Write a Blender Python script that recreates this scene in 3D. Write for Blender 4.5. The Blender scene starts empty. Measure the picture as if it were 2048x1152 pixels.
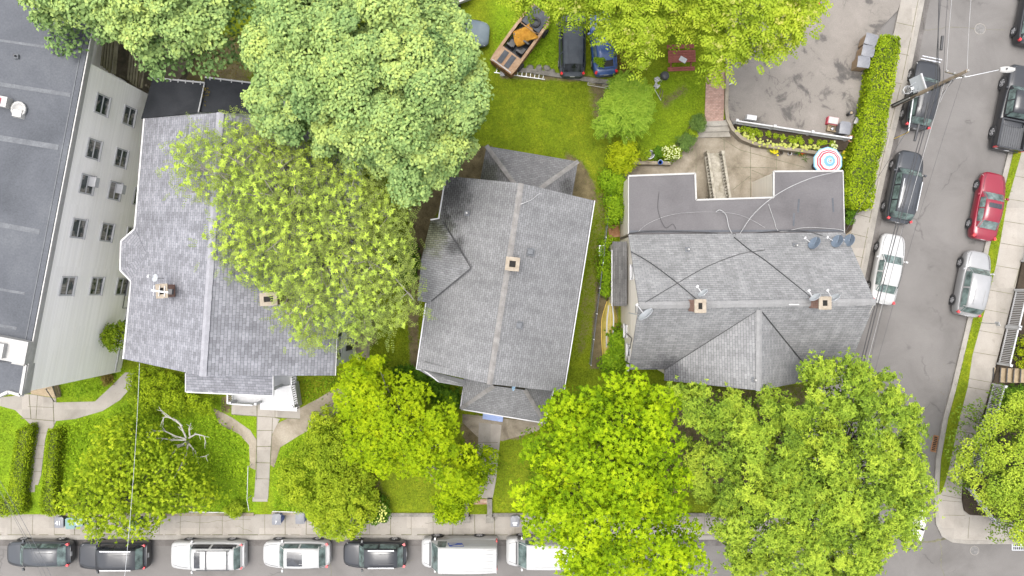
import bpy, math, random
import numpy as np
from mathutils import Vector, Matrix

C = bpy.context.scene.collection
rng = np.random.default_rng(7)
random.seed(7)
R = math.radians
H = 50.0            # drone height in metres above the street
F = 1400.0          # focal length in photo pixels (2048 wide)

# ---------------------------------------------------------------- camera
cam_d = bpy.data.cameras.new('camera')
cam = bpy.data.objects.new('camera', cam_d)
C.objects.link(cam)
cam.location = (0, 0, H)
cam.rotation_euler = (0, 0, 0)
cam_d.sensor_width = 36.0
cam_d.lens = 36.0 * F / 2048.0
cam_d.clip_start = 0.5
cam_d.clip_end = 2000
bpy.context.scene.camera = cam

# ---------------------------------------------------------------- sky and sun (soft overcast)
SUN_EL, SUN_AZ = R(80), R(290)
world = bpy.data.worlds.new('World')
bpy.context.scene.world = world
world.use_nodes = True
wn = world.node_tree
wn.nodes.clear()
w_out = wn.nodes.new('ShaderNodeOutputWorld')
w_bg = wn.nodes.new('ShaderNodeBackground')
w_sky = wn.nodes.new('ShaderNodeTexSky')
w_sky.sky_type = 'NISHITA'
w_sky.sun_disc = False
w_sky.sun_elevation = SUN_EL
w_sky.sun_rotation = SUN_AZ
w_sky.air_density = 1.0
w_sky.dust_density = 6.0
w_sky.ozone_density = 1.0
w_hs = wn.nodes.new('ShaderNodeHueSaturation')
w_hs.inputs['Saturation'].default_value = 0.32      # cloud cover: the sky is nearly white
wn.links.new(w_sky.outputs[0], w_hs.inputs['Color'])
wn.links.new(w_hs.outputs[0], w_bg.inputs['Color'])
w_bg.inputs['Strength'].default_value = 0.15
wn.links.new(w_bg.outputs[0], w_out.inputs['Surface'])

sun_d = bpy.data.lights.new('sun', 'SUN')
sun_d.energy = 0.55
sun_d.angle = R(50)
sun_d.color = (1.0, 0.96, 0.9)
sun = bpy.data.objects.new('sun', sun_d)
C.objects.link(sun)
_sd = Vector((math.sin(SUN_AZ) * math.cos(SUN_EL), math.cos(SUN_AZ) * math.cos(SUN_EL), math.sin(SUN_EL)))
sun.rotation_euler = _sd.to_track_quat('Z', 'Y').to_euler()
sun.location = (0, 0, 60)

vs = bpy.context.scene.view_settings
vs.view_transform = 'Standard'
vs.look = 'None'
vs.exposure = 1.6
vs.gamma = 1.0
vs.use_curve_mapping = False
cy = bpy.context.scene.cycles
cy.max_bounces = 7
cy.diffuse_bounces = 4
cy.glossy_bounces = 3
cy.transmission_bounces = 4
cy.transparent_max_bounces = 6

# ---------------------------------------------------------------- geometry helpers
def P(px, py, z=0.0):
    """Where a point seen in the photo stands when it is at height z."""
    k = (H - z) / F
    return Vector(((px - 1024.0) * k, (576.0 - py) * k, z))

def lerp(a, b, t):
    return a + (b - a) * t

class MB:
    """Collects faces and links them as one mesh object."""
    def __init__(self):
        self.v, self.f, self.m, self.s = [], [], [], []
    def add(self, verts, faces, mi=0, smooth=False):
        o = len(self.v)
        self.v.extend([Vector(p) for p in verts])
        for f in faces:
            self.f.append([o + i for i in f]); self.m.append(mi); self.s.append(smooth)
        return self
    def face(self, pts, mi=0):
        return self.add(pts, [list(range(len(pts)))], mi)
    def box(self, c, size, rz=0.0, mi=0, taper=1.0, rot=None):
        sx, sy, sz = size[0] / 2, size[1] / 2, size[2] / 2
        vv = []
        for z, t in ((-sz, 1.0), (sz, taper)):
            for x, y in ((-sx, -sy), (sx, -sy), (sx, sy), (-sx, sy)):
                vv.append(Vector((x * t, y * t, z)))
        M = rot if rot is not None else Matrix.Rotation(rz, 3, 'Z')
        c = Vector(c)
        vv = [M @ p + c for p in vv]
        return self.add(vv, [[3, 2, 1, 0], [4, 5, 6, 7], [0, 1, 5, 4], [1, 2, 6, 5], [2, 3, 7, 6], [3, 0, 4, 7]], mi)
    def beam(self, a, b, w, h, mi=0, up=Vector((0, 0, 1))):
        a, b = Vector(a), Vector(b)
        d = b - a
        L = d.length
        if L < 1e-6: return self
        d.normalize()
        s = d.cross(up)
        if s.length < 1e-4: s = Vector((1, 0, 0))
        s.normalize()
        u = s.cross(d)
        M = Matrix((d, s, u)).transposed()
        return self.box((a + b) / 2, (L, w, h), mi=mi, rot=M)
    def prism(self, poly, z0, z1, mi=0, mside=None):
        """poly: xy points; closed prism."""
        n = len(poly)
        area = sum(poly[i][0] * poly[(i + 1) % n][1] - poly[(i + 1) % n][0] * poly[i][1] for i in range(n))
        if area < 0: poly = list(reversed(poly))
        zt = z1 if isinstance(z1, (list, tuple)) else [z1] * n
        if area < 0 and isinstance(z1, (list, tuple)): zt = list(reversed(zt))
        lo = [Vector((p[0], p[1], z0)) for p in poly]
        hi = [Vector((p[0], p[1], zt[i])) for i, p in enumerate(poly)]
        self.add(hi, [list(range(n))], mi)
        self.add(lo, [list(range(n - 1, -1, -1))], mi if mside is None else mside)
        self.add(lo + hi, [[i, (i + 1) % n, n + (i + 1) % n, n + i] for i in range(n)], mi if mside is None else mside)
        return self
    def slab(self, pts, t, mi=0, mside=None):
        """a roof plane: polygon in 3-D with its thickness below."""
        pts = [Vector(p) for p in pts]
        nrm = Vector((0, 0, 0))
        for i in range(len(pts)):
            a, b = pts[i], pts[(i + 1) % len(pts)]
            nrm += Vector(((a.y - b.y) * (a.z + b.z), (a.z - b.z) * (a.x + b.x), (a.x - b.x) * (a.y + b.y)))
        if nrm.z < 0: pts = list(reversed(pts))
        n = len(pts)
        lo = [p - Vector((0, 0, t)) for p in pts]
        ms = mi if mside is None else mside
        self.add(pts, [list(range(n))], mi)
        self.add(lo, [list(range(n - 1, -1, -1))], ms)
        self.add(lo + pts, [[i, (i + 1) % n, n + (i + 1) % n, n + i] for i in range(n)], ms)
        return self
    def tube(self, path, r, n=6, mi=0, cap=True, smooth=True):
        path = [Vector(p) for p in path]
        rr = r if isinstance(r, (list, tuple)) else [r] * len(path)
        rings = []
        prev = None
        for i, p in enumerate(path):
            d = (path[min(i + 1, len(path) - 1)] - path[max(i - 1, 0)])
            if d.length < 1e-9: d = Vector((0, 0, 1))
            d.normalize()
            if prev is None:
                a = d.cross(Vector((0, 0, 1)))
                if a.length < 1e-3: a = d.cross(Vector((0, 1, 0)))
            else:
                a = prev - d * prev.dot(d)
                if a.length < 1e-4: a = d.cross(Vector((0, 0, 1)))
            a.normalize(); prev = a
            b = d.cross(a)
            rings.append([p + (a * math.cos(2 * math.pi * k / n) + b * math.sin(2 * math.pi * k / n)) * rr[i] for k in range(n)])
        vv = [q for g in rings for q in g]
        ff = []
        for i in range(len(path) - 1):
            for k in range(n):
                ff.append([i * n + k, i * n + (k + 1) % n, (i + 1) * n + (k + 1) % n, (i + 1) * n + k])
        self.add(vv, ff, mi, smooth)
        if cap:
            self.add(rings[0], [list(range(n - 1, -1, -1))], mi)
            self.add(rings[-1], [list(range(n))], mi)
        return self
    def cyl(self, c, r, h, n=16, mi=0, r2=None, axis='Z'):
        c = Vector(c)
        r2 = r if r2 is None else r2
        ax = {'Z': Vector((0, 0, 1)), 'Y': Vector((0, 1, 0)), 'X': Vector((1, 0, 0))}[axis]
        return self.tube([c, c + ax * h], [r, r2], n, mi)
    def lathe(self, c, prof, n=16, mi=0, smooth=True):
        """prof: (radius, z) from bottom to top, about a vertical axis at c."""
        c = Vector(c)
        vv = []
        for r, z in prof:
            for k in range(n):
                a = 2 * math.pi * k / n
                vv.append(c + Vector((r * math.cos(a), r * math.sin(a), z)))
        ff = []
        for i in range(len(prof) - 1):
            for k in range(n):
                ff.append([i * n + k, i * n + (k + 1) % n, (i + 1) * n + (k + 1) % n, (i + 1) * n + k])
        self.add(vv, ff, mi, smooth)
        return self
    def grid(self, rows, mi=0, smooth=True, flip=False):
        """rows: equally long lists of points."""
        n = len(rows[0])
        vv = [p for r in rows for p in r]
        ff = []
        for i in range(len(rows) - 1):
            for k in range(n - 1):
                q = [i * n + k, i * n + k + 1, (i + 1) * n + k + 1, (i + 1) * n + k]
                ff.append(q[::-1] if flip else q)
        return self.add(vv, ff, mi, smooth)
    def build(self, name, mats, parent=None, world=False, origin=None):
        if not isinstance(mats, (list, tuple)): mats = [mats]
        off = Vector((0, 0, 0))
        if origin is not None: off = Vector(origin)
        elif world and parent is not None:
            q = parent
            while q is not None:
                off += q.location; q = q.parent
        me = bpy.data.meshes.new(name)
        me.from_pydata([p - off for p in self.v], [], self.f)
        for m in mats: me.materials.append(m)
        me.polygons.foreach_set('material_index', self.m)
        me.polygons.foreach_set('use_smooth', self.s)
        uv = me.uv_layers.new(name='UVMap')
        dat = np.zeros(len(me.loops) * 2, dtype=np.float32)
        Z = Vector((0, 0, 1))
        for p in me.polygons:
            nn = p.normal
            u = Z.cross(nn)
            if u.length < 0.02: u = Vector((1, 0, 0))
            u.normalize(); w = nn.cross(u)
            for li in p.loop_indices:
                co = self.v[me.loops[li].vertex_index]
                dat[2 * li] = co.dot(u); dat[2 * li + 1] = co.dot(w)
        uv.data.foreach_set('uv', dat)
        me.update()
        o = bpy.data.objects.new(name, me)
        C.objects.link(o)
        if origin is not None: o.location = off
        if parent is not None: o.parent = parent
        return o

def tag(o, label=None, cat=None, group=None, kind=None):
    if label: o['label'] = label
    if cat: o['category'] = cat
    if group: o['group'] = group
    if kind: o['kind'] = kind
    return o

def thing(name, label, cat, loc=(0, 0, 0), rz=0.0, group=None):
    o = bpy.data.objects.new(name, None)
    o.empty_display_size = 0.3
    C.objects.link(o)
    o.location = loc
    o.rotation_euler = (0, 0, rz)
    return tag(o, label, cat, group)

def copy_tree(o, parent=None):
    kids = list(o.children)
    c = o.copy(); C.objects.link(c)
    c.parent = parent
    for ch in kids: copy_tree(ch, c)
    return c

# ---------------------------------------------------------------- materials
def new_mat(name):
    m = bpy.data.materials.new(name)
    m.use_nodes = True
    nt = m.node_tree
    return m, nt, nt.nodes['Principled BSDF']

def nd(nt, t, **kw):
    n = nt.nodes.new(t)
    for k, v in kw.items(): setattr(n, k, v)
    return n

def coords(nt, kind='Object'):
    return nt.nodes.new('ShaderNodeTexCoord').outputs[kind]

def noise(nt, vec, scale, detail=4.0, rough=0.6, dist=0.0):
    n = nt.nodes.new('ShaderNodeTexNoise')
    n.inputs['Scale'].default_value = scale
    n.inputs['Detail'].default_value = detail
    n.inputs['Roughness'].default_value = rough
    n.inputs['Distortion'].default_value = dist
    nt.links.new(vec, n.inputs['Vector'])
    return n.outputs['Fac']

def ramp(nt, fac, stops, interp='LINEAR'):
    r = nt.nodes.new('ShaderNodeValToRGB')
    r.color_ramp.interpolation = interp
    els = r.color_ramp.elements
    while len(els) < len(stops): els.new(0.5)
    for e, (p, c) in zip(els, stops):
        e.position = p
        e.color = (c[0], c[1], c[2], 1) if not isinstance(c, (int, float)) else (c, c, c, 1)
    nt.links.new(fac, r.inputs['Fac'])
    return r.outputs['Color']

def mix(nt, fac, a, b, mode='MIX'):
    m = nt.nodes.new('ShaderNodeMix')
    m.data_type = 'RGBA'; m.blend_type = mode
    for sock, v in ((m.inputs[0], fac), (m.inputs[6], a), (m.inputs[7], b)):
        if isinstance(v, (int, float)): sock.default_value = v if sock.type == 'VALUE' else (v, v, v, 1)
        elif isinstance(v, (tuple, list)): sock.default_value = (v[0], v[1], v[2], 1)
        else: nt.links.new(v, sock)
    return m.outputs[2]

def math_n(nt, op, a, b=None, clamp=False):
    m = nt.nodes.new('ShaderNodeMath'); m.operation = op; m.use_clamp = clamp
    for i, v in enumerate((a, b)):
        if v is None: continue
        if isinstance(v, (int, float)): m.inputs[i].default_value = v
        else: nt.links.new(v, m.inputs[i])
    return m.outputs[0]

def bump(nt, bsdf, height, strength=0.3, dist=0.02):
    b = nt.nodes.new('ShaderNodeBump')
    b.inputs['Strength'].default_value = strength
    b.inputs['Distance'].default_value = dist
    nt.links.new(height, b.inputs['Height'])
    nt.links.new(b.outputs[0], bsdf.inputs['Normal'])

def plain(name, col, rough=0.6, metal=0.0, var=0.12, scale=6.0, coat=0.0):
    """one colour with slight uneven wear"""
    m, nt, b = new_mat(name)
    f = noise(nt, coords(nt), scale, 5.0, 0.65)
    lo = [c * (1 - var) for c in col]; hi = [min(1, c * (1 + var)) for c in col]
    nt.links.new(ramp(nt, f, [(0.3, lo), (0.7, hi)]), b.inputs['Base Color'])
    b.inputs['Roughness'].default_value = rough
    b.inputs['Metallic'].default_value = metal
    if coat: b.inputs['Coat Weight'].default_value = coat; b.inputs['Coat Roughness'].default_value = 0.05
    return m

K = 0.62            # everything but white paint, scaled to the exposure below
def dk(c):
    return tuple(x * K for x in c)

def mottled(name, stops, scale=1.0, fine=18.0, fine_amt=0.35, rough=0.9, bstr=0.25, cracks=0.0, slab=0.0):
    """two octaves of variation: large stains and fine grain"""
    m, nt, b = new_mat(name)
    co = coords(nt)
    big = noise(nt, co, scale, 6.0, 0.62, 0.4)
    small = noise(nt, co, fine, 3.0, 0.7)
    col = ramp(nt, big, [(p, dk(c)) for p, c in stops])
    g = ramp(nt, small, [(0.25, 1 - fine_amt), (0.75, 1 + fine_amt * 0.0 + 0.0)])
    col = mix(nt, 1.0, col, g, 'MULTIPLY')
    if slab:      # every slab weathered a little differently
        sb_ = nt.nodes.new('ShaderNodeTexBrick'); sb_.offset = 0.0
        sb_.inputs['Scale'].default_value = 1.0; sb_.inputs['Brick Width'].default_value = slab; sb_.inputs['Row Height'].default_value = slab * 1.9
        sb_.inputs['Mortar Size'].default_value = 0.0
        sb_.inputs['Color1'].default_value = (0.86, 0.86, 0.85, 1); sb_.inputs['Color2'].default_value = (1.04, 1.03, 1.02, 1)
        nt.links.new(co, sb_.inputs['Vector'])
        col = mix(nt, 1.0, col, sb_.outputs['Color'], 'MULTIPLY')
        col = mix(nt, ramp(nt, noise(nt, co, 2.2, 5.0, 0.7), [(0.60, 0.0), (0.72, 0.5)]), col, mix(nt, 1.0, col, (0.55, 0.52, 0.47), 'MULTIPLY'))
    if cracks:
        v = nt.nodes.new('ShaderNodeTexVoronoi'); v.feature = 'DISTANCE_TO_EDGE'
        v.inputs['Scale'].default_value = cracks
        wob = nt.nodes.new('ShaderNodeVectorMath'); wob.operation = 'ADD'
        nn = nt.nodes.new('ShaderNodeTexNoise'); nn.inputs['Scale'].default_value = 1.3; nn.inputs['Detail'].default_value = 5
        nt.links.new(co, nn.inputs['Vector'])
        nt.links.new(co, wob.inputs[0]); nt.links.new(nn.outputs['Color'], wob.inputs[1])
        nt.links.new(wob.outputs[0], v.inputs['Vector'])
        line = ramp(nt, v.outputs['Distance'], [(0.0, 0.66), (0.010, 1.0)])
        gate = ramp(nt, noise(nt, co, 0.5, 2.0), [(0.5, 0.0), (0.6, 1.0)])
        col = mix(nt, gate, col, mix(nt, 1.0, col, line, 'MULTIPLY'))
    nt.links.new(col, b.inputs['Base Color'])
    b.inputs['Roughness'].default_value = rough
    b.inputs['Specular IOR Level'].default_value = 0.25
    if bstr: bump(nt, b, small, bstr, 0.02)
    return m

def shingles(name, base, dark, mossy=None, spots=(), tab=(0.33, 0.15), contrast=0.16, row=0.8):
    """asphalt shingles laid in courses along the slope"""
    m, nt, b = new_mat(name)
    base = dk(base)
    uv = coords(nt, 'UV'); ob = coords(nt)
    br = nt.nodes.new('ShaderNodeTexBrick')
    br.offset = 0.5
    br.inputs['Scale'].default_value = 1.0
    br.inputs['Brick Width'].default_value = tab[0]
    br.inputs['Row Height'].default_value = tab[1]
    br.inputs['Mortar Size'].default_value = 0.010
    br.inputs['Mortar Smooth'].default_value = 0.4
    br.inputs['Bias'].default_value = 0.0
    br.inputs['Color1'].default_value = (*[c * (1 - contrast) for c in base], 1)
    br.inputs['Color2'].default_value = (*[c * (1 + contrast) for c in base], 1)
    br.inputs['Mortar'].default_value = (*[c * 0.5 for c in base], 1)
    nt.links.new(uv, br.inputs['Vector'])
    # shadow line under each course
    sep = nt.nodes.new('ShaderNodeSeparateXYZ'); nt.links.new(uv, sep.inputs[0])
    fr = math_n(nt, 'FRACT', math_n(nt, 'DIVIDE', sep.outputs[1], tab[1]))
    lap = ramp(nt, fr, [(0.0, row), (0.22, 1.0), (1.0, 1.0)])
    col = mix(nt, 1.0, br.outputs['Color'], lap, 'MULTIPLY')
    big = noise(nt, ob, 0.5, 5.0, 0.65, 0.5)
    col = mix(nt, 1.0, col, ramp(nt, big, [(0.3, 0.84), (0.7, 1.08)]), 'MULTIPLY')
    fine = noise(nt, ob, 14.0, 3.0, 0.7)
    col = mix(nt, 1.0, col, ramp(nt, fine, [(0.3, 0.82), (0.7, 1.1)]), 'MULTIPLY')
    run = nt.nodes.new('ShaderNodeMapping'); run.inputs['Scale'].default_value = (1.6, 0.16, 1)
    nt.links.new(uv, run.inputs['Vector'])
    col = mix(nt, 0.8, col, mix(nt, 1.0, col, ramp(nt, noise(nt, run.outputs[0], 1.5, 4.0), [(0.35, 0.84), (0.65, 1.06)]), 'MULTIPLY'))
    for (cx, cyy, cz, r, tint, hard) in spots:
        d = nt.nodes.new('ShaderNodeVectorMath'); d.operation = 'DISTANCE'
        nt.links.new(ob, d.inputs[0]); d.inputs[1].default_value = (cx, cyy, cz)
        rel = math_n(nt, 'DIVIDE', d.outputs['Value'], r)
        n2 = noise(nt, ob, 1.6, 6.0, 0.7)
        val = math_n(nt, 'ADD', math_n(nt, 'SUBTRACT', 1.0, rel), math_n(nt, 'MULTIPLY', math_n(nt, 'SUBTRACT', n2, 0.5), 1.3))
        brick_rand = math_n(nt, 'MULTIPLY', math_n(nt, 'SUBTRACT', fr, 0.5), 0.25)
        msk = ramp(nt, math_n(nt, 'ADD', val, brick_rand), [(0.15, 0.0), (0.15 + hard, 1.0)])
        lin = mix(nt, 1.0, ramp(nt, br.outputs['Fac'], [(0.0, 1.0), (1.0, 0.25)]), tint, 'MULTIPLY')
        tinted = mix(nt, 1.0, col, lin, 'MULTIPLY')
        col = mix(nt, msk, col, tinted)
    nt.links.new(col, b.inputs['Base Color'])
    b.inputs['Roughness'].default_value = 0.92
    b.inputs['Specular IOR Level'].default_value = 0.2
    bump(nt, b, fr, 0.25, 0.02)
    return m

def siding(name, base, course=0.12, dirt_shade=(0.72, 0.7, 0.62)):
    m, nt, b = new_mat(name)
    uv = coords(nt, 'UV'); ob = coords(nt)
    sep = nt.nodes.new('ShaderNodeSeparateXYZ'); nt.links.new(uv, sep.inputs[0])
    fr = math_n(nt, 'FRACT', math_n(nt, 'DIVIDE', sep.outputs[1], course))
    lap = ramp(nt, fr, [(0.0, 0.72), (0.12, 0.97), (1.0, 1.0)])
    col = mix(nt, 1.0, base, lap, 'MULTIPLY')
    mp = nt.nodes.new('ShaderNodeMapping'); mp.inputs['Scale'].default_value = (0.5, 3.0, 1)
    nt.links.new(uv, mp.inputs['Vector'])
    st = noise(nt, mp.outputs[0], 0.8, 5.0, 0.6)
    col = mix(nt, ramp(nt, st, [(0.48, 0.0), (0.75, 0.55)]), col, mix(nt, 1.0, col, dirt_shade, 'MULTIPLY'))
    # each board a slightly different age
    pan = nt.nodes.new('ShaderNodeTexBrick'); pan.offset = 0.37
    pan.inputs['Scale'].default_value = 1.0; pan.inputs['Brick Width'].default_value = 3.7
    pan.inputs['Row Height'].default_value = course; pan.inputs['Mortar Size'].default_value = 0.0
    pan.inputs['Color1'].default_value = (0.95, 0.95, 0.95, 1); pan.inputs['Color2'].default_value = (1.03, 1.03, 1.03, 1)
    nt.links.new(uv, pan.inputs['Vector'])
    col = mix(nt, 1.0, col, pan.outputs['Color'], 'MULTIPLY')
    nt.links.new(col, b.inputs['Base Color'])
    b.inputs['Roughness'].default_value = 0.55
    bump(nt, b, fr, 0.35, 0.02)
    return m

def bricks(name, c1, c2, mortar, w=0.21, h=0.07, ms=0.008):
    m, nt, b = new_mat(name)
    c1, c2, mortar = dk(c1), dk(c2), dk(mortar)
    uv = coords(nt, 'UV'); ob = coords(nt)
    br = nt.nodes.new('ShaderNodeTexBrick')
    br.inputs['Scale'].default_value = 1.0
    br.inputs['Brick Width'].default_value = w; br.inputs['Row Height'].default_value = h
    br.inputs['Mortar Size'].default_value = ms
    br.inputs['Color1'].default_value = (*c1, 1); br.inputs['Color2'].default_value = (*c2, 1); br.inputs['Mortar'].default_value = (*mortar, 1)
    nt.links.new(uv, br.inputs['Vector'])
    col = mix(nt, 1.0, br.outputs['Color'], ramp(nt, noise(nt, ob, 5.0, 5.0), [(0.3, 0.75), (0.7, 1.1)]), 'MULTIPLY')
    nt.links.new(col, b.inputs['Base Color'])
    b.inputs['Roughness'].default_value = 0.9
    return m

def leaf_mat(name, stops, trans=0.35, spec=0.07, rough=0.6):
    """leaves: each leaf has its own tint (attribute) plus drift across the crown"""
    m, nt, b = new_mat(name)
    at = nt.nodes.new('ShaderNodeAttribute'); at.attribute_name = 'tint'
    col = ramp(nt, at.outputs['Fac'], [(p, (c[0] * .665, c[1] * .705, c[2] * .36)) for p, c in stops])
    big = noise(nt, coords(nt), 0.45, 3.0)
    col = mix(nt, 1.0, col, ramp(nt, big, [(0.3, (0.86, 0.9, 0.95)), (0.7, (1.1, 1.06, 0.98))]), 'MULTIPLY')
    nt.links.new(col, b.inputs['Base Color'])
    b.inputs['Roughness'].default_value = rough
    b.inputs['Specular IOR Level'].default_value = spec
    tr = nt.nodes.new('ShaderNodeBsdfTranslucent')
    nt.links.new(mix(nt, 1.0, col, (1.1, 1.1, 0.55), 'MULTIPLY'), tr.inputs['Color'])
    ms = nt.nodes.new('ShaderNodeMixShader'); ms.inputs[0].default_value = trans * .8
    nt.links.new(b.outputs[0], ms.inputs[1]); nt.links.new(tr.outputs[0], ms.inputs[2])
    nt.links.new(ms.outputs[0], nt.nodes['Material Output'].inputs['Surface'])
    return m

def glass_dark(name, col=(0.03, 0.045, 0.045), rough=0.05):
    m, nt, b = new_mat(name)
    f = noise(nt, coords(nt), 2.2, 3.0)
    nt.links.new(ramp(nt, f, [(0.35, [c * 0.5 for c in col]), (0.65, [c * 1.7 for c in col])]), b.inputs['Base Color'])
    b.inputs['Roughness'].default_value = rough
    b.inputs['IOR'].default_value = 1.5
    b.inputs['Specular IOR Level'].default_value = 0.6
    return m

def paint(name, col, flake=0.04, rough=0.25, coat=0.8, metal=0.0):
    m, nt, b = new_mat(name)
    ob = coords(nt)
    f = noise(nt, ob, 90.0, 2.0)
    g = noise(nt, ob, 1.4, 4.0)
    c = ramp(nt, f, [(0.3, [x * (1 - flake) for x in col]), (0.7, [min(1, x * (1 + flake)) for x in col])])
    c = mix(nt, 1.0, c, ramp(nt, g, [(0.3, 0.9), (0.7, 1.0)]), 'MULTIPLY')
    nt.links.new(c, b.inputs['Base Color'])
    b.inputs['Roughness'].default_value = rough
    b.inputs['Metallic'].default_value = metal
    b.inputs['Coat Weight'].default_value = coat
    b.inputs['Coat Roughness'].default_value = 0.06
    return m

M = {}
M['asphalt'] = mottled('worn_asphalt', [(0.25, (0.165, 0.155, 0.147)), (0.5, (0.215, 0.203, 0.194)), (0.75, (0.26, 0.246, 0.235))], 0.30, 26.0, 0.32, 0.9, 0.2, cracks=0.16)
M['lot'] = mottled('oil_stained_asphalt', [(0.32, (0.10, 0.094, 0.09)), (0.40, (0.15, 0.138, 0.127)), (0.455, (0.27, 0.246, 0.22)), (0.8, (0.345, 0.312, 0.282))], 0.55, 22.0, 0.3, 0.9, 0.25, cracks=0.28)
M['concrete'] = mottled('pavement_concrete', [(0.25, (0.31, 0.284, 0.25)), (0.5, (0.40, 0.37, 0.33)), (0.8, (0.455, 0.427, 0.385))], 0.7, 20.0, 0.16, 0.9, 0.15, slab=1.5)
M['old_concrete'] = mottled('stained_concrete', [(0.25, (0.12, 0.10, 0.075)), (0.42, (0.27, 0.23, 0.17)), (0.6, (0.40, 0.35, 0.275)), (0.8, (0.46, 0.41, 0.33))], 0.55, 12.0, 0.25, 0.9, 0.25)
M['kerb'] = mottled('kerb_stone', [(0.3, (0.31, 0.288, 0.255)), (0.7, (0.43, 0.405, 0.365))], 1.2, 16.0, 0.25, 0.9, 0.2)
M['soil'] = mottled('soil', [(0.3, (0.045, 0.033, 0.022)), (0.6, (0.085, 0.065, 0.045)), (0.8, (0.12, 0.10, 0.07))], 0.9, 14.0, 0.5, 1.0, 0.5)
M['joint'] = plain('joint_dirt', (0.10, 0.095, 0.06), 0.95, var=0.4, scale=3)
M['wet'] = mottled('gutter_grime', [(0.3, (0.10, 0.092, 0.085)), (0.5, (0.16, 0.147, 0.137)), (0.7, (0.235, 0.218, 0.207))], 0.9, 14.0, 0.3)
M['road_white'] = mottled('worn_road_paint', [(0.3, (0.5, 0.49, 0.47)), (0.6, (0.75, 0.74, 0.72))], 3.0, 20.0, 0.2)
M['membrane'] = mottled('roof_membrane', [(0.25, (0.085, 0.092, 0.105)), (0.5, (0.125, 0.133, 0.15)), (0.8, (0.18, 0.19, 0.205))], 0.25, 9.0, 0.3, 0.85, 0.15)
M['membrane_warm'] = mottled('rubber_roof', [(0.25, (0.125, 0.118, 0.122)), (0.5, (0.165, 0.157, 0.162)), (0.8, (0.205, 0.197, 0.20))], 0.35, 10.0, 0.22, 0.85, 0.12)
M['membrane_black'] = mottled('rolled_roofing', [(0.3, (0.042, 0.045, 0.052)), (0.7, (0.07, 0.075, 0.085))], 0.8, 30.0, 0.4, 0.9, 0.25)
M['seam'] = mottled('roof_seam', [(0.3, (0.15, 0.158, 0.172)), (0.7, (0.22, 0.23, 0.245))], 2.0, 10.0, 0.3)
M['white'] = plain('white_paint', (0.36, 0.36, 0.365), 0.5, var=0.12, scale=2.0)
M['white_old'] = plain('weathered_white_paint', (0.28, 0.275, 0.265), 0.6, var=0.14, scale=3.0)
M['metal'] = plain('galvanised_metal', (0.45, 0.46, 0.47), 0.4, metal=0.7, var=0.15)
M['iron'] = plain('black_iron', (0.025, 0.025, 0.027), 0.5, var=0.3)
M['rubber'] = plain('tyre_rubber', (0.022, 0.022, 0.023), 0.85, var=0.3)
M['rim'] = plain('wheel_alloy', (0.36, 0.36, 0.37), 0.35, metal=0.4, var=0.1)
M['chrome'] = plain('chrome_trim', (0.7, 0.7, 0.72), 0.2, metal=0.9, var=0.05)
M['black_trim'] = plain('black_plastic', (0.028, 0.028, 0.03), 0.5, var=0.2)
M['red_lamp'] = plain('red_lens', (0.45, 0.02, 0.025), 0.2, var=0.15, coat=0.6)
M['clear_lamp'] = plain('clear_lens', (0.62, 0.63, 0.62), 0.15, var=0.1, coat=0.6)
M['glass'] = glass_dark('car_glass', (0.07, 0.095, 0.09))
M['glass_dark'] = glass_dark('tinted_glass', (0.018, 0.02, 0.024))
M['wood_old'] = mottled('weathered_wood', [(0.3, (0.11, 0.095, 0.065)), (0.6, (0.24, 0.205, 0.14)), (0.8, (0.36, 0.31, 0.23))], 1.6, 12.0, 0.3)
M['wood_tan'] = mottled('bare_wood', [(0.3, (0.36, 0.28, 0.18)), (0.7, (0.5, 0.40, 0.27))], 2.0, 14.0, 0.2)
M['wood_red'] = mottled('red_stained_wood', [(0.3, (0.25, 0.075, 0.06)), (0.7, (0.38, 0.13, 0.10))], 2.0, 14.0, 0.25)
M['bark'] = mottled('bark', [(0.3, (0.07, 0.058, 0.045)), (0.7, (0.17, 0.145, 0.115))], 3.0, 18.0, 0.4)
M['bark_pale'] = mottled('pale_bark', [(0.3, (0.24, 0.22, 0.18)), (0.7, (0.46, 0.43, 0.37))], 3.0, 18.0, 0.3)
M['brick'] = bricks('chimney_brick', (0.30, 0.13, 0.085), (0.42, 0.20, 0.14), (0.40, 0.36, 0.31))
M['mortar_cap'] = mottled('mortar_cap', [(0.3, (0.32, 0.265, 0.20)), (0.7, (0.47, 0.41, 0.33))], 3.0, 14.0, 0.2)
M['soot'] = plain('soot', (0.010, 0.009, 0.008), 1.0, var=0.3)
M['brick_path'] = bricks('brick_paving', (0.42, 0.25, 0.195), (0.52, 0.34, 0.275), (0.27, 0.20, 0.16), 0.22, 0.11, 0.008)
M['cable'] = plain('black_cable', (0.03, 0.03, 0.032), 0.6)
M['cable_white'] = plain('white_cable', (0.25, 0.25, 0.25), 0.5)
M['stone'] = mottled('field_stone', [(0.3, (0.16, 0.15, 0.13)), (0.7, (0.36, 0.34, 0.30))], 2.2, 12.0, 0.35)
M['plastic_blue'] = plain('blue_plastic', (0.03, 0.09, 0.32), 0.45)
M['plastic_grey'] = plain('grey_plastic', (0.115, 0.118, 0.13), 0.5, var=0.15)
M['plastic_brown'] = plain('brown_plastic', (0.21, 0.145, 0.085), 0.6, var=0.2)
M['plastic_green'] = plain('green_plastic', (0.10, 0.17, 0.16), 0.5)
M['terracotta'] = plain('terracotta', (0.42, 0.19, 0.11), 0.8)
M['red_plastic'] = plain('red_plastic', (0.38, 0.035, 0.06), 0.5)
M['yellow'] = plain('yellow_plastic', (0.62, 0.42, 0.05), 0.5)
M['dish_blue'] = plain('slate_dish', (0.10, 0.128, 0.165), 0.45, var=0.1)
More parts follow.
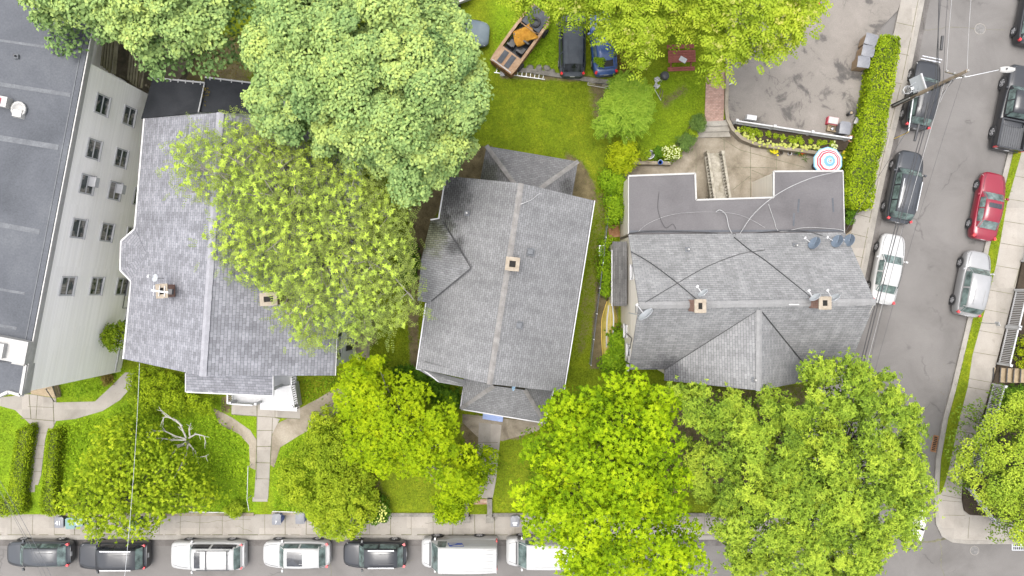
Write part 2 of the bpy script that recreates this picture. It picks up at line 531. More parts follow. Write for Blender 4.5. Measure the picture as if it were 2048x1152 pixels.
M['dish_white'] = plain('pale_dish', (0.29, 0.305, 0.32), 0.4, var=0.06)
# ---------------------------------------------------------------- leaf helpers (numpy)
def rnd_dirs(n):
    d = rng.normal(size=(n, 3)); return d / np.linalg.norm(d, axis=1, keepdims=True)

def unit(a):
    return a / np.maximum(np.linalg.norm(a, axis=1, keepdims=True), 1e-9)

class Leaves:
    """many small leaf faces gathered into one mesh; every leaf has a tint of its own"""
    def __init__(self): self.V, self.T = [], []
    def add(self, base, axis, nrm, L, W, tint, fold=0.12):
        n = len(base)
        axis = unit(axis); side = unit(np.cross(nrm, axis)); up = np.cross(axis, side)
        L = np.broadcast_to(np.asarray(L, float), (n,))[:, None]; W = np.broadcast_to(np.asarray(W, float), (n,))[:, None]
        mid = base + axis * L * 0.45
        q = np.stack([base, mid + side * W * 0.5 + up * W * fold, base + axis * L - up * L * 0.12, mid - side * W * 0.5 + up * W * fold], axis=1)
        self.V.append(q.reshape(-1, 3)); self.T.append(np.repeat(np.clip(tint, 0, 1), 1))
        return self
    def count(self): return sum(len(t) for t in self.T)
    def build(self, name, m, parent=None, origin=(0, 0, 0), set_loc=False):
        V = np.concatenate(self.V) - np.asarray(origin)[None, :]
        T = np.concatenate(self.T).astype(np.float32)
        n = len(T)
        me = bpy.data.meshes.new(name)
        me.vertices.add(4 * n); me.loops.add(4 * n); me.polygons.add(n)
        me.vertices.foreach_set('co', V.astype(np.float32).ravel())
        me.loops.foreach_set('vertex_index', np.arange(4 * n, dtype=np.int32))
        me.polygons.foreach_set('loop_start', np.arange(0, 4 * n, 4, dtype=np.int32))
        me.polygons.foreach_set('loop_total', np.full(n, 4, dtype=np.int32))
        a = me.attributes.new('tint', 'FLOAT', 'FACE')
        a.data.foreach_set('value', T)
        me.materials.append(m)
        me.update(calc_edges=True)
        me.validate()
        o = bpy.data.objects.new(name, me); C.objects.link(o)
        if set_loc: o.location = origin
        if parent is not None: o.parent = parent
        return o

def inside(poly, x, y):
    r = np.zeros(x.shape, bool)
    n = len(poly)
    j = n - 1
    for i in range(n):
        xi, yi = poly[i]; xj, yj = poly[j]
        c = ((yi > y) != (yj > y)) & (x < (xj - xi) * (y - yi) / (yj - yi + 1e-12) + xi)
        r ^= c; j = i
    return r

def edge_dist(poly, x, y):
    d = np.full(x.shape, 1e9)
    n = len(poly)
    for i in range(n):
        ax, ay = poly[i]; bx, by = poly[(i + 1) % n]
        vx, vy = bx - ax, by - ay
        t = np.clip(((x - ax) * vx + (y - ay) * vy) / (vx * vx + vy * vy + 1e-12), 0, 1)
        d = np.minimum(d, np.hypot(x - ax - t * vx, y - ay - t * vy))
    return d

def wpoly(px, z=0.0):
    return [(P(a, b, z).x, P(a, b, z).y) for a, b in px]

def in_poly_pts(poly, n):
    xs = [p[0] for p in poly]; ys = [p[1] for p in poly]
    out = np.zeros((0, 2))
    while len(out) < n:
        q = np.column_stack([rng.uniform(min(xs), max(xs), n * 2 + 20), rng.uniform(min(ys), max(ys), n * 2 + 20)])
        out = np.concatenate([out, q[inside(poly, q[:, 0], q[:, 1])]])
    return out[:n]

# ---------------------------------------------------------------- ground, road, pavements
def sheet(name, poly, z, m, kind='structure', th=None):
    mb = MB()
    if th: mb.prism(poly, z - th, z)
    else: mb.face([Vector((p[0], p[1], z)) for p in poly])
    return tag(mb.build(name, m), kind=kind)

mb = MB(); mb.face([(-500, -500, -0.25), (500, -500, -0.25), (500, 500, -0.25), (-500, 500, -0.25)])
tag(mb.build('ground', M['soil']), kind='structure')
mb = MB(); mb.face([(-120, -90, 0), (120, -90, 0), (120, 90, 0), (-120, 90, 0)])
tag(mb.build('road', M['asphalt']), kind='structure')

# left pavement along the lower street and up the side street
SW_IN = [(1890, -400), (1802, 0), (1787, 69), (1714, 418), (1702, 467), (1640, 755), (1585, 1030)]
SW_OUT = [(1935, -400), (1845, 0), (1818, 139), (1783, 278), (1757, 396), (1729, 540), (1700, 675), (1640, 960), (1622, 1030), (1598, 1062), (1560, 1075)]
ZS = 0.13
pav = wpoly([(-700, 1028)] + [(1585, 1028)] + list(reversed(SW_IN[:-1])) + SW_OUT + [(-700, 1075)], ZS)
def kerb_inset(pts, d):
    out = []
    for i, p in enumerate(pts):
        a = Vector(pts[max(i - 1, 0)]); b = Vector(pts[min(i + 1, len(pts) - 1)])
        t = (b - a).normalized(); nn = Vector((-t.y, t.x))
        out.append((p[0] + nn.x * d, p[1] + nn.y * d))
    return out
def strip(name, pts, w, z0, z1, m, kind='structure', **kw):
    """a long low block following a line"""
    l = kerb_inset(pts, w / 2); r = kerb_inset(pts, -w / 2)
    mb = MB()
    n = len(pts)
    for i in range(n - 1):
        a0, a1, b1, b0 = l[i], l[i + 1], r[i + 1], r[i]
        mb.add([(*a0, z1), (*a1, z1), (*b1, z1), (*b0, z1)], [[3, 2, 1, 0]])
        mb.add([(*a0, z0), (*a1, z0), (*a1, z1), (*a0, z1)], [[3, 2, 1, 0]])
        mb.add([(*b0, z0), (*b1, z0), (*b1, z1), (*b0, z1)], [[0, 1, 2, 3]])
    for i in (0, n - 1):
        mb.add([(*l[i], z0), (*r[i], z0), (*r[i], z1), (*l[i], z1)], [[0, 1, 2, 3]])
    return tag(mb.build(name, m), kind=kind, **kw)

sheet('pavement', pav, ZS, M['concrete'], th=0.3)
strip('kerb', wpoly(SW_OUT + [(-700, 1075)], ZS), 0.30, -0.05, ZS + 0.012, M['kerb'])
# grime along the gutter
gut = kerb_inset(wpoly([(-700, 1075), (1560, 1075)], 0), -0.32)
strip('gutter', gut, 0.55, -0.02, 0.004, M['wet'])
gut = kerb_inset(wpoly(SW_OUT[:8], 0), 0.30)
strip('gutter', gut, 0.45, -0.02, 0.004, M['wet'])

# joints of the pavement slabs
mb = MB()
for x in range(-60, 1640, 42):
    xx = x + random.uniform(-2, 2)
    a, b = P(xx, 1030, ZS), P(xx + random.uniform(-1.5, 1.5), 1069.5, ZS)
    mb.beam(a + Vector((0, 0, 0.0)), b, 0.028 if random.random() < 0.6 else 0.05, 0.012)
a, b = P(-300, 1069.5, ZS), P(1590, 1069.5, ZS)
for i in range(60):
    t0, t1 = i / 60, (i + random.uniform(0.55, 1.0)) / 60
    mb.beam(lerp(a, b, t0), lerp(a, b, t1), random.uniform(0.03, 0.075), 0.012)
def lerp_line(pts, y):
    for i in range(len(pts) - 1):
        if pts[i][1] <= y <= pts[i + 1][1]:
            return lerp(pts[i][0], pts[i + 1][0], (y - pts[i][1]) / (pts[i + 1][1] - pts[i][1]))
for y in (-20, 45, 103, 160, 205, 250, 296, 343, 386, 428, 467, 508, 560, 610, 660):
    mb.beam(P(lerp_line(SW_IN, y) + 1, y, ZS), P(lerp_line(SW_OUT, y + 8) - 6, y + 8, ZS), 0.035, 0.012)
for i in range(7):
    y0, y1 = -20 + i * 95, -20 + i * 95 + 85
    mb.beam(P(lerp_line(SW_OUT, y0) - 9, y0, ZS), P(lerp_line(SW_OUT, y1) - 9, y1, ZS), 0.04, 0.012)
# cracks
for (x, y, dx, n) in ((352, 1046, 150, 9), (470, 1052, 34, 4), (362, 1024, 30, 3), (850, 1046, 20, 3), (1200, 1050, 90, 6)):
    q = [P(x, y, ZS)]
    for k in range(n):
        q.append(q[-1] + Vector((dx / n * 0.0355, random.uniform(-.22, .18), 0)))
    for k in range(n): mb.beam(q[k], q[k + 1], 0.022, 0.01)
tag(mb.build('pavement_joint', M['joint']), kind='structure')

# concrete sidewalk and verge across the side street
K2 = [(2110, -60), (2060, 160), (2021, 316), (2010, 361), (1979, 484), (1943, 637), (1910, 776), (1893, 839), (1879, 919), (1875, 988), (1879, 1047), (1889, 1068), (1906, 1078), (1936, 1081), (2400, 1081)]
VI = [(2140, -60), (2082, 160), (2040, 316), (2014, 408), (1993, 526), (1969, 623), (1945, 710), (1936, 772), (1917, 846), (1896, 946), (1884, 985)]
far = wpoly(K2 + [(2900, 1081), (2900, -60)], ZS)
sheet('pavement', far, ZS, M['concrete'], th=0.3)
strip('kerb', kerb_inset(wpoly(K2, ZS), -0.12), 0.26, -0.05, ZS + 0.012, M['kerb'])
strip('gutter', kerb_inset(wpoly(K2[3:9], 0), 0.18), 0.28, -0.02, 0.004, M['wet'])
mb = MB()
SR = [(2120, 160), (2042, 526), (2028, 574), (1993, 717), (1983, 764), (1965, 839), (1941, 908), (1927, 946), (1924, 992)]
for y in (352, 398, 442, 486, 531, 580, 619, 661, 704, 757, 774, 818, 861, 903, 946, 990):
    mb.beam(P(lerp_line(VI, min(y, 984)), y, ZS), P(lerp_line(SR, min(y + 8, 991)), y + 8, ZS), 0.035, 0.012)
mb.beam(P(1885, 1001, ZS), P(1924, 1004, ZS), 0.03, 0.012)
mb.beam(P(1888, 1030, ZS), P(1930, 1031, ZS), 0.03, 0.012)
mb.beam(P(1939, 1034, ZS), P(1936, 1077, ZS), 0.03, 0.012)
mb.beam(P(1981, 1034, ZS), P(1981, 1077, ZS), 0.03, 0.012)
mb.beam(P(2042, 526, ZS), P(2028, 574, ZS), 0.04, 0.012)
tag(mb.build('pavement_joint', M['joint']), kind='structure')

# road markings: the worn crosswalk that shows under the big tree
for i, (x, y) in enumerate(((1842, 1022), (1838, 1046), (1833, 1066), (1690, 1030), (1735, 1040))):
    c = P(x, y, 0)
    mb = MB(); w, h = 0.55, 1.5 if i < 3 else 1.2
    ca = R(-18)
    pts = []
    for sx, sy in ((-1, -1), (1, -1), (1, 1), (-1, 1)):
        dx, dy = sx * h / 3, sy * w / 2 * (1.6)
        pts.append((c.x + dx * math.cos(ca) - dy * math.sin(ca), c.y + dx * math.sin(ca) + dy * math.cos(ca), 0.004))
    mb.face(pts)
    tag(mb.build('road_marking', M['road_white']), kind='structure')
# road cracks, tar seams and patches
mb = MB()
def crack(pts, w):
    q = []
    for i in range(len(pts) - 1):
        a, b = P(*pts[i]), P(*pts[i + 1])
        for k in range(6):
            t = k / 6
            q.append(lerp(a, b, t) + Vector((random.uniform(-.06, .06), random.uniform(-.06, .06), 0)))
    q.append(P(*pts[-1]))
    for i in range(len(q) - 1): mb.beam(q[i] + Vector((0, 0, 0.001)), q[i + 1] + Vector((0, 0, 0.001)), w * random.uniform(0.6, 1.3), 0.006)
crack([(1835, 1085), (1870, 1083), (1893, 1076)], 0.14)
crack([(1880, 1083), (1884, 1105), (1882, 1125), (1888, 1152)], 0.04)
crack([(1410, 1137), (1470, 1135), (1530, 1138)], 0.04)
crack([(1660, 1150), (1700, 1142), (1760, 1140)], 0.025)
crack([(760, 1140), (790, 1128), (830, 1120)], 0.025)
crack([(1840, 0), (1848, 60), (1900, 54), (2010, 60)], 0.025)
crack([(660, 1075), (662, 1152)], 0.03)
tag(mb.build('road_crack', M['joint']), kind='structure')

# ---------------------------------------------------------------- yards (raised about 0.6 m above the pavement)
def grass_mat():
    m, nt, b = new_mat('lawn_grass')
    co = coords(nt)
    dirt_shade = nt.nodes.new('ShaderNodeAttribute'); dirt_shade.attribute_name = 'dirt_shade'  # mask for bare ground, also paints house shade under the eaves
    lush = nt.nodes.new('ShaderNodeAttribute'); lush.attribute_name = 'lush'
    n1 = noise(nt, co, 0.9, 6.0, 0.7, 0.3); n2 = noise(nt, co, 9.0, 4.0, 0.75); n3 = noise(nt, co, 32.0, 2.0, 0.7)
    g = ramp(nt, n1, [(0.3, (0.105, 0.155, 0.022)), (0.5, (0.145, 0.205, 0.03)), (0.7, (0.20, 0.25, 0.042))])
    l = ramp(nt, n1, [(0.3, (0.13, 0.24, 0.03)), (0.7, (0.20, 0.33, 0.045))])
    g = mix(nt, lush.outputs['Fac'], g, l)
    g = mix(nt, 1.0, g, ramp(nt, n2, [(0.3, 0.5), (0.7, 1.3)]), 'MULTIPLY')
    g = mix(nt, 1.0, g, ramp(nt, n3, [(0.25, 0.5), (0.75, 1.3)]), 'MULTIPLY')
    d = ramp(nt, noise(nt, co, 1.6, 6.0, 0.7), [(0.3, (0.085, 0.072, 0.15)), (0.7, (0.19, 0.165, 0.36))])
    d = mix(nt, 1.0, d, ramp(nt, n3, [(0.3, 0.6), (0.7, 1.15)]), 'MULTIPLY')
    f = math_n(nt, 'ADD', dirt_shade.outputs['Fac'], math_n(nt, 'MULTIPLY', math_n(nt, 'SUBTRACT', n2, 0.5), 0.9))
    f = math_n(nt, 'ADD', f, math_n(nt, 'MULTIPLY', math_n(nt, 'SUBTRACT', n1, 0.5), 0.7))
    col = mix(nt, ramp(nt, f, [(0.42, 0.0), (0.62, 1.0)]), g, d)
    col = mix(nt, 1.0, col, (K * 1.3, K * 1.22, K * .3), 'MULTIPLY')
    nt.links.new(col, b.inputs['Base Color'])
    b.inputs['Roughness'].default_value = 0.95
    b.inputs['Specular IOR Level'].default_value = 0.15
    bump(nt, b, n2, 0.5, 0.05)
    return m
M['grass'] = grass_mat()
ZY = 0.7
YARD_PX = [(-700, -500), (1455, -500), (1455, 150), (1452, 238), (1411, 243), (1386, 270), (1362, 304), (1341, 326), (1268, 326), (1240, 332), (1240, 480), (1262, 600), (1500, 600), (1672, 604), (1655, 680), (1639, 755), (1584, 1029), (1000, 1029), (-700, 1029)]
YARD = wpoly(YARD_PX, ZY)
DIRT_AND_SHADE = [([(-700, -500), (1650, -500), (1650, 1030), (-700, 1030)], .17, 10),  # worn or bare ground and painted house shade, photo outlines with strength
    ([(815, 420), (900, 350), (860, 480), (838, 620), (838, 740), (820, 740), (815, 600)], 1.0, 12),  # house shade left of the middle house, painted as dark soil
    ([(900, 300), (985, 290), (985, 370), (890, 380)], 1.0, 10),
    ([(1130, 300), (1165, 325), (1190, 370), (1196, 410), (1130, 410)], 1.0, 10),  # shade at the right eave, painted into the ground colour
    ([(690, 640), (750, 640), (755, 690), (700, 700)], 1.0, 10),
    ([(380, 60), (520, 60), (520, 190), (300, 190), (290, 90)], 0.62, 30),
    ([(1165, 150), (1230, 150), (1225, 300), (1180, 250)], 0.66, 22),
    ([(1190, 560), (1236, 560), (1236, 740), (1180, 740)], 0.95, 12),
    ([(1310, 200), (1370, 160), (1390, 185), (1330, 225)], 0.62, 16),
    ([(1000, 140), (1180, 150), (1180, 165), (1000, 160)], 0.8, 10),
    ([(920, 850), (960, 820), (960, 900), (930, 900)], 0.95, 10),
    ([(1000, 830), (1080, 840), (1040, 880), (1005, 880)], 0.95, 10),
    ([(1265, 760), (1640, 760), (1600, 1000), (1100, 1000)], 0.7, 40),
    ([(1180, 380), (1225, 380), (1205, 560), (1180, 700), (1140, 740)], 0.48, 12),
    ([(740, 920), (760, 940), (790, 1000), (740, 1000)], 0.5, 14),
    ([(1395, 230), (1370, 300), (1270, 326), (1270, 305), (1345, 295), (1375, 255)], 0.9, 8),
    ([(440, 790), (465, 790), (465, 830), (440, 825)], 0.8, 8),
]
LUSH = [
    ([(-60, 800), (520, 800), (520, 1035), (-60, 1035)], 0.9, 12), ([(540, 840), (700, 840), (740, 1035), (540, 1035)], 0.8, 12),
    ([(985, 0), (1130, 0), (1120, 140), (985, 140)], 0.8, 14), ([(1310, 140), (1410, 140), (1400, 300), (1270, 300)], 0.55, 14),
    ([(100, 740), (260, 740), (250, 800), (100, 800)], 0.9, 10), ([(960, 180), (1130, 170), (1120, 290), (960, 290)], 0.22, 30),
]
def terrain(name, poly, z, cell, m, dirt_shade, lush, amp=0.03):
    base = MB().prism(poly, -0.2, z - 0.035)
    xs = [p[0] for p in poly]; ys = [p[1] for p in poly]
    x0, x1, y0, y1 = max(min(xs), -38), min(max(xs), 38), max(min(ys), -24), min(max(ys), 24)
    nx, ny = int((x1 - x0) / cell) + 1, int((y1 - y0) / cell) + 1
    gx, gy = np.meshgrid(x0 + np.arange(nx) * cell, y0 + np.arange(ny) * cell)
    gx, gy = gx.ravel(), gy.ravel()
    ins = inside(poly, gx, gy) | (edge_dist(poly, gx, gy) < 0.02)
    idx = np.arange(nx * ny).reshape(ny, nx)
    q = np.stack([idx[:-1, :-1], idx[:-1, 1:], idx[1:, 1:], idx[1:, :-1]], -1).reshape(-1, 4)
    q = q[ins[q].all(1)]
    ed = edge_dist(poly, gx, gy)
    hz = z + amp * (rng.random(nx * ny) - 0.5) * np.clip(ed / 0.5, 0, 1) * 0.6 - 0.03 * (ed < 0.25)
    me = bpy.data.meshes.new(name)
    V = np.column_stack([gx, gy, hz])
    nb = len(base.v)
    allv = [tuple(p) for p in base.v] + [tuple(p) for p in V]
    me.from_pydata(allv, [], base.f + (q + nb).tolist())
    me.materials.append(m)
    def field(specs):
        r = np.zeros(nx * ny)
        for px, s, soft in specs:
            pp = wpoly(px, z); so = soft / 28.0
            d = edge_dist(pp, gx, gy); sd = np.where(inside(pp, gx, gy), d, -d)
            r = np.maximum(r, s * np.clip(0.5 + sd / (2 * so), 0, 1))
        return np.concatenate([np.zeros(nb), r]).astype(np.float32)
    for nm, sp in (('dirt_shade', dirt_shade), ('lush', lush)):
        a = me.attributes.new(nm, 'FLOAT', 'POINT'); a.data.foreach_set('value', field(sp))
    me.update()
    o = bpy.data.objects.new(name, me); C.objects.link(o)
    return tag(o, kind='structure')
terrain('lawn', YARD, ZY, 0.22, M['grass'], DIRT_AND_SHADE, LUSH)

# sunken patio of the corner house, and the bed under its street hedge
pat = wpoly([(1236, 200), (1758, 200), (1702, 466), (1672, 600), (1236, 610)], 0.2)
sheet('patio', pat, 0.2, M['old_concrete'], th=0.3)
mb = MB()
for a, b in (((1501, 292), (1501, 400)), ((1553, 300), (1553, 345)), ((1452, 334), (1555, 336)), ((1392, 290), (1392, 345)), ((1447, 255), (1450, 330)), ((1465, 380), (1500, 352)), ((1503, 340), (1550, 360)), ((1440, 275), (1480, 300)), ((1480, 300), (1540, 316)), ((1540, 316), (1610, 335))):
    mb.beam(P(*a, 0.2), P(*b, 0.2), 0.035, 0.012)
tag(mb.build('patio_joint', M['joint']), kind='structure')
sheet('hedge_bed', wpoly([(1700, 240), (1750, 120), (1766, 76), (1782, 72), (1713, 418), (1703, 460), (1690, 470), (1684, 330)], 0.22), 0.22, M['soil'], th=0.3)

# sloping parking lot
lot_px = [((1455, -500), .75), ((1455, 150), .75), ((1456, 225), .72), ((1463, 243), .70), ((1480, 250), .68), ((1700, 280), .52), ((1712, 230), .5), ((1738, 160), .42), ((1762, 55), .28), ((1796, 20), .18), ((1804, -5), .16), ((1888, -400), .16)]
pp = [P(a[0], a[1], z) for a, z in lot_px]
mb = MB()
cpt = P(1600, 120, .56)
lo = [Vector((p.x, p.y, -0.2)) for p in pp]
for i in range(len(pp)):
    j = (i + 1) % len(pp)
    mb.add([pp[i], pp[j], cpt], [[0, 1, 2]])
    mb.add([lo[i], lo[j], pp[j], pp[i]], [[3, 2, 1, 0]])
tag(mb.build('parking_lot', M['lot']), kind='structure')

# paths
def path(name, px, z, m, th=0.05):
    return sheet(name, wpoly(px, z), z, m, th=th + 0.08)
path('path', [(1413, 140), (1450, 140), (1447, 241), (1409, 243)], ZY + 0.03, M['brick_path'])
path('path', [(18, 793), (58, 788), (112, 797), (112, 805), (190, 803), (225, 770), (250, 745), (268, 745), (262, 775), (240, 800), (205, 822), (150, 838), (112, 842), (104, 860), (96, 856), (90, 880), (82, 950), (76, 970), (44, 968), (50, 940), (56, 880), (62, 850), (30, 820), (0, 812), (-60, 800)], ZY + 0.03, M['concrete'])
path('path', [(463, 806), (600, 812), (600, 838), (547, 835), (560, 838), (543, 870), (541, 900), (538, 968), (536, 998), (508, 998), (512, 940), (514, 832), (463, 828)], ZY + 0.03, M['concrete'])
path('path', [(597, 818), (640, 795), (690, 765), (712, 765), (700, 800), (672, 830), (640, 850), (600, 870), (560, 895), (548, 935), (541, 930), (543, 880), (548, 850), (590, 830)], ZY + 0.025, M['old_concrete'])
path('path', [(425, 815), (464, 835), (500, 860), (513, 880), (511, 940), (500, 935), (498, 890), (478, 868), (440, 850)], ZY + 0.022, M['old_concrete'])
path('path', [(925, 828), (1090, 846), (1075, 862), (1005, 882), (985, 878), (955, 874), (925, 845)], ZY + 0.02, M['old_concrete'])
path('path', [(958, 845), (1003, 850), (998, 900), (992, 960), (985, 998), (943, 994), (950, 940), (956, 890)], ZY + 0.035, M['concrete'])
path('path', [(688, 640), (742, 640), (738, 720), (700, 715)], ZY + 0.01, M['old_concrete'])
mb = MB()
zz = ZY + 0.032
for y in (866, 891, 917, 943): mb.beam(P(58 - (y - 866) * .1, y, zz), P(94 - (y - 866) * .15, y, zz), 0.03, 0.012)
for a, b in (((58, 788), (62, 838)), ((75, 790), (72, 838)), ((56, 813), (108, 815)), ((40, 836), (110, 842)), ((106, 800), (108, 850)), ((514, 833), (513, 960)), ((545, 836), (541, 930)), ((514, 861), (546, 861)), ((463, 829), (600, 838)), ((514, 808), (514, 832)), ((550, 812), (550, 836)), ((512, 893), (542, 893)), ((511, 925), (541, 926)), ((509, 957), (539, 958))):
    mb.beam(P(*a, zz), P(*b, zz), random.uniform(0.03, 0.07), 0.012)
for y in (885, 925, 962): mb.beam(P(953 - (y - 885) * .06, y, zz + .005), P(996 - (y - 885) * .1, y, zz + .005), 0.028, 0.012)
tag(mb.build('path_joint', M['joint']), kind='structure')

# right-hand gardens beyond the picket fences
sheet('garden_soil', wpoly([(2046, 520), (2034, 576), (1997, 722), (1986, 768), (1966, 842), (1943, 910), (1929, 948), (1926, 1000), (1930, 1022), (1940, 1030), (1976, 1032), (2010, 1040), (2300, 1040), (2300, 520)], .3), .3, M['soil'], th=0.4)
vb = kerb_inset(wpoly(K2[:10], ZS), 0.0)
mb = MB()
vin = wpoly(VI, ZS + 0.03)
vo = kerb_inset(wpoly([(a + 3, b) for a, b in K2[:10]], ZS + 0.03), 0.0)
poly = [(p[0], p[1]) for p in vin] + [(p[0] + 0.02, p[1]) for p in reversed(vo)]
terr = MB().prism(poly, 0.0, ZS + 0.035)
tag(terr.build('verge', M['grass']), kind='structure')
# ---------------------------------------------------------------- buildings
M['sh_lilac'] = shingles('lilac_grey_shingles', (0.295, 0.298, 0.325), 0.2, contrast=0.2, row=0.72, tab=(0.32, 0.19))
c0 = P(905, 400, 7.6); c1 = P(905, 480, 8.0); c2 = P(862, 490, 8.0); c3 = P(1160, 745, 7.0)
HC_LOC, HD_LOC = Vector((-.4, .3, .7)), Vector((14, 0, .2))
def shift(spots, o): return [(a - o.x, b - o.y, c - o.z, r, t, h) for a, b, c, r, t, h in spots]
M['sh_mid'] = shingles('mid_grey_shingles', (0.262, 0.263, 0.268), 0.2, contrast=0.12, row=0.8, tab=(0.26, 0.15), spots=shift((
    (c0.x - .4, c0.y + .3, c0.z, 2.4, (0.40, 0.40, 0.40), 0.5),
    (P(880, 440, 7.6).x, P(880, 440, 7.6).y, 7.6, 1.3, (0.42, 0.43, 0.38), 0.5),
    (P(910, 490, 8).x, P(910, 490, 8).y, 8.0, .9, (0.42, 0.42, 0.42), 0.5),
    (c2.x - .4, c2.y + .5, 7.4, 2.0, (0.68, 0.71, 0.48), 0.4),
    (c3.x, c3.y, 6.6, 1.2, (0.6, 0.6, 0.62), 0.6)), HC_LOC))
M['sh_mid_back'] = shingles('stained_grey_shingles', (0.22, 0.218, 0.224), 0.2, contrast=0.12, row=0.8, tab=(0.26, 0.15), spots=shift((
    (P(970, 350, 3.8).x, P(970, 350, 3.8).y, 3.8, 1.9, (0.48, 0.5, 0.4), 0.6),
    (P(1140, 375, 3.8).x, P(1140, 375, 3.8).y, 3.8, 1.1, (0.5, 0.5, 0.48), 0.6)), HC_LOC))
M['sh_light'] = shingles('light_grey_shingles', (0.325, 0.327, 0.331), 0.2, contrast=0.14, row=0.74, tab=(0.34, 0.17), spots=shift((
    (P(1330, 745, 5).x, P(1330, 745, 5).y, 5.0, 2.0, (0.5, 0.5, 0.52), 0.5),
    (P(1595, 740, 5).x, P(1595, 740, 5).y, 5.0, 0.8, (0.7, 0.7, 0.7), 0.5)), HD_LOC))
M['sh_old'] = shingles('old_annex_shingles', (0.21, 0.205, 0.20), 0.2, contrast=0.2, row=0.7, tab=(0.6, 0.16))
M['ridge_lilac'] = mottled('ridge_shingle_pale', [(0.3, (0.33, 0.33, 0.36)), (0.7, (0.42, 0.42, 0.45))], 2.6, 16.0, 0.2)
M['ridge_mid'] = mottled('ridge_shingle_tan', [(0.3, (0.22, 0.208, 0.197)), (0.7, (0.35, 0.338, 0.326))], 2.2, 16.0, 0.25)
M['ridge_light'] = mottled('ridge_shingle_light', [(0.3, (0.28, 0.28, 0.28)), (0.7, (0.36, 0.36, 0.36))], 2.0, 16.0, 0.25)
M['siding_cream'] = siding('cream_siding', (0.88, 0.85, 0.82), 0.125, (0.93, 0.92, 0.89))
M['siding_white'] = siding('white_siding', (0.76, 0.77, 0.79), 0.11, (0.85, 0.85, 0.85))
M['siding_tan'] = siding('tan_siding', (0.70, 0.65, 0.57), 0.14, (0.85, 0.82, 0.76))
M['siding_grey'] = siding('grey_siding', (0.3, 0.3, 0.3), 0.12)
def pane_mat():
    m, nt, b = new_mat('window_pane')
    ob = coords(nt)
    f = noise(nt, ob, 1.1, 2.0)
    mp = nt.nodes.new('ShaderNodeMapping'); mp.inputs['Scale'].default_value = (7, 7, 0.4)
    nt.links.new(ob, mp.inputs['Vector'])
    folds = noise(nt, mp.outputs[0], 1.5, 2.0)
    cur = ramp(nt, folds, [(0.3, (0.10, 0.09, 0.08)), (0.7, (0.24, 0.23, 0.21))])
    dark = (0.025, 0.035, 0.035)
    nt.links.new(mix(nt, ramp(nt, f, [(0.46, 0.0), (0.52, 1.0)]), dark, cur), b.inputs['Base Color'])
    b.inputs['Roughness'].default_value = 0.06
    b.inputs['Specular IOR Level'].default_value = 0.6
    return m
M['pane'] = pane_mat()
M['shutter'] = plain('charcoal_shutter', (0.035, 0.036, 0.04), 0.6)

def window(parent, c, n, w, h, frame='white', mull=True, depth=0.06, world=True):
    c = Vector(c); n = Vector(n); n.z = 0; n.normalize()
    s = Vector((0, 0, 1)).cross(n); up = Vector((0, 0, 1))
    fr = MB()
    t = 0.09
    o = n * (depth / 2)
    fr.beam(c + o - s * (w / 2 + t / 2) - up * (h / 2 + t), c + o - s * (w / 2 + t / 2) + up * (h / 2 + t), t, depth, up=n)
    fr.beam(c + o + s * (w / 2 + t / 2) - up * (h / 2 + t), c + o + s * (w / 2 + t / 2) + up * (h / 2 + t), t, depth, up=n)
    fr.beam(c + o - s * w / 2 + up * (h / 2 + t / 2), c + o + s * w / 2 + up * (h / 2 + t / 2), t, depth - .004, up=n)
    if mull: fr.beam(c + o * 0.9 - s * w / 2, c + o * 0.9 + s * w / 2, 0.055, depth * 0.8, up=n)   # meeting rail
    f = fr.build('window', M[frame], parent, world=world)
    sl = MB().beam(c + n * .05 - s * (w / 2 + t + .03) - up * (h / 2 + .035), c + n * .05 + s * (w / 2 + t + .03) - up * (h / 2 + .035), .07, .16, up=n)
    sl.build('sill', M[frame], f)
    g = MB()
    g.add([c + n * .012 - s * w / 2 - up * h / 2, c + n * .012 + s * w / 2 - up * h / 2, c + n * .012 + s * w / 2 + up * h / 2, c + n * .012 - s * w / 2 + up * h / 2], [[0, 1, 2, 3]])
    gp = g.build('pane', M['pane'], f)
    for q in (f.children):  # sub-parts share the thing's origin
        q.location = (0, 0, 0)
        if world and parent is not None:
            off = parent.location
            for v in q.data.vertices: v.co -= off
    return f

def ridge_cap(parent, pts, w, m, name='ridge_cap', lift=0.035, roof_dz=0.16):
    """overlapping cap shingles along a ridge or hip"""
    mb = MB()
    for i in range(len(pts) - 1):
        a, b = Vector(pts[i]), Vector(pts[i + 1])
        L = (b - a).length; n = max(2, int(L / 0.28)); d = (b - a) / n
        s = d.cross(Vector((0, 0, 1))).normalized()
        for k in range(n):
            p0 = a + d * k; p1 = a + d * (k + 1.12)
            j = random.uniform(-.012, .012)
            z0, z1 = lift, lift + 0.022
            dz = Vector((0, 0, roof_dz * w))
            mb.add([p0 - s * (w + j) - dz + Vector((0, 0, z1)), p0 + Vector((0, 0, z1)), p1 + Vector((0, 0, z0)), p1 - s * (w + j) - dz + Vector((0, 0, z0))], [[0, 1, 2, 3]])
            mb.add([p0 + Vector((0, 0, z1)), p0 + s * (w + j) - dz + Vector((0, 0, z1)), p1 + s * (w + j) - dz + Vector((0, 0, z0)), p1 + Vector((0, 0, z0))], [[0, 1, 2, 3]])
    return mb.build(name, m, parent, world=True)

def sub(obj_builder, name, m, part, root):
    """a sub-part given in world coordinates"""
    o = obj_builder.build(name, m, None, origin=None)
    for v in o.data.vertices: v.co -= root.location
    o.parent = part
    return o

def gutter(root, pts, m='white', w=0.10):
    mb = MB()
    for a, b in zip(pts[:-1], pts[1:]):
        mb.beam(Vector(a), Vector(b), w, 0.11)
    return mb.build('gutter', M[m], root, world=True)

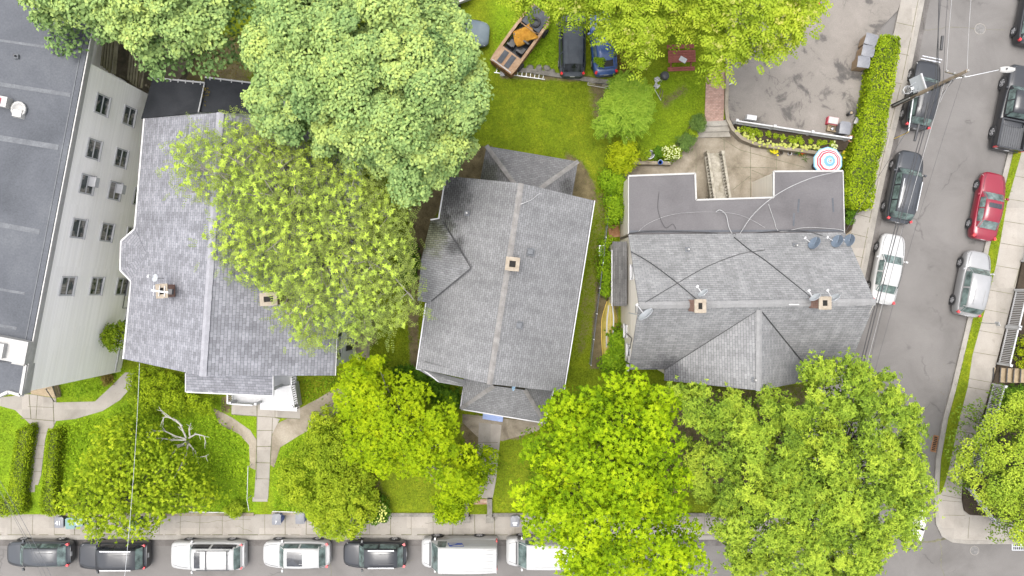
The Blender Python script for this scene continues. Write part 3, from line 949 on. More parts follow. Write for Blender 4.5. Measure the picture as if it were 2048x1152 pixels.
def shrink(poly, d):
    """move a convex-ish outline inwards"""
    cx = sum(p[0] for p in poly) / len(poly); cyy = sum(p[1] for p in poly) / len(poly)
    out = []
    n = len(poly)
    ar = sum(poly[i][0] * poly[(i + 1) % n][1] - poly[(i + 1) % n][0] * poly[i][1] for i in range(n))
    sg = 1 if ar > 0 else -1
    for i in range(n):
        a, b, c = Vector(poly[i - 1]), Vector(poly[i]), Vector(poly[(i + 1) % n])
        d1 = (b - a).normalized(); d2 = (c - b).normalized()
        n1 = Vector((-d1.y, d1.x)) * sg; n2 = Vector((-d2.y, d2.x)) * sg
        k = (n1 + n2)
        k = k / max(0.3, k.dot(k) / 2)
        out.append((b.x + k.x * d, b.y + k.y * d))
    return out

def chimney(root, roof, c, zb, zt, sx, sy, rz=0.0, flue=True, cap='mortar_cap'):
    c = Vector((c[0], c[1], 0))
    mb = MB().box(c + Vector((0, 0, (zb + zt) / 2)), (sx, sy, zt - zb), rz)
    ch = mb.build('chimney', M['brick'], roof)
    for v in ch.data.vertices: v.co -= root.location
    M2 = Matrix.Rotation(rz, 3, 'Z')
    t = 0.16
    mc = MB()
    for (x, y, w, h) in ((-(sx / 2 - t / 2 + .03), 0, t + .06, sy + .1), ((sx / 2 - t / 2 + .03), 0, t + .06, sy + .1), (0, -(sy / 2 - t / 2 + .03), sx - 2 * t + .0, t + .06), (0, sy / 2 - t / 2 + .03, sx - 2 * t + .0, t + .06)):
        mc.box(c + M2 @ Vector((x, y, 0)) + Vector((0, 0, zt + 0.05)), (w, h, 0.1), rz)
    mc.box(c + Vector((0, 0, zt + .006)), (sx - 2 * t, sy - 2 * t, 0.012), rz, mi=1)
    o = mc.build('chimney_cap', [M[cap], M['soot']], ch)
    for v in o.data.vertices: v.co -= root.location
    return ch

def roof_vent(root, roof, p, rz, kind='box'):
    mb = MB()
    p = Vector(p)
    if kind == 'box':
        mb.box(p + Vector((0, 0, .02)), (.46, .46, .03), rz)
        mb.box(p + Vector((0, 0, .13)), (.34, .32, .2), rz, taper=0.9)
    else:
        mb.box(p + Vector((0, 0, .02)), (.3, .3, .025), rz, mi=0)
        mb.cyl(p, .055, .38, 10, mi=1)
    o = mb.build('roof_vent', [M['seam'] if kind == 'box' else M['white_old'], M['iron']] if kind == 'box' else [M['seam'], M['white_old']], roof)
    for v in o.data.vertices: v.co -= root.location
    return o

# ================= A: cream apartment block with the flat roof (left edge of the photo)
ZA = 10.6
aN, aS = P(172, 122, ZA), P(45, 785, ZA)
dA = (aN - aS).normalized(); nA = Vector((dA.y, -dA.x, 0))       # nA points to the east
apt = thing('apartment_building', 'cream sided apartment block with flat dark roof and three rows of white framed windows', 'building', ((aS.x - 6), 3.0, ZY))
wW = -nA * 15
b0, b1 = Vector((aS.x, aS.y, 0)), Vector((aN.x, aN.y, 0))
wl = MB().prism([(b0.x, b0.y), (b1.x, b1.y), (b1.x + wW.x - 3.0 * 0, b1.y + wW.y), (b0.x + wW.x, b0.y + wW.y)], ZY - .4, ZA - 0.05)
# recessed north wing under the same roof
n2 = b1 + dA * 9 - nA * 3.2
n3 = b1 - nA * 3.2
wl.prism([(n3.x - nA.x * .01, n3.y + .01), (n2.x, n2.y), (n2.x - nA.x * 11, n2.y - nA.y * 11), (n3.x - nA.x * 11, n3.y - nA.y * 11)], ZY - .4, ZA - 0.06)
wall = wl.build('wall', M['siding_cream'], apt, world=True)
rf = MB()
e0, e1 = b0 + nA * .12 + dA * .2, b1 + nA * .12 + dA * 9.5
rf.prism([(e0.x, e0.y), (e1.x, e1.y), (e1.x - nA.x * 16, e1.y - nA.y * 16), (e0.x - nA.x * 16, e0.y - nA.y * 16)], ZA - .28, ZA, 0, 1)
roofA = rf.build('roof', [M['membrane'], M['white_old']], apt, world=True)
pa = MB()
q0, q1 = e0 - nA * .24, e1 - nA * .24
pa.beam(q0 + Vector((0, 0, ZA + .06)), q1 + Vector((0, 0, ZA + .06)), .28, .13)
sub(pa, 'parapet', M['membrane'], roofA, apt)
pa = MB()
q0, q1 = e0 + nA * .005, e1 + nA * .005
pa.beam(q0 + Vector((0, 0, ZA + .07)), q1 + Vector((0, 0, ZA + .07)), .07, .2)
sub(pa, 'edge_trim', M['white_old'], roofA, apt)
pa = MB()
q0, q1 = e0 - nA * .46, e1 - nA * .46
pa.beam(q0 + Vector((0, 0, ZA + .04)), q1 + Vector((0, 0, ZA + .04)), .06, .09)
for k, (y, w) in enumerate(((92, .10), (178, .16), (283, .22), (452, .2), (585, .10), (655, .12))):
    a = P(-200, y - 40, ZA); bb = P(168 - (y - 120) * .225 - 14, y + (12 if y < 500 else 2), ZA)
    pa.beam(a + Vector((0, 0, .006)), bb + Vector((0, 0, .006)), w * 1.4, .014, mi=0)
sub(pa, 'roof_seam', [M['seam']], roofA, apt)
# windows: three storeys
rows = [[(184, 201), (170, 293), (158, 365), (143, 455), (123, 572)], [(239, 224), (225, 311), (214, 378), (200, 463), (182, 572)], [(281, 243), (269, 326), (262, 390), (250, 470), (234, 573)]]
for zc, row in zip((8.45, 5.55, 2.65), rows):
    for (px, py) in row:
        o = Vector((0, 0, H)); d = P(px, py, 0) - o
        t = (b0 - o).dot(nA) / d.dot(nA)
        hit = o + d * t
        window(apt, Vector((hit.x, hit.y, zc)), nA, 1.0, 1.15)
# front parapet block, stepped lower roof over the front bay
fb = MB()
c = P(22, 690, ZA + .3)
fb.box((c.x - 1.2, c.y, ZA + .3), (4.6, 1.25, .6), math.atan2(dA.y, dA.x) - math.pi / 2)
fb.box((c.x - 1.6, c.y + .0, ZA + .75), (3.2, .8, .3), math.atan2(dA.y, dA.x) - math.pi / 2)
sub(fb, 'parapet_block', M['white_old'], roofA, apt)
fr = MB()
zB = ZA - .05
fpx = [(-120, 728), (26, 724), (53, 729), (43, 790), (18, 783), (-30, 806), (-120, 806)]
fr.prism(wpoly(fpx, zB + .22), zB - .5, zB + .22, 0, 1)
fbo = fr.build('front_roof', [M['membrane'], M['white_old']], apt, world=True)
tr = MB()
ring = [P(x, y, zB + .22) for x, y in fpx[1:6]]
for a, b in zip(ring[:-1], ring[1:]): tr.beam(a + Vector((0, 0, .05)), b + Vector((0, 0, .05)), .16, .12)
for a, b in zip(ring[:-1], ring[1:]): tr.beam(a + Vector((0.02, -.05, -.08)), b + Vector((0.02, -.05, -.08)), .1, .1)
sub(tr, 'edge_trim', M['white_old'], fbo, apt)
bay = MB().prism(shrink(wpoly(fpx, zB + .22), .18), ZY - .3, zB - .5)
bay.build('bay_wall', M['siding_cream'], apt, world=True)
# base trim and a service pipe along the foot of the wall
bt = MB()
bt.beam(b0 + nA * .03 + Vector((0, 0, ZY + .75)) + dA * .1, b1 + nA * .03 + Vector((0, 0, ZY + .75)) - dA * .1, .06, .14)
bt.build('base_trim', M['white'], apt, world=True)
pp_ = MB()
a = b0 + dA * 4.6 + nA * .08
pp_.tube([a + Vector((0, 0, 1.3)), a + Vector((0, 0, 2.15)), a + dA * 1.6 + Vector((0, 0, 2.2)), a + dA * 2.6 + Vector((0, 0, 2.05))], .03, 6)
pp_.build('service_pipe', M['cable'], apt, world=True)
# front steps with rails beside the block
st = thing('entry_steps', 'wooden entry landing and steps with a dark rail below the cream block', 'steps', P(85, 782, 1.0))
mb = MB()
mb.prism(wpoly([(58, 772), (100, 764), (112, 796), (62, 788)], 1.35), ZY, 1.35)
mb.build('landing', M['wood_tan'], st, world=True)
mb = MB()
for i, x in enumerate((101, 106, 111)):
    mb.prism(wpoly([(x - 5, 764 - i), (x, 763 - i), (x + 9, 790 - i), (x + 4, 792 - i)], 1.25 - i * .18), ZY, 1.25 - i * .18)
mb.build('step', M['wood_tan'], st, world=True)
mb = MB()
mb.tube([P(92, 778, 2.1), P(108, 803, 1.5), P(108, 803, ZY)], .03, 6); mb.tube([P(92, 778, 2.1), P(92, 778, 1.3)], .03, 6)
mb.tube([P(104, 766, 2.0), P(112, 792, 1.5), P(112, 792, ZY)], .025, 6)
mb.build('handrail', M['iron'], st, world=True)

M['wood_deck'] = mottled('mossy_boards', [(0.3, (0.30, 0.27, 0.16)), (0.7, (0.55, 0.50, 0.36))], 1.6, 12.0, 0.3)
# rear wooden deck with board stairs, north of the wall
deck_root = thing('wooden_deck', 'weathered wooden back deck with long boards beside the cream block', 'deck', P(235, 120, 3.4))
mb = MB()
q = [b1 + nA * .0 + dA * .15, b1 + dA * 7, b1 + dA * 7 + nA * 2.6, b1 + dA * 1.5 + nA * 2.6]
mb.prism([(b1 + dA * .1 - nA * 3.0)[:2], (b1 + dA * 8 - nA * 3.0)[:2], (b1 + dA * 8 + nA * 2.2)[:2], (b1 + dA * .1 + nA * .1 + dA * 0.0)[:2]], ZY - .2, 1.4)
mb.build('deck_floor', M['wood_old'], deck_root, world=True)
def deck_flight(pxa, pxb, dx, n, z):
    mb = MB()
    for k in range(n):
        a, b = P(pxa[0] + k * dx, pxa[1] + k * 2.4, z), P(pxb[0] + k * dx * 1.0, pxb[1] + k * 4.4, z)
        mb.beam(a, b, .12, .2)
    mb.beam(P(pxa[0] + n * dx + 3, pxa[1], z + .1), P(pxb[0] + n * dx + 3, pxb[1] + n * 4, z + .1), .2, .12)
    return mb.build('board_flight', M['wood_deck'], deck_root, world=True)
deck_flight((213, 40), (204, 132), 5.2, 4, 5.0)
deck_flight((266, 70), (257, 160), 5.4, 4, 4.4)
mb = MB()
mb.prism(wpoly([(238, 60), (268, 80), (258, 165), (228, 150)], 4.1), 3.9, 4.1)
mb.build('deck_floor', M['wood_old'], deck_root, world=True)
mb = MB()
mb.beam(P(240, 48, 5.0), P(292, 88, 5.0), .12, .12)
for (x, y) in ((244, 52), (268, 70), (290, 87), (292, 170), (240, 150)): mb.beam(P(x, y, 5.0), Vector((P(x, y, 5.0).x, P(x, y, 5.0).y, ZY)), .12, .12)
mb.beam(P(292, 88, 5.0), P(277, 175, 4.6), .12, .12)
mb.build('railing', M['wood_old'], deck_root, world=True)
mb = MB()
mb.lathe(P(200, 72, 1.4), [(.0, .95), (.5, .95), (.55, .9), (.55, 0.0)], 18)
tag(mb.build('rain_barrel', M['stone'], origin=P(200, 72, 1.4)), 'round grey barrel on the back deck under the big tree', 'barrel')

# ================= B: lilac grey shingled house
ZE, ZR = 7.5, 11.1
B_nl, B_sl = P(290, 237, ZE), P(248, 718, ZE)
B_rn, B_rs = P(440, 225, ZR), P(405, 752, ZR)
B_sr = P(668, 751, ZE)
B_nr = Vector((2 * B_rn.x - B_nl.x, 2 * B_rn.y - B_nl.y, ZE))
hB = thing('shingled_house', 'white sided house with lilac grey shingle roof and two chimneys, beside the cream block', 'house', (-17, 2.5, ZY))
outl = shrink([(B_nl.x, B_nl.y), (B_nr.x, B_nr.y), (B_sr.x, B_sr.y), (B_sl.x, B_sl.y)], .32)
wl = MB().prism(outl, ZY - .3, ZE - .05)
gy = (Vector((outl[0][0], outl[0][1], ZE - .06)), Vector((outl[1][0], outl[1][1], ZE - .06)), Vector((outl[2][0], outl[2][1], ZE - .06)), Vector((outl[3][0], outl[3][1], ZE - .06)))
mN = (gy[0] + gy[1]) / 2 + Vector((0, 0, ZR - ZE - .12)); mS = (gy[2] + gy[3]) / 2 + Vector((0, 0, ZR - ZE - .12))
wl.add([gy[0], gy[1], mN], [[0, 1, 2]]); wl.add([gy[2], gy[3], mS], [[0, 1, 2]])
wl.build('wall', M['siding_white'], hB, world=True)
rf = MB()
rf.slab([B_nl, B_rn, B_rs, B_sl], .14)
rf.slab([B_rn, B_nr, B_sr, B_rs], .14)
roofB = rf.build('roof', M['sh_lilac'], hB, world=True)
o = ridge_cap(roofB, [B_rn, B_rs], .2, M['ridge_lilac'], roof_dz=.45); 
for v in o.data.vertices: v.co -= hB.location * 0
# hipped bay on the left eave
rf = MB()
A_ = P(294, 506, 8.1) + Vector((0, 0, .10))
e1_, e2_, e3_, e4_ = P(270, 458, ZE + .03), P(244, 482, ZE - .05), P(242, 540, ZE - .05), P(263, 563, ZE + .03)
rf.slab([e1_, e2_, A_], .1); rf.slab([e2_, e3_, A_], .1); rf.slab([e3_, e4_, A_], .1)
bayr = rf.build('bay_roof', M['sh_lilac'], hB, world=True)
MBb = MB().prism(shrink([(e1_.x + .5, e1_.y), (e2_.x, e2_.y), (e3_.x, e3_.y), (e4_.x + .5, e4_.y)], .15), ZY - .2, ZE - .12)
MBb.build('bay_wall', M['siding_white'], hB, world=True)
def px_line(pts, z): return [P(a, b, z) for a, b in pts]
g = gutter(hB, [B_nl + Vector((-.06, 0, -.05)), e1_ + Vector((-.04, 0, -.06)), e2_ + Vector((-.05, 0, -.02)), e3_ + Vector((-.05, 0, -.02)), e4_ + Vector((-.04, 0, -.06)), B_sl + Vector((-.06, 0, -.05))], 'white', .09)
g = gutter(hB, [B_nr + Vector((.06, 0, -.05)), B_sr + Vector((.06, 0, -.05))], 'white', .09)
mb = MB().beam(B_nr + Vector((.02, 0, .015)), B_sr + Vector((.02, 0, .015)), .08, .03)
mb.build('drip_edge', M['black_trim'], hB, world=True)
# front porch roof (shed) continuing the slope
q = [P(372, 746, 7.35), P(545, 750, 7.35), P(545, 791, 6.75), P(372, 783, 6.75)]
pr = MB().slab(q, .12)
pr.build('porch_roof', M['sh_lilac'], hB, world=True)
fp = MB().beam(q[3] + Vector((0, -.03, -.08)), q[2] + Vector((0, -.03, -.08)), .08, .16)
fp.beam(q[1] + Vector((.03, 0, -.08)), q[2] + Vector((.03, 0, -.08)), .06, .16); fp.beam(q[0] + Vector((-.03, 0, -.08)), q[3] + Vector((-.03, 0, -.08)), .06, .16)
fp.build('fascia', M['white'], hB, world=True)
cl, ch_ = chimney(hB, roofB, (P(325, 582, 10.6).x, P(325, 582, 10.6).y), 8.3, 10.6, .55, .7, R(4)), None
chimney(hB, roofB, (P(543, 598, 10.9).x, P(543, 598, 10.9).y), 8.0, 11.3, .85, .62, R(4))
# east wall windows with dark shutters, and a few on the other sides
ew = Vector((outl[1][0] - outl[2][0], outl[1][1] - outl[2][1], 0)).normalized(); en = Vector((ew.y, -ew.x, 0))
def on_wall(base, nrm, px, py):
    o = Vector((0, 0, H)); d = P(px, py, 0) - o
    t = (Vector((base[0], base[1], 0)) - o).dot(nrm) / d.dot(nrm)
    return o + d * t
for (px, py, h) in ((698, 674, 1.5), (708, 672, 1.2), (676, 690, 1.2)):
    w_ = on_wall(outl[2], en, px, py)
    z = min(max(w_.z, 1.8), 6.6)
    window(hB, Vector((w_.x, w_.y, z)), en, .85, h)
    for sg in (-1, 1): MB().box(Vector((w_.x, w_.y, z)) + en * .03 + ew * sg * .72, (.06, .34, h + .1), math.atan2(en.y, en.x)).build('shutter', M['shutter'], hB, world=True)
sn = Vector((outl[2][0] - outl[3][0], outl[2][1] - outl[3][1], 0)).normalized(); so = Vector((sn.y, -sn.x, 0))
for f_, z in ((.12, 5.2), (.12, 2.4), (.86, 5.2), (.86, 2.4)):
    c = Vector((outl[3][0], outl[3][1], z)) + sn * f_ * 12.2
    window(hB, c, so, .85, 1.35)
# two-level porch: deck, columns, railings
pz = 1.55
porch = MB().prism(wpoly([(466, 770), (590, 765), (597, 813), (466, 804)], pz), ZY - .2, pz)
porch_o = porch.build('porch_floor', M['white'], hB, world=True)
stp = MB()
for k in range(3):
    stp.prism(wpoly([(520, 806 + k * 4), (594, 811 + k * 4), (594, 815 + k * 4), (520, 811 + k * 4)], pz - .25 * (k + 1)), ZY - .1, pz - .25 * (k + 1))
stp.build('porch_step', M['white'], hB, world=True)
up = MB().prism(wpoly([(545, 752), (592, 752), (592, 768), (545, 778)], 4.4), 4.2, 4.4)
up.build('balcony_floor', M['white'], hB, world=True)
for (x, y, top) in ((472, 801, pz + 1.1), (522, 803, pz + 1.1), (594, 809, pz + 1.1), (-15.0, -6.35, 6.6), (-19.3, -6.1, 6.6)):
    p = P(x, y, pz) if x > 0 else Vector((x, y, 0))
    MB().box((p.x, p.y, (pz + top) / 2), (.16, .16, top - pz)).build('porch_column', M['white'], hB, world=True)
def railing(a, b, z, h=.95, gap=.14, th=.045):
    mb = MB()
    a, b = Vector((a[0], a[1], z)), Vector((b[0], b[1], z))
    mb.beam(a + Vector((0, 0, h)), b + Vector((0, 0, h)), .09, .07)
    mb.beam(a + Vector((0, 0, .12)), b + Vector((0, 0, .12)), .06, .06)
    n = max(2, int((b - a).length / gap))
    for k in range(n + 1):
        p = lerp(a, b, k / n)
        mb.beam(p + Vector((0, 0, .1)), p + Vector((0, 0, h)), th, th, up=Vector((1, 0, 0)))
    mb.build('railing', M['white'], hB, world=True)
railing(P(590, 768, pz), P(597, 811, pz), pz)
railing(P(471, 803, pz), P(515, 806, pz), pz)
railing(P(548, 776, 4.4), P(592, 767, 4.4), 4.4)
railing(P(592, 752, 4.4), P(592, 767, 4.4), 4.4)
railing(P(466, 780, pz), P(466, 803, pz), pz)
# rear flat-roofed additions
for i, (px_, z) in enumerate(((((305, 157), (409, 167), (402, 228), (288, 240)), 5.0), (((410, 156), (560, 174), (560, 232), (403, 226)), 4.8))):
    w4 = wpoly(px_, z)
    ad = MB().prism(shrink(w4, .2), ZY - .2, z - .12)
    ad.build('addition_wall', M['siding_white'], hB, world=True)
    r_ = MB().slab([Vector((p[0], p[1], z + (.0 if k < 2 else .35))) for k, p in enumerate(w4)], .12)
    r_.build('addition_roof', M['membrane_black'], hB, world=True)
    g2 = MB().beam(Vector((*w4[0], z - .02)) + Vector((0, .05, 0)), Vector((*w4[1], z - .02)) + Vector((0, .05, 0)), .09, .1)
    for k in range(7):
        p = lerp(Vector((*w4[0], z + .05)), Vector((*w4[1], z + .05)), (k + .5) / 7)
        g2.box(p, (.06, .22, .03), R(-5))
    g2.build('gutter', M['white'], hB, world=True)
    if i == 0: MB().beam(Vector((*w4[1], z)), Vector((*w4[2], z + .37)), .06, .08).build('edge_trim', M['white'], hB, world=True)

# ================= C: mid grey house in the middle
hC = thing('shingled_house', 'house with mid grey stained shingle roof, hipped porches front and back, in the middle', 'house', (-.4, .3, ZY))
ZE, ZR = 6.9, 9.35
C_nl, C_sl = P(893, 352, ZE), P(833, 738, ZE)
C_nr, C_sr = P(1187.5, 401, ZE), P(1126, 784, ZE)
C_rn, C_rs = P(1042.5, 366.5, ZR), P(979, 768, ZR)
outl = shrink([(C_nl.x, C_nl.y), (C_nr.x, C_nr.y), (C_sr.x, C_sr.y), (C_sl.x, C_sl.y)], .3)
outl = [outl[0], outl[1], outl[2], (P(912, 764, ZE).x + .1, P(912, 764, ZE).y + .5), (outl[3][0], outl[3][1] + .25)]
wl = MB().prism(outl, ZY - .3, ZE - .05)
gN = [Vector((*outl[0], ZE - .06)), Vector((*outl[1], ZE - .06))]
mN = C_rn + (C_rs - C_rn).normalized() * .3 + Vector((0, 0, -.15)); mS = C_rs - (C_rs - C_rn).normalized() * .35 + Vector((0, 0, -.15))
wl.add([gN[0], gN[1], mN], [[0, 1, 2]])
wl.add([Vector((*outl[2], ZE - .06)), Vector((*outl[4], ZE + .2)), mS], [[0, 1, 2]])
wl.build('wall', M['siding_grey'], hC, world=True)
rf = MB()
C_sl2 = P(845, 739, ZE + .12)
rf.slab([C_nl, C_rn, C_rs, C_sl2, C_sl], .14)
rf.slab([C_rn, C_nr, C_sr, C_rs], .14)
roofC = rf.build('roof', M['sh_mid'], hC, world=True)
ridge_cap(roofC, [C_rn, C_rs], .17, M['ridge_mid'], roof_dz=.4)
# left cross gable
g1, g2_, g3 = P(861, 441, ZE + .02), P(842.5, 519, 8.45), P(835, 601, ZE + .02)
ap = P(942, 536, 8.42); v1, v3 = P(882, 437, ZE + .1), P(858, 606, ZE + .1)
v1b = P(885, 440, ZE + .12)
cg = MB()
cg.slab([g1, v1, ap, g2_], .1); cg.slab([g2_, ap, v3, g3], .1)
cgr = cg.build('gable_roof', M['sh_mid'], hC, world=True)
wl = MB().prism([(g1.x + .2, g1.y - .15), (g3.x + .2, g3.y + .15), (g3.x + 1.2, g3.y + .15), (g1.x + 1.2, g1.y - .15)], ZY - .2, ZE - .1)
wl.add([g1 + Vector((.2, -.15, -.1)), g3 + Vector((.2, .15, -.1)), g2_ + Vector((.2, 0, -.12))], [[0, 1, 2]])
wl.build('gable_wall', M['siding_grey'], hC, world=True)
# the dark open valley lines where the gable meets the roof
va = MB()
for a, b in ((v1, ap), (v3, ap)):
    va.beam(lerp(a, b, .06) + Vector((0, 0, .03)), b + Vector((0, 0, .03)), .06, .03)
sub(va, 'valley', M['iron'], cgr, hC)
# angled lower-left pent with its gutter, front porch hip roof
pe = MB()
pe.slab([P(834, 738, ZE - .12), P(845, 739, ZE - .0), P(930, 760, ZE + .55), P(932, 771, ZE - .45), P(877, 763, ZE - .5)], .1)
pe.build('pent_roof', M['sh_mid'], hC, world=True)
zf0, zf1 = 4.1, 5.4
f1, f2, f3, f4 = P(922, 817, zf0), P(1090, 845, zf0), P(1106, 780, zf0), P(929, 772, zf0)
t1, t2 = P(988, 772, zf1), P(1050, 780, zf1)
fr = MB()
fr.slab([f1, f2, t2, t1], .12); fr.slab([f4 + Vector((0, .6, .4)), f4, f1, t1], .12); fr.slab([f2, f3, f3 + Vector((0, .8, .4)), t2 + Vector((0, .8, 0.1)), t2], .12)
frr = fr.build('porch_roof', M['sh_mid'], hC, world=True)
ridge_cap(frr, [t1, f1], .13, M['ridge_mid'], 'hip_cap', roof_dz=.2); ridge_cap(frr, [t2, f2], .13, M['ridge_mid'], 'hip_cap', roof_dz=.2)
porch = MB()
pp4 = shrink([(f1.x, f1.y), (f2.x, f2.y), (f3.x, f3.y + .7), (f4.x, f4.y + .7)], .35)
porch.prism(pp4, ZY - .2, 1.35)
porch.build('porch_floor', M['wood_old'], hC, world=True)
for p in pp4[:2] + [((pp4[0][0] * 2 + pp4[1][0]) / 3, (pp4[0][1] * 2 + pp4[1][1]) / 3), ((pp4[0][0] + pp4[1][0] * 2) / 3, (pp4[0][1] + pp4[1][1] * 2) / 3)]:
    MB().box((p[0], p[1], 2.7), (.15, .15, 2.7)).build('porch_column', M['white_old'], hC, world=True)
bs = MB()
a, b = P(967, 826, 1.2), P(1006, 832, 1.2)
for k in range(3): bs.box(((a.x + b.x) / 2 - .02 * k, (a.y + b.y) / 2 - .0 - k * .16, 1.2 - k * .2), (1.42, .34, .06), R(-9))
bs.build('porch_step', plain('blue_grey_step_paint', (0.20, 0.27, 0.48), 0.6), hC, world=True)
gutter(hC, [f1 + Vector((0, -.05, -.05)), f2 + Vector((0, -.05, -.05)), f3 + Vector((.04, 0, -.05))], 'white', .07)
gutter(hC, [f1 + Vector((-.05, 0, -.05)), f4 + Vector((-.05, 0, -.05)), P(877, 763, ZE - .55), P(845, 738, ZE - .1), P(833, 738, ZE - .1), v3 + Vector((-.2, 0, -.1))], 'white', .07)
gutter(hC, [C_nr + Vector((.05, 0, -.05)), C_sr + Vector((.05, 0, -.05))], 'white', .08)
gutter(hC, [C_nl + Vector((-.05, 0, -.05)), v1 + Vector((-.15, 0, -.1)), g1 + Vector((-.0, .05, -.05))], 'white', .08)
MB().beam(C_nr + Vector((.0, 0, .015)), C_sr + Vector((.0, 0, .015)), .06, .03).build('drip_edge', M['black_trim'], hC, world=True)
# back porch hip roof
zb0, zb1 = 3.3, 4.9
k1, k2, k3, k4 = P(973, 292, zb0), P(1156, 323, zb0), P(1143, 400, zb0), P(958, 372, zb0)
u1, u2 = P(1032, 372, zb1), P(1080, 377, zb1)
br_ = MB()
br_.slab([k1, k2, u2, u1], .12); br_.slab([k4, k1, u1, u1 + Vector((0, -.6, 0))], .12); br_.slab([k2, k3, u2 + Vector((0, -.6, 0)), u2], .12)
brr = br_.build('back_porch_roof', M['sh_mid_back'], hC, world=True)
ridge_cap(brr, [u1, k1], .15, M['ridge_mid'], 'hip_cap', roof_dz=.2); ridge_cap(brr, [u2, k2], .15, M['ridge_mid'], 'hip_cap', roof_dz=.2)
MB().prism(shrink([(k1.x, k1.y), (k2.x, k2.y), (k3.x, k3.y - .6), (k4.x, k4.y - .6)], .3), ZY - .2, zb0 - .1).build('back_porch_wall', M['siding_grey'], hC, world=True)
chimney(hC, roofC, (P(1025, 528, 10.2).x, P(1025, 528, 10.2).y), 8.6, 10.2, .68, .68, R(-6))
roof_vent(hC, roofC, P(1061, 504, 8.9) + Vector((0, 0, .0)), R(-9))
roof_vent(hC, roofC, P(1038, 650, 8.75), R(-9))
roof_vent(hC, roofC, P(934, 427, 7.95), R(-9), 'pipe')
for (f_, z) in ((.25, 5.2), (.6, 5.2), (.25, 2.5), (.6, 2.5), (.85, 5.2)):
    a, b = Vector((*outl[1], 0)), Vector((*outl[2], 0))
    d = (b - a).normalized(); nn = Vector((-d.y, d.x, 0))
    window(hC, lerp(a, b, f_) + Vector((0, 0, z)), nn, .8, 1.3)

# ================= D: light grey corner house
hD = thing('shingled_house', 'tan sided corner house with light grey gable roof and a flat rear roof', 'house', (14, 0, .2))
ZE, ZR, ZFL = 4.8, 9.0, 4.5
D_nw, D_ne = P(1257, 469, ZE), P(1690, 465, ZE)
D_rw, D_re = P(1278, 611, ZR), P(1751, 604, ZR)
D_sw, D_se = P(1258, 739, ZE), P(1696, 738, ZE)
wx0, wx1 = D_nw.x + .14, D_ne.x - .25
ysw = D_sw.y + .35
wl = MB().prism([(wx0, ysw), (wx1, ysw), (wx1, D_nw.y - .1), (wx0, D_nw.y - .1)], -.1, ZE - .02)
for xx in (wx0, wx1):
    wl.add([(xx, ysw, ZE - .03), (xx, D_nw.y - .1, ZE - .03), (xx, D_rw.y, ZR - .12)], [[0, 1, 2]])
# flat-roofed rear wing, walls
FL = [(1257, 352), (1390, 347), (1392, 400), (1547, 395), (1547, 343), (1685, 342), (1688, 466), (1257, 468)]
flw = wpoly(FL, ZFL)
wl.prism(shrink([flw[0], flw[1], flw[2], (flw[2][0], flw[7][1]), flw[7]], .06), -.1, ZFL - .12)
wl.prism(shrink([flw[4], flw[5], flw[6], (flw[4][0], flw[6][1])], .06), -.1, ZFL - .12)
wl.prism([(flw[2][0] - .1, flw[7][1]), (flw[4][0] + .1, flw[7][1]), (flw[3][0] + .1, flw[3][1] - .9), (flw[2][0] - .1, flw[2][1] - .9)], -.1, ZFL - .13)
# front gable wall
G_l, G_r, G_f = P(1329, 761, ZE), P(1615, 762, ZE), P(1518, 781, 8.55)
wl.prism([(G_l.x + .25, G_l.y + .3), (G_r.x - .25, G_r.y + .3), (G_r.x - .25, ysw + .2), (G_l.x + .25, ysw + .2)], -.1, ZE - .05)
wl.add([(G_l.x + .25, G_l.y + .3, ZE - .06), (G_r.x - .25, G_r.y + .3, ZE - .06), (G_f.x, G_f.y + .3, 8.4)], [[0, 1, 2]])
wl.build('wall', M['siding_tan'], hD, world=True)
rf = MB()
rf.slab([D_nw, D_ne, D_re, D_rw], .14)
rf.slab([D_rw, D_re, D_se, D_sw], .14)
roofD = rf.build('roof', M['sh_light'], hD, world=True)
ridge_cap(roofD, [D_rw, D_re], .2, M['ridge_light'], roof_dz=.5)
gr_ = MB()
topz = P(1516, 618, 8.62)
topz = Vector((G_f.x, topz.y, 8.62))
vl, vr = P(1329, 750, ZE + .22), P(1612, 752, ZE + .22)
vl = Vector((G_l.x, D_sw.y + .02, ZE + .03)); vr = Vector((G_r.x, D_se.y + .02, ZE + .03))
gr_.slab([G_l, G_f, topz, vl], .12); gr_.slab([G_f, G_r, vr, topz], .12)
grr = gr_.build('gable_roof', M['sh_light'], hD, world=True)
ridge_cap(grr, [topz, G_f], .17, M['ridge_light'], roof_dz=.5)
va = MB()
va.beam(vl + Vector((0, 0, .07)), topz + Vector((0, 0, .05)), .03, .03); va.beam(vr + Vector((0, 0, .07)), topz + Vector((0, 0, .05)), .06, .03)
sub(va, 'valley', M['iron'], grr, hD)
fl = MB().prism(flw, ZFL - .14, ZFL)
flr = fl.build('flat_roof', M['membrane_warm'], hD, world=True)
tr = MB()
ring = [Vector((p[0], p[1], ZFL)) for p in flw]
for i in (0, 1, 2, 3, 4):
    tr.beam(ring[i], ring[i + 1], .11, .12)
tr.beam(ring[7] + Vector((-.01, 0, 0)), ring[0] + Vector((-.01, 0, 0)), .06, .12); tr.beam(ring[5] + Vector((.01, 0, 0)), ring[6] + Vector((.01, 0, 0)), .06, .12)
sub(tr, 'edge_trim', M['white_old'], flr, hD)
pt = MB()
for (x0, y0, x1, y1) in ((1598, 398, 1596, 425), (1665, 396, 1667, 424), (1588, 426, 1587, 452)):
    pt.beam(P(x0, y0, ZFL + .006), P(x1, y1, ZFL + .006), .12, .014)
sub(pt, 'roof_patch', M['membrane'], flr, hD)
sm = MB().beam(P(1257, 463, ZFL + .02), P(1688, 461, ZFL + .02), .14, .03)
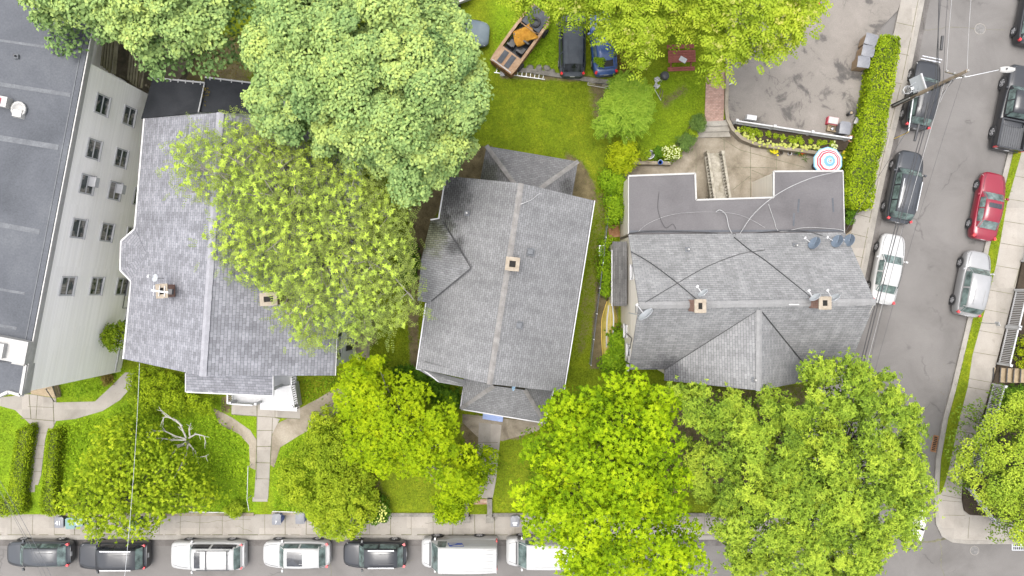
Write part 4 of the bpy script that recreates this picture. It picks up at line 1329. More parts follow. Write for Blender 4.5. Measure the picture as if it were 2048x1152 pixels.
sub(sm, 'flashing', M['membrane'], flr, hD)
mb = MB().slab([P(1225, 483, 3.2), P(1254, 483, 4.15), P(1254, 612, 4.15), P(1225, 612, 3.2)], .12)
mb.build('annex_roof', M['sh_old'], hD, world=True)
x0a, x1a = P(1228, 500, 3.2).x, wx0
MB().prism([(x0a, P(0, 608, 3.2).y), (x1a - .01, P(0, 608, 3.2).y), (x1a - .01, P(0, 487, 3.2).y), (x0a, P(0, 487, 3.2).y)], 0.0, 3.12).build('annex_wall', M['siding_tan'], hD, world=True)
MB().beam(P(1224, 500, 3.1), P(1224, 612, 3.1), .08, .1).build('gutter', M['white'], hD, world=True)
chimney(hD, roofD, (P(1400, 612, 10.2).x, P(1400, 612, 10.2).y), 8.3, 10.2, .55, .68, 0)
chimney(hD, roofD, (P(1649, 606, 10.1).x, P(1649, 606, 10.1).y), 8.3, 10.1, .60, .64, 0)
roof_vent(hD, roofD, P(1375, 499, 5.9), 0, 'pipe'); roof_vent(hD, roofD, P(1590, 491, 5.65), 0, 'pipe'); roof_vent(hD, grr, P(1508, 759, 8.35), 0, 'pipe')
for (px, py, z, w, h) in ((1260, 545, 5.6, .75, .7), (1247, 660, 3.0, .7, .8), (1255, 700, 4.2, .7, .9)):
    hit = on_wall((wx0, 0), Vector((-1, 0, 0)), px, py)
    window(hD, Vector((wx0, hit.y, z)), Vector((-1, 0, 0)), w, h, mull=False)
for x in (11, 14.4, 17.8): window(hD, Vector((x, (G_l.y + .3) if 10.2 < x < 18.8 else ysw, 3.0)), Vector((0, -1, 0)), .9, 1.3)
mb = MB().tube([Vector((wx0 - .05, -3.0, 3.2)), Vector((wx0 - .06, -3.2, 5.6)), Vector((wx0 - .05, -4.2, 4.4)), Vector((wx0 - .05, -5.0, 3.4))], .03, 5)
mb.build('wall_cable', M['cable'], hD, world=True)
for (y, z) in ((-1.3, 7.6), (-4.6, 4.7), (-5.2, 4.2)): MB().box((wx0 - .1, y, z), (.14, .42, .4)).build('meter_box', M['white_old'], hD, world=True)
# ---------------------------------------------------------------- trees, hedges and shrubs
def pal(*cols): return [(i / (len(cols) - 1), c) for i, c in enumerate(cols)]
LM = {
    'maple': leaf_mat('maple_leaf', pal((0.08, 0.14, 0.09), (0.22, 0.33, 0.22), (0.39, 0.51, 0.34), (0.57, 0.66, 0.36)), 0.36),
    'walnut': leaf_mat('walnut_leaf', pal((0.15, 0.18, 0.11), (0.27, 0.32, 0.16), (0.40, 0.50, 0.17), (0.62, 0.76, 0.20)), 0.38),
    'ailanthus': leaf_mat('ailanthus_leaf', pal((0.17, 0.24, 0.03), (0.30, 0.40, 0.05), (0.44, 0.52, 0.08), (0.56, 0.60, 0.14)), 0.42),
    'panicle': leaf_mat('flower_panicle', pal((0.42, 0.40, 0.16), (0.62, 0.58, 0.30)), 0.2),
    'linden': leaf_mat('bright_leaf', pal((0.06, 0.12, 0.006), (0.17, 0.28, 0.008), (0.32, 0.45, 0.012), (0.48, 0.58, 0.022)), 0.35),
    'locust': leaf_mat('oval_leaf', pal((0.07, 0.115, 0.025), (0.18, 0.27, 0.05), (0.32, 0.43, 0.075), (0.48, 0.57, 0.11)), 0.36),
    'magnolia': leaf_mat('glossy_leaf', pal((0.08, 0.15, 0.008), (0.20, 0.30, 0.010), (0.345, 0.45, 0.012), (0.50, 0.57, 0.02)), 0.38),
    'shrub': leaf_mat('shrub_leaf', pal((0.10, 0.16, 0.02), (0.22, 0.31, 0.03), (0.35, 0.44, 0.045), (0.50, 0.56, 0.07)), 0.4),
    'hedge': leaf_mat('hedge_leaf', pal((0.08, 0.14, 0.012), (0.20, 0.28, 0.022), (0.34, 0.44, 0.03), (0.52, 0.58, 0.06)), 0.35),
    'dark': leaf_mat('dark_leaf', pal((0.03, 0.075, 0.012), (0.07, 0.15, 0.02), (0.13, 0.235, 0.03)), 0.28),
    'blue': leaf_mat('blue_green_leaf', pal((0.06, 0.12, 0.05), (0.13, 0.21, 0.09), (0.21, 0.30, 0.13)), 0.25),
    'gold': leaf_mat('golden_leaf', pal((0.21, 0.28, 0.02), (0.36, 0.42, 0.02), (0.52, 0.54, 0.04)), 0.35),
    'grass': leaf_mat('grass_blade', pal((0.10, 0.15, 0.02), (0.19, 0.27, 0.03), (0.29, 0.37, 0.05)), 0.25),
    'weed': leaf_mat('weed_leaf', pal((0.10, 0.19, 0.018), (0.23, 0.37, 0.028), (0.42, 0.56, 0.05)), 0.38),
    'bloom': leaf_mat('cream_bloom', pal((0.5, 0.5, 0.24), (0.72, 0.7, 0.42)), 0.15),
    'yellow_bloom': leaf_mat('yellow_bloom_petal', pal((0.6, 0.48, 0.03), (0.78, 0.66, 0.10)), 0.15),
    'white_bloom': leaf_mat('white_bloom_petal', pal((0.6, 0.6, 0.55), (0.75, 0.75, 0.72)), 0.15),
    'dry': leaf_mat('dry_leaf', pal((0.13, 0.09, 0.04), (0.26, 0.19, 0.09)), 0.2),
}

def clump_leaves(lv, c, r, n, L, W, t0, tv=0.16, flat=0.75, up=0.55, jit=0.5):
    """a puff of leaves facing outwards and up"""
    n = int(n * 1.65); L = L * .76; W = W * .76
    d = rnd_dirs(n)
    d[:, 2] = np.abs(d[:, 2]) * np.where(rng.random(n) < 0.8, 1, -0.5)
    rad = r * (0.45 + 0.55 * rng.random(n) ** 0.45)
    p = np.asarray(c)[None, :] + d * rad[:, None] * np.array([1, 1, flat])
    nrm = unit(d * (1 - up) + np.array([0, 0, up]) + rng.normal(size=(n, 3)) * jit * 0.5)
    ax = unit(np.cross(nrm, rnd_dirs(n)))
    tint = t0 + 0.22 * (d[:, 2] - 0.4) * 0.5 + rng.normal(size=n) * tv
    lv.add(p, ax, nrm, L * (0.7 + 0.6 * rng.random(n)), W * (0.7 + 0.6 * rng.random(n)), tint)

def rosettes(lv, tips, nrm, k, L, W, t0, tv=0.08, droop=0.35):
    """k leaves radiating from each shoot tip"""
    e = rng.random(len(tips)) < .7
    t0 = np.broadcast_to(np.asarray(t0, float), (len(tips),))
    sp = L * .9
    t0 = np.concatenate([t0, t0[e] - .05]); nrm = np.concatenate([nrm, nrm[e]])
    tips = np.concatenate([tips, tips[e] + rng.normal(size=(int(e.sum()), 3)) * sp * np.array([1, 1, .5])])
    L = L * .74; W = W * .76
    n = len(tips)
    tips = np.repeat(tips, k, 0); nr = np.repeat(nrm, k, 0)
    a0 = np.repeat(rng.random(n) * 6.283, k) + np.tile(np.arange(k) * 6.283 / k, n) + rng.normal(size=n * k) * 0.25
    e1 = unit(np.cross(nr, np.array([0.31, 0.85, 0.42])[None, :])); e2 = np.cross(nr, e1)
    el = rng.uniform(-droop, 0.55, size=n * k)
    ax = unit((e1 * np.cos(a0)[:, None] + e2 * np.sin(a0)[:, None]) + nr * el[:, None])
    nn = unit(nr - ax * (nr * ax).sum(1, keepdims=True) + rng.normal(size=(n * k, 3)) * .15)
    tt = np.repeat(np.broadcast_to(np.asarray(t0, float), (n,)), k) + rng.normal(size=n * k) * tv
    lv.add(tips, ax, nn, L * (0.65 + 0.6 * rng.random(n * k)), W * (0.75 + 0.5 * rng.random(n * k)), tt)

def fronds(lv, base, ax, L, pairs, ll, lw, t0, tv=0.07, droop=0.5):
    """pinnate leaves: leaflets in pairs along a drooping midrib"""
    n = len(base)
    ax = unit(ax); upv = np.array([0, 0, 1.0])
    side = unit(np.cross(ax, upv[None, :]) + 1e-6)
    upn = np.cross(side, ax)
    for i in range(pairs):
        t = (i + 0.8) / pairs
        p = base + ax * (L * t)[:, None] - upv * (droop * (L * t ** 2))[:, None] * 0.5
        env = math.sin(math.pi * (0.15 + 0.8 * t)) ** 0.6
        for s in (-1, 1):
            a = unit(side * s * 0.9 + ax * 0.45 + rng.normal(size=(n, 3)) * 0.1 - upv * 0.18)
            nn = unit(upn + side * s * 0.25 + rng.normal(size=(n, 3)) * .18)
            lv.add(p, a, nn, ll * env * (0.8 + 0.4 * rng.random(n)), lw * (0.85 + 0.3 * rng.random(n)), t0 + rng.normal(size=n) * tv)

def crown_points(poly, n, z0, z1, gap=0.0, edge=2.5, rough=0.8, thick=0.0, inset=0.0):
    """points on an uneven dome over the outline"""
    q = in_poly_pts(poly, n * 3)
    d = edge_dist(poly, q[:, 0], q[:, 1])
    q, d = q[d > inset], d[d > inset]
    # spread the points: drop those nearer than the spacing to an accepted one
    area = abs(sum(poly[i][0] * poly[(i + 1) % len(poly)][1] - poly[(i + 1) % len(poly)][0] * poly[i][1] for i in range(len(poly)))) / 2
    sp = 0.72 * math.sqrt(area / n)
    keep = []; cell = {}
    for i in range(len(q)):
        k = (int(q[i, 0] // sp), int(q[i, 1] // sp))
        ok = True
        for dx in (-1, 0, 1):
            for dy in (-1, 0, 1):
                for j in cell.get((k[0] + dx, k[1] + dy), ()):
                    if (q[j, 0] - q[i, 0]) ** 2 + (q[j, 1] - q[i, 1]) ** 2 < sp * sp: ok = False
        if ok:
            keep.append(i); cell.setdefault(k, []).append(i)
        if len(keep) >= n: break
    q = q[keep]; d = d[keep]
    t = np.clip(d / max(edge, 1e-3), 0, 1)
    z = z0 + (z1 - z0) * np.sqrt(1 - (1 - t) ** 2) + np.clip(rng.normal(size=len(q)), -1.8, 1.0) * rough - thick * rng.random(len(q))
    pts = np.column_stack([q, z])
    if gap > 0:
        g = np.sin(q[:, 0] * 1.7 + 1.3 * np.sin(q[:, 1] * 0.9)) * np.sin(q[:, 1] * 1.5 + 1.7 * np.sin(q[:, 0] * 0.7))
        pts = pts[(g > -1 + 2 * gap * 0.5) | (rng.random(len(q)) > 0.85)]
    return pts

def trunk_and_limbs(root, base, top, r, tips, m, n_limb=12, twig=0.0, name='trunk', part='limb', r_l=0.09):
    """a tapered trunk and limbs that fork towards the crown"""
    base = Vector(base); top = Vector(top)
    mb = MB()
    mids = [lerp(base, top, t) + Vector((random.uniform(-.1, .1), random.uniform(-.1, .1), 0)) * (1 if 0 < t < 1 else 0) for t in (0, .25, .5, .75, 1)]
    mb.tube([base - Vector((0, 0, .15))] + mids[0:1] + mids[1:], [r * 1.5, r * 1.25, r, r * .9, r * .8, r * .62], 9)
    mb.build(name, m, root, world=True)
    lb = MB()
    if len(tips):
        sel = random.sample(range(len(tips)), min(n_limb, len(tips)))
        for s in sel:
            tip = Vector(tips[s])
            st = lerp(base, top, random.uniform(.55, 1.0))
            m1 = lerp(st, tip, .4) + Vector((random.uniform(-.4, .4), random.uniform(-.4, .4), .35))
            m2 = lerp(st, tip, .72) + Vector((random.uniform(-.4, .4), random.uniform(-.4, .4), .2))
            lb.tube([st, m1, m2, tip], [r_l * 1.6, r_l * 1.1, r_l * .7, r_l * .25], 6)
            for k in range(3 if twig else 0):
                t = random.uniform(.35, .95)
                o = lerp(m1, m2, t) if random.random() < .5 else lerp(m2, tip, t)
                e = o + Vector((random.uniform(-1, 1), random.uniform(-1, 1), random.uniform(-.1, .5))) * twig
                lb.tube([o, lerp(o, e, .5) + Vector((random.uniform(-.12, .12), random.uniform(-.12, .12), .06)), e], [r_l * .4, r_l * .28, r_l * .12], 4)
        lb.build(part, m, root, world=True)

def origin_of(root): return np.array([root.location.x, root.location.y, root.location.z])

# ---- the great maple in the middle of the top edge
px = [(500, 112), (484, 100), (508, 60), (520, 10), (545, -60), (700, -80), (880, -60), (905, -5), (925, 30), (948, 62), (950, 85), (968, 108), (992, 142), (985, 180), (988, 215), (962, 250), (968, 285), (930, 315), (905, 345), (885, 385), (858, 415), (820, 412), (795, 400), (755, 352), (700, 330), (640, 312), (575, 298), (530, 268), (505, 235), (490, 205), (520, 175), (500, 150), (490, 130)]
zc = 9.5
root = thing('maple_tree', 'great pale green maple with a broad puffy crown between the two middle houses', 'tree', P(745, 190, ZY)); 
poly = wpoly(px, 12.3)
pts = crown_points(poly, 270, zc, 15.5, gap=0.36, edge=4.5, rough=0.75, inset=.6)
lv = Leaves()
for c in pts:
    r = rng.uniform(.55, 1.05); t0 = rng.normal(.58, .14)
    clump_leaves(lv, c, r, int(300 * r), .24, .19, t0, .15, up=.45)
    for k in range(3):      # smaller outer sprays give the rounded lobes
        d = rnd_dirs(1)[0]; d[2] = abs(d[2]) * .5
        clump_leaves(lv, c + d * r * .9, r * .42, 54, .22, .17, t0 + .09, .13, up=.4)
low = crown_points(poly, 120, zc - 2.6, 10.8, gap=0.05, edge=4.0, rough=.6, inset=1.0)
for c in low: clump_leaves(lv, c, 1.05, 70, .32, .26, .28, .12, up=.4)  # inner leaves tinted darker, crown shade painted into the colour
print('maple', lv.count())
lv.build('crown', LM['maple'], root, origin_of(root))
trunk_and_limbs(root, P(745, 190, ZY), (P(745, 190, ZY).x, P(745, 190, ZY).y, 9.0), .42, low, M['bark'], 22, .6)

# ---- the sparse yellow green walnut leaning over the lilac roof
px = [(300, 288), (322, 255), (362, 258), (405, 235), (420, 250), (440, 215), (480, 222), (520, 245), (580, 280), (650, 310), (720, 335), (790, 390), (815, 425), (802, 470), (815, 520), (812, 580), (838, 612), (800, 640), (785, 660), (745, 660), (700, 690), (660, 672), (620, 700), (578, 695), (560, 655), (530, 640), (545, 598), (505, 585), (470, 565), (440, 560), (420, 520), (392, 498), (385, 468), (410, 440), (395, 400), (355, 388), (312, 352)]
zc = 11.4
root = thing('walnut_tree', 'sparse yellow green tree with pale twigs reaching over the lilac grey roof', 'tree', P(725, 470, ZY))
poly = wpoly(px, 12.6)
lv = Leaves()
tips = crown_points(poly, 3300, zc - .3, 13.6, edge=4.0, rough=.45, thick=1.8)
dx = np.clip((tips[:, 0] - P(330, 0, zc).x) / 5.5, 0, 1)
tips = tips[(rng.random(len(tips)) < 0.26 + 0.60 * dx)]
nn = unit(np.column_stack([rng.normal(size=(len(tips), 2)) * .35, np.ones(len(tips))]))
pick = rng.random(len(tips)) < .52
hot = tips[pick]
rosettes(lv, hot, nn[pick], 7, .24, .09, rng.normal(.76, .13, size=len(hot)), .10)
for rep in range(2):
    b = tips + rng.normal(size=tips.shape) * np.array([.35, .35, .3]) - np.array([0, 0, .25 + .3 * rep])
    a = unit(np.column_stack([rng.normal(size=(len(tips), 2)), rng.uniform(-.2, .2, len(tips))]))
    fronds(lv, b, a, .62 * (0.7 + .6 * rng.random(len(tips))), 6, .13, .05, .40 - .09 * rep, .12)
print('walnut', lv.count())
lv.build('crown', LM['walnut'], root, origin_of(root))
bt = P(725, 470, ZY)
trunk_and_limbs(root, bt, (bt.x - .3, bt.y + .2, 9.6), .34, tips, M['bark_pale'], 120, 1.0, r_l=.065)

# ---- dark understorey bush below the walnut
def bush(name, label, cat, px, z0, z1, mat_, n, lpc, L, W, t0=.5, edge=1.0, r=(.3, .5), stem=True, group=None, rough=.12, up=.45, base_px=None, extra=None, zb=ZY, tv=.14):
    poly = wpoly(px, z0)
    cx = sum(p[0] for p in poly) / len(poly); cyy = sum(p[1] for p in poly) / len(poly)
    root = thing(name, label, cat, (cx, cyy, zb), group=group)
    pts = crown_points(poly, n, z0, z1, edge=edge, rough=rough)
    lv = Leaves()
    for c in pts:
        clump_leaves(lv, c, rng.uniform(*r), lpc, L, W, rng.normal(t0, .09), tv, up=up)
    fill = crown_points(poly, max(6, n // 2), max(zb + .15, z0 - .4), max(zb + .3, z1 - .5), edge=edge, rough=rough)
    for c in fill: clump_leaves(lv, c, r[1] * 1.05, lpc // 2, L * 1.1, W * 1.1, t0 - .28, .1, up=up)  # fill leaves tinted darker, painting shade inside the bush
    if extra: extra(lv, pts)
    lv.build('foliage', LM[mat_], root, origin_of(root))
    if stem:
        mb = MB()
        for k in range(5):
            tip = Vector(pts[rng.integers(len(pts))])
            b = Vector((cx + random.uniform(-.15, .15), cyy + random.uniform(-.15, .15), zb - .1))
            mb.tube([b, lerp(b, tip, .5) + Vector((0, 0, .1)), tip], [.035, .025, .01], 5)
        mb.build('stem', M['bark'], root, world=True)
    return root, pts
bush('leafy_bush', 'dark green leafy bush in the gap left of the middle house', 'bush', [(800, 500), (825, 498), (838, 530), (832, 555), (800, 560)], 2.0, 3.2, 'dark', 14, 60, .28, .17, .5)

# ---- maple over the apartment roof, top left
px = [(20, 38), (45, -10), (80, -60), (300, -80), (470, -60), (478, 10), (470, 40), (445, 55), (468, 78), (455, 96), (420, 92), (398, 108), (365, 98), (338, 112), (318, 88), (298, 122), (262, 112), (246, 88), (205, 72), (182, 58), (150, 50), (135, 38), (105, 55), (80, 62), (55, 50)]
zc = 12.0
root = thing('maple_tree', 'maple overhanging the flat roof and the wooden deck in the top left corner', 'tree', P(330, -60, ZY))
poly = wpoly(px, 13.4)
pts = crown_points(poly, 130, zc, 15.0, gap=.1, edge=3.5, rough=.5, inset=.5)
lv = Leaves()
for c in pts:
    r = rng.uniform(.5, .9); t0 = rng.normal(.62, .09)
    clump_leaves(lv, c, r, int(170 * r), .27, .21, t0, .12, up=.45)
    for k in range(3):
        d = rnd_dirs(1)[0]; d[2] = abs(d[2]) * .4
        clump_leaves(lv, c + d * r * .95, r * .4, 26, .25, .19, t0 + .06, .12)
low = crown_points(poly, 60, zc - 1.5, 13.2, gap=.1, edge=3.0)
for c in low: clump_leaves(lv, c, .9, 60, .3, .22, .3, .1)  # darker tint paints shade below the upper clumps
print('maple2', lv.count())
lv.build('crown', LM['maple'], root, origin_of(root))
bt = P(330, -60, ZY)
trunk_and_limbs(root, bt, (bt.x, bt.y, 9.5), .33, low, M['bark'], 14, .5)

# ---- ailanthus along the top edge with pale flower heads
px = [(995, -30), (1010, 12), (1040, 20), (1065, 35), (1085, 22), (1105, 32), (1128, 48), (1150, 45), (1165, 40), (1178, 55), (1142, 60), (1150, 82), (1170, 82), (1190, 72), (1210, 92), (1235, 100), (1250, 135), (1285, 148), (1300, 158), (1306, 120), (1320, 92), (1350, 70), (1390, 68), (1412, 92), (1405, 120), (1415, 150), (1440, 162), (1462, 140), (1478, 118), (1500, 125), (1520, 138), (1540, 150), (1545, 120), (1568, 98), (1598, 98), (1610, 75), (1632, 82), (1640, 40), (1650, -10), (1640, -60), (1300, -90), (1000, -70)]
zc = 7.5
root = thing('ailanthus_tree', 'tall ailanthus with cream flower heads spreading along the top edge over the parked wrecks', 'tree', P(1330, -10, ZY))
poly = wpoly(px, 9.6)
lv = Leaves(); lf = Leaves()
tips = crown_points(poly, 480, zc, 11.5, edge=3.0, rough=.7, gap=.16, inset=.45)
for rep in range(7):
    b = tips + rng.normal(size=tips.shape) * np.array([.22, .22, .15]) - np.array([0, 0, .06 * rep])
    ang = rng.random(len(tips)) * 6.283
    a = np.column_stack([np.cos(ang), np.sin(ang), rng.uniform(-.1, .35, len(tips))])
    fronds(lv, b, a, .85 * (.7 + .5 * rng.random(len(tips))), 6, .26, .11, .66 - .055 * rep, .10, .6)
low = crown_points(poly, 220, zc - 2.2, 8.0, edge=3.0, rough=.4, inset=.9)
for rep in range(4):
    ang = rng.random(len(low)) * 6.283
    a = np.column_stack([np.cos(ang), np.sin(ang), rng.uniform(-.2, .2, len(low))])
    fronds(lv, low, a, .9 * (.7 + .5 * rng.random(len(low))), 6, .28, .12, .28, .08, .6)  # lower fronds carry painted shade as a dark tint
fl_ = tips[rng.random(len(tips)) < .42] + np.array([0, 0, .22])
for rep in range(3):
    q = fl_ + rng.normal(size=fl_.shape) * np.array([.13, .13, .05])
    rosettes(lf, q, unit(np.column_stack([rng.normal(size=(len(q), 2)) * .3, np.ones(len(q))])), 6, .17, .05, .6, .25)
print('ailanthus', lv.count(), lf.count())
lv.build('crown', LM['ailanthus'], root, origin_of(root))
lf.build('flower_head', LM['panicle'], root, origin_of(root))
bt = P(1330, -10, ZY)
trunk_and_limbs(root, bt, (bt.x, bt.y, 6.5), .3, low, M['bark'], 24, .5)

# ---- bright clumped tree over the vans, bottom centre
px = [(1012, 958), (1030, 925), (1018, 905), (1045, 880), (1068, 868), (1092, 830), (1098, 800), (1128, 782), (1122, 762), (1150, 748), (1182, 752), (1190, 728), (1215, 735), (1232, 750), (1262, 735), (1288, 745), (1292, 772), (1325, 765), (1345, 775), (1358, 800), (1352, 830), (1362, 860), (1350, 900), (1370, 930), (1392, 985), (1378, 1012), (1395, 1050), (1420, 1078), (1405, 1100), (1425, 1118), (1395, 1140), (1350, 1175), (1110, 1175), (1098, 1120), (1115, 1092), (1075, 1082), (1058, 1060), (1035, 1030), (1022, 1000)]
zc = 7.0
root = thing('linden_tree', 'dense bright yellow green tree with tight leaf tufts hanging over the street beside the vans', 'tree', P(1215, 960, ZY))
poly = wpoly(px, 9.6)
lv = Leaves()
pts = crown_points(poly, 175, zc, 12.0, edge=4.0, rough=.75, gap=.2, inset=.5)
for c in pts:
    r = rng.uniform(.55, .95); t0 = rng.normal(.54, .14)
    n = int(44 * r)
    d = rnd_dirs(n); d[:, 2] = np.abs(d[:, 2])
    tp = c + d * r * np.array([1, 1, .75])
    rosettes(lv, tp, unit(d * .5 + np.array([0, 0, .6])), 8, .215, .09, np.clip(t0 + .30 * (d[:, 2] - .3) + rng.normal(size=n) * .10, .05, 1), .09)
    clump_leaves(lv, c, r * .9, 70, .22, .10, t0 - .14, .1)
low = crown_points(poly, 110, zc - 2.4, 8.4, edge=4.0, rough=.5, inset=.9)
for c in low: clump_leaves(lv, c, .9, 70, .32, .15, .22, .09)  # low layer given a dark tint, painted shade in the gaps
print('linden', lv.count())
lv.build('crown', LM['linden'], root, origin_of(root))
bt = P(1215, 960, ZY)
trunk_and_limbs(root, bt, (bt.x, bt.y, 6.2), .3, low, M['bark'], 20, .5)

# ---- large loose tree at the corner
px = [(1330, 790), (1345, 762), (1385, 772), (1402, 760), (1440, 790), (1470, 780), (1500, 786), (1550, 780), (1600, 782), (1618, 760), (1612, 722), (1650, 728), (1662, 700), (1695, 715), (1722, 712), (1745, 738), (1778, 728), (1800, 752), (1818, 790), (1838, 812), (1828, 840), (1835, 870), (1848, 890), (1842, 920), (1862, 950), (1855, 985), (1865, 1008), (1848, 1040), (1830, 1052), (1842, 1092), (1828, 1110), (1800, 1082), (1770, 1100), (1752, 1150), (1720, 1180), (1470, 1180), (1455, 1120), (1420, 1080), (1400, 1050), (1420, 1020), (1390, 990), (1372, 930), (1360, 860)]
zc = 6.8
root = thing('corner_tree', 'large loose crowned green tree shading the street corner and the crosswalk', 'tree', P(1600, 935, ZY))
poly = wpoly(px, 9.2)
lv = Leaves()
pts = crown_points(poly, 400, zc, 11.0, edge=4.0, rough=.95, gap=.3, inset=.4)
for c in pts:
    r = rng.uniform(.4, .8); t0 = rng.normal(.55, .17)
    n = int(110 * r)
    d = rnd_dirs(n)
    tp = c + d * r * (.3 + .7 * rng.random((n, 1))) * np.array([1.15, 1.15, .7])
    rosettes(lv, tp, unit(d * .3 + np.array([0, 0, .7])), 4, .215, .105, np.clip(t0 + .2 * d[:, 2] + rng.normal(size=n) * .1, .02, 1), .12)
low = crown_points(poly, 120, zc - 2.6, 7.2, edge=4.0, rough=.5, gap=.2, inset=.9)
for c in low: clump_leaves(lv, c, .9, 60, .28, .15, .24, .1)  # painted shade: low leaves tinted darker than the top ones
print('corner', lv.count())
lv.build('crown', LM['locust'], root, origin_of(root))
bt = P(1600, 935, ZY)
trunk_and_limbs(root, bt, (bt.x, bt.y, 5.8), .32, pts, M['bark'], 60, .9, r_l=.06)

# ---- magnolia and its neighbours in front of the middle house
px = [(690, 745), (705, 712), (738, 698), (772, 702), (785, 722), (778, 745), (800, 748), (835, 762), (850, 785), (885, 795), (905, 815), (922, 850), (918, 880), (940, 900), (952, 930), (948, 975), (938, 1000), (915, 1012), (885, 1000), (868, 960), (845, 955), (800, 945), (770, 958), (722, 942), (690, 905), (672, 880), (690, 845), (668, 815), (672, 785)]
zc = 4.6
root = thing('magnolia_tree', 'lime green rounded tree with bare grey twigs between the two front walks', 'tree', P(800, 850, ZY))
poly = wpoly(px, 6.4)
lv = Leaves()
pts = crown_points(poly, 95, zc, 8.2, edge=2.6, rough=.6, gap=.2, inset=.4)
for c in pts:
    r = rng.uniform(.4, .85); t0 = rng.normal(.60, .11)
    n = int(64 * r)
    d = rnd_dirs(n); d[:, 2] = np.abs(d[:, 2])
    tp = c + d * r * np.array([1, 1, .6])
    rosettes(lv, tp, unit(d * .4 + np.array([0, 0, .7])), 6, .185, .09, np.clip(t0 + .2 * d[:, 2] - .06 + rng.normal(size=n) * .08, .05, 1), .09)
    clump_leaves(lv, c, r * .9, 50, .24, .14, t0 - .1, .1)
low = crown_points(poly, 46, zc - 2.2, 4.6, edge=2.5, rough=.4, inset=.5)
for c in low: clump_leaves(lv, c, .8, 60, .26, .15, .18, .08)  # dark tint stands for shade under the crown
print('magnolia', lv.count())
lv.build('crown', LM['magnolia'], root, origin_of(root))
bt = P(800, 850, ZY)
trunk_and_limbs(root, bt, (bt.x, bt.y, 3.6), .16, pts, M['bark_pale'], 34, .6, r_l=.045)
mb = MB()
for (x, y, z) in ((690, 790, 5.0), (695, 745, 5.5), (660, 800, 3.6), (830, 925, 5.0), (810, 915, 5.2), (845, 935, 4.6), (700, 760, 5.2), (862, 925, 5.0)):
    o = P(x + random.uniform(8, 16) * (1 if x < 720 else -.6), y + random.uniform(-14, 4), z - .6)
    tip = P(x, y, z)
    for k in range(5):
        e = tip + Vector((random.uniform(-.45, .45), random.uniform(-.45, .45), random.uniform(.0, .4)))
        mb.tube([o, lerp(o, e, .55) + Vector((random.uniform(-.1, .1), random.uniform(-.1, .1), .1)), e], [.035, .025, .01], 5)
mb.build('bare_twig', M['bark_pale'], root, world=True)
bush('leafy_bush', 'deep green glossy bush against the angled front bay of the middle house', 'bush', [(790, 735), (830, 735), (880, 765), (915, 790), (918, 812), (880, 805), (840, 785), (800, 762)], 2.3, 3.4, 'dark', 24, 70, .28, .15, .62)
bush('young_tree', 'small spreading green tree leaning over the walk to the middle house', 'tree', [(925, 900), (950, 890), (985, 898), (988, 930), (965, 965), (945, 1000), (915, 1032), (882, 1030), (872, 1000), (900, 985), (920, 950)], 2.6, 4.6, 'magnolia', 40, 90, .22, .12, .52, 1.5, (.35, .6))
bush('young_tree', 'bushy green sapling thicket beside the gravel walk of the white house', 'tree', [(635, 828), (655, 812), (700, 862), (725, 890), (742, 930), (740, 985), (715, 1010), (680, 1045), (632, 1030), (596, 1005), (566, 968), (575, 915), (620, 885)], 2.0, 4.0, 'shrub', 120, 85, .2, .11, .62, 1.8, (.3, .6), rough=.4)
bush('young_tree', 'yellow green bushy tree spilling over the pavement near the bins', 'tree', [(680, 940), (735, 925), (750, 985), (755, 1010), (728, 1045), (715, 1068), (690, 1074), (650, 1056), (622, 1036), (630, 990), (655, 955)], 1.9, 3.8, 'shrub', 70, 95, .2, .11, .72, 1.4, (.3, .5), rough=.3)
# bottom left spreading tree
px = [(98, 1002), (112, 965), (145, 945), (152, 905), (172, 890), (168, 865), (200, 850), (212, 830), (245, 832), (265, 855), (300, 868), (318, 900), (352, 912), (372, 950), (405, 980), (430, 1012), (390, 1025), (345, 1032), (305, 1055), (272, 1070), (252, 1098), (228, 1090), (205, 1075), (180, 1085), (155, 1098), (152, 1065), (132, 1062), (125, 1038), (98, 1025)]
zc = 3.6
root = thing('honeysuckle_tree', 'airy yellow green multi stemmed tree over the bins at bottom left', 'tree', P(245, 985, ZY))
poly = wpoly(px, 4.7)
lv = Leaves()
tips = crown_points(poly, 1300, zc, 5.6, edge=2.6, rough=.35, thick=1.3, gap=.3)
rosettes(lv, tips, unit(np.column_stack([rng.normal(size=(len(tips), 2)) * .35, np.ones(len(tips))])), 7, .175, .09, rng.normal(.66, .17, size=len(tips)), .11)
q = tips - np.array([0, 0, .5]) + rng.normal(size=tips.shape) * .2
rosettes(lv, q, unit(np.column_stack([rng.normal(size=(len(tips), 2)) * .5, np.ones(len(tips))])), 6, .175, .09, rng.normal(.55, .12, size=len(tips)), .10)
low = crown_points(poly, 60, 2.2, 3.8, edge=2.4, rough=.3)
for c in low: clump_leaves(lv, c, .6, 40, .22, .13, .28, .1)  # shade beneath the tips painted as a darker leaf tint
print('honey', lv.count())
lv.build('crown', LM['hedge'], root, origin_of(root))
bt = P(245, 985, ZY)
trunk_and_limbs(root, bt, (bt.x, bt.y, 1.6), .10, tips, M['bark'], 40, .5, r_l=.03)
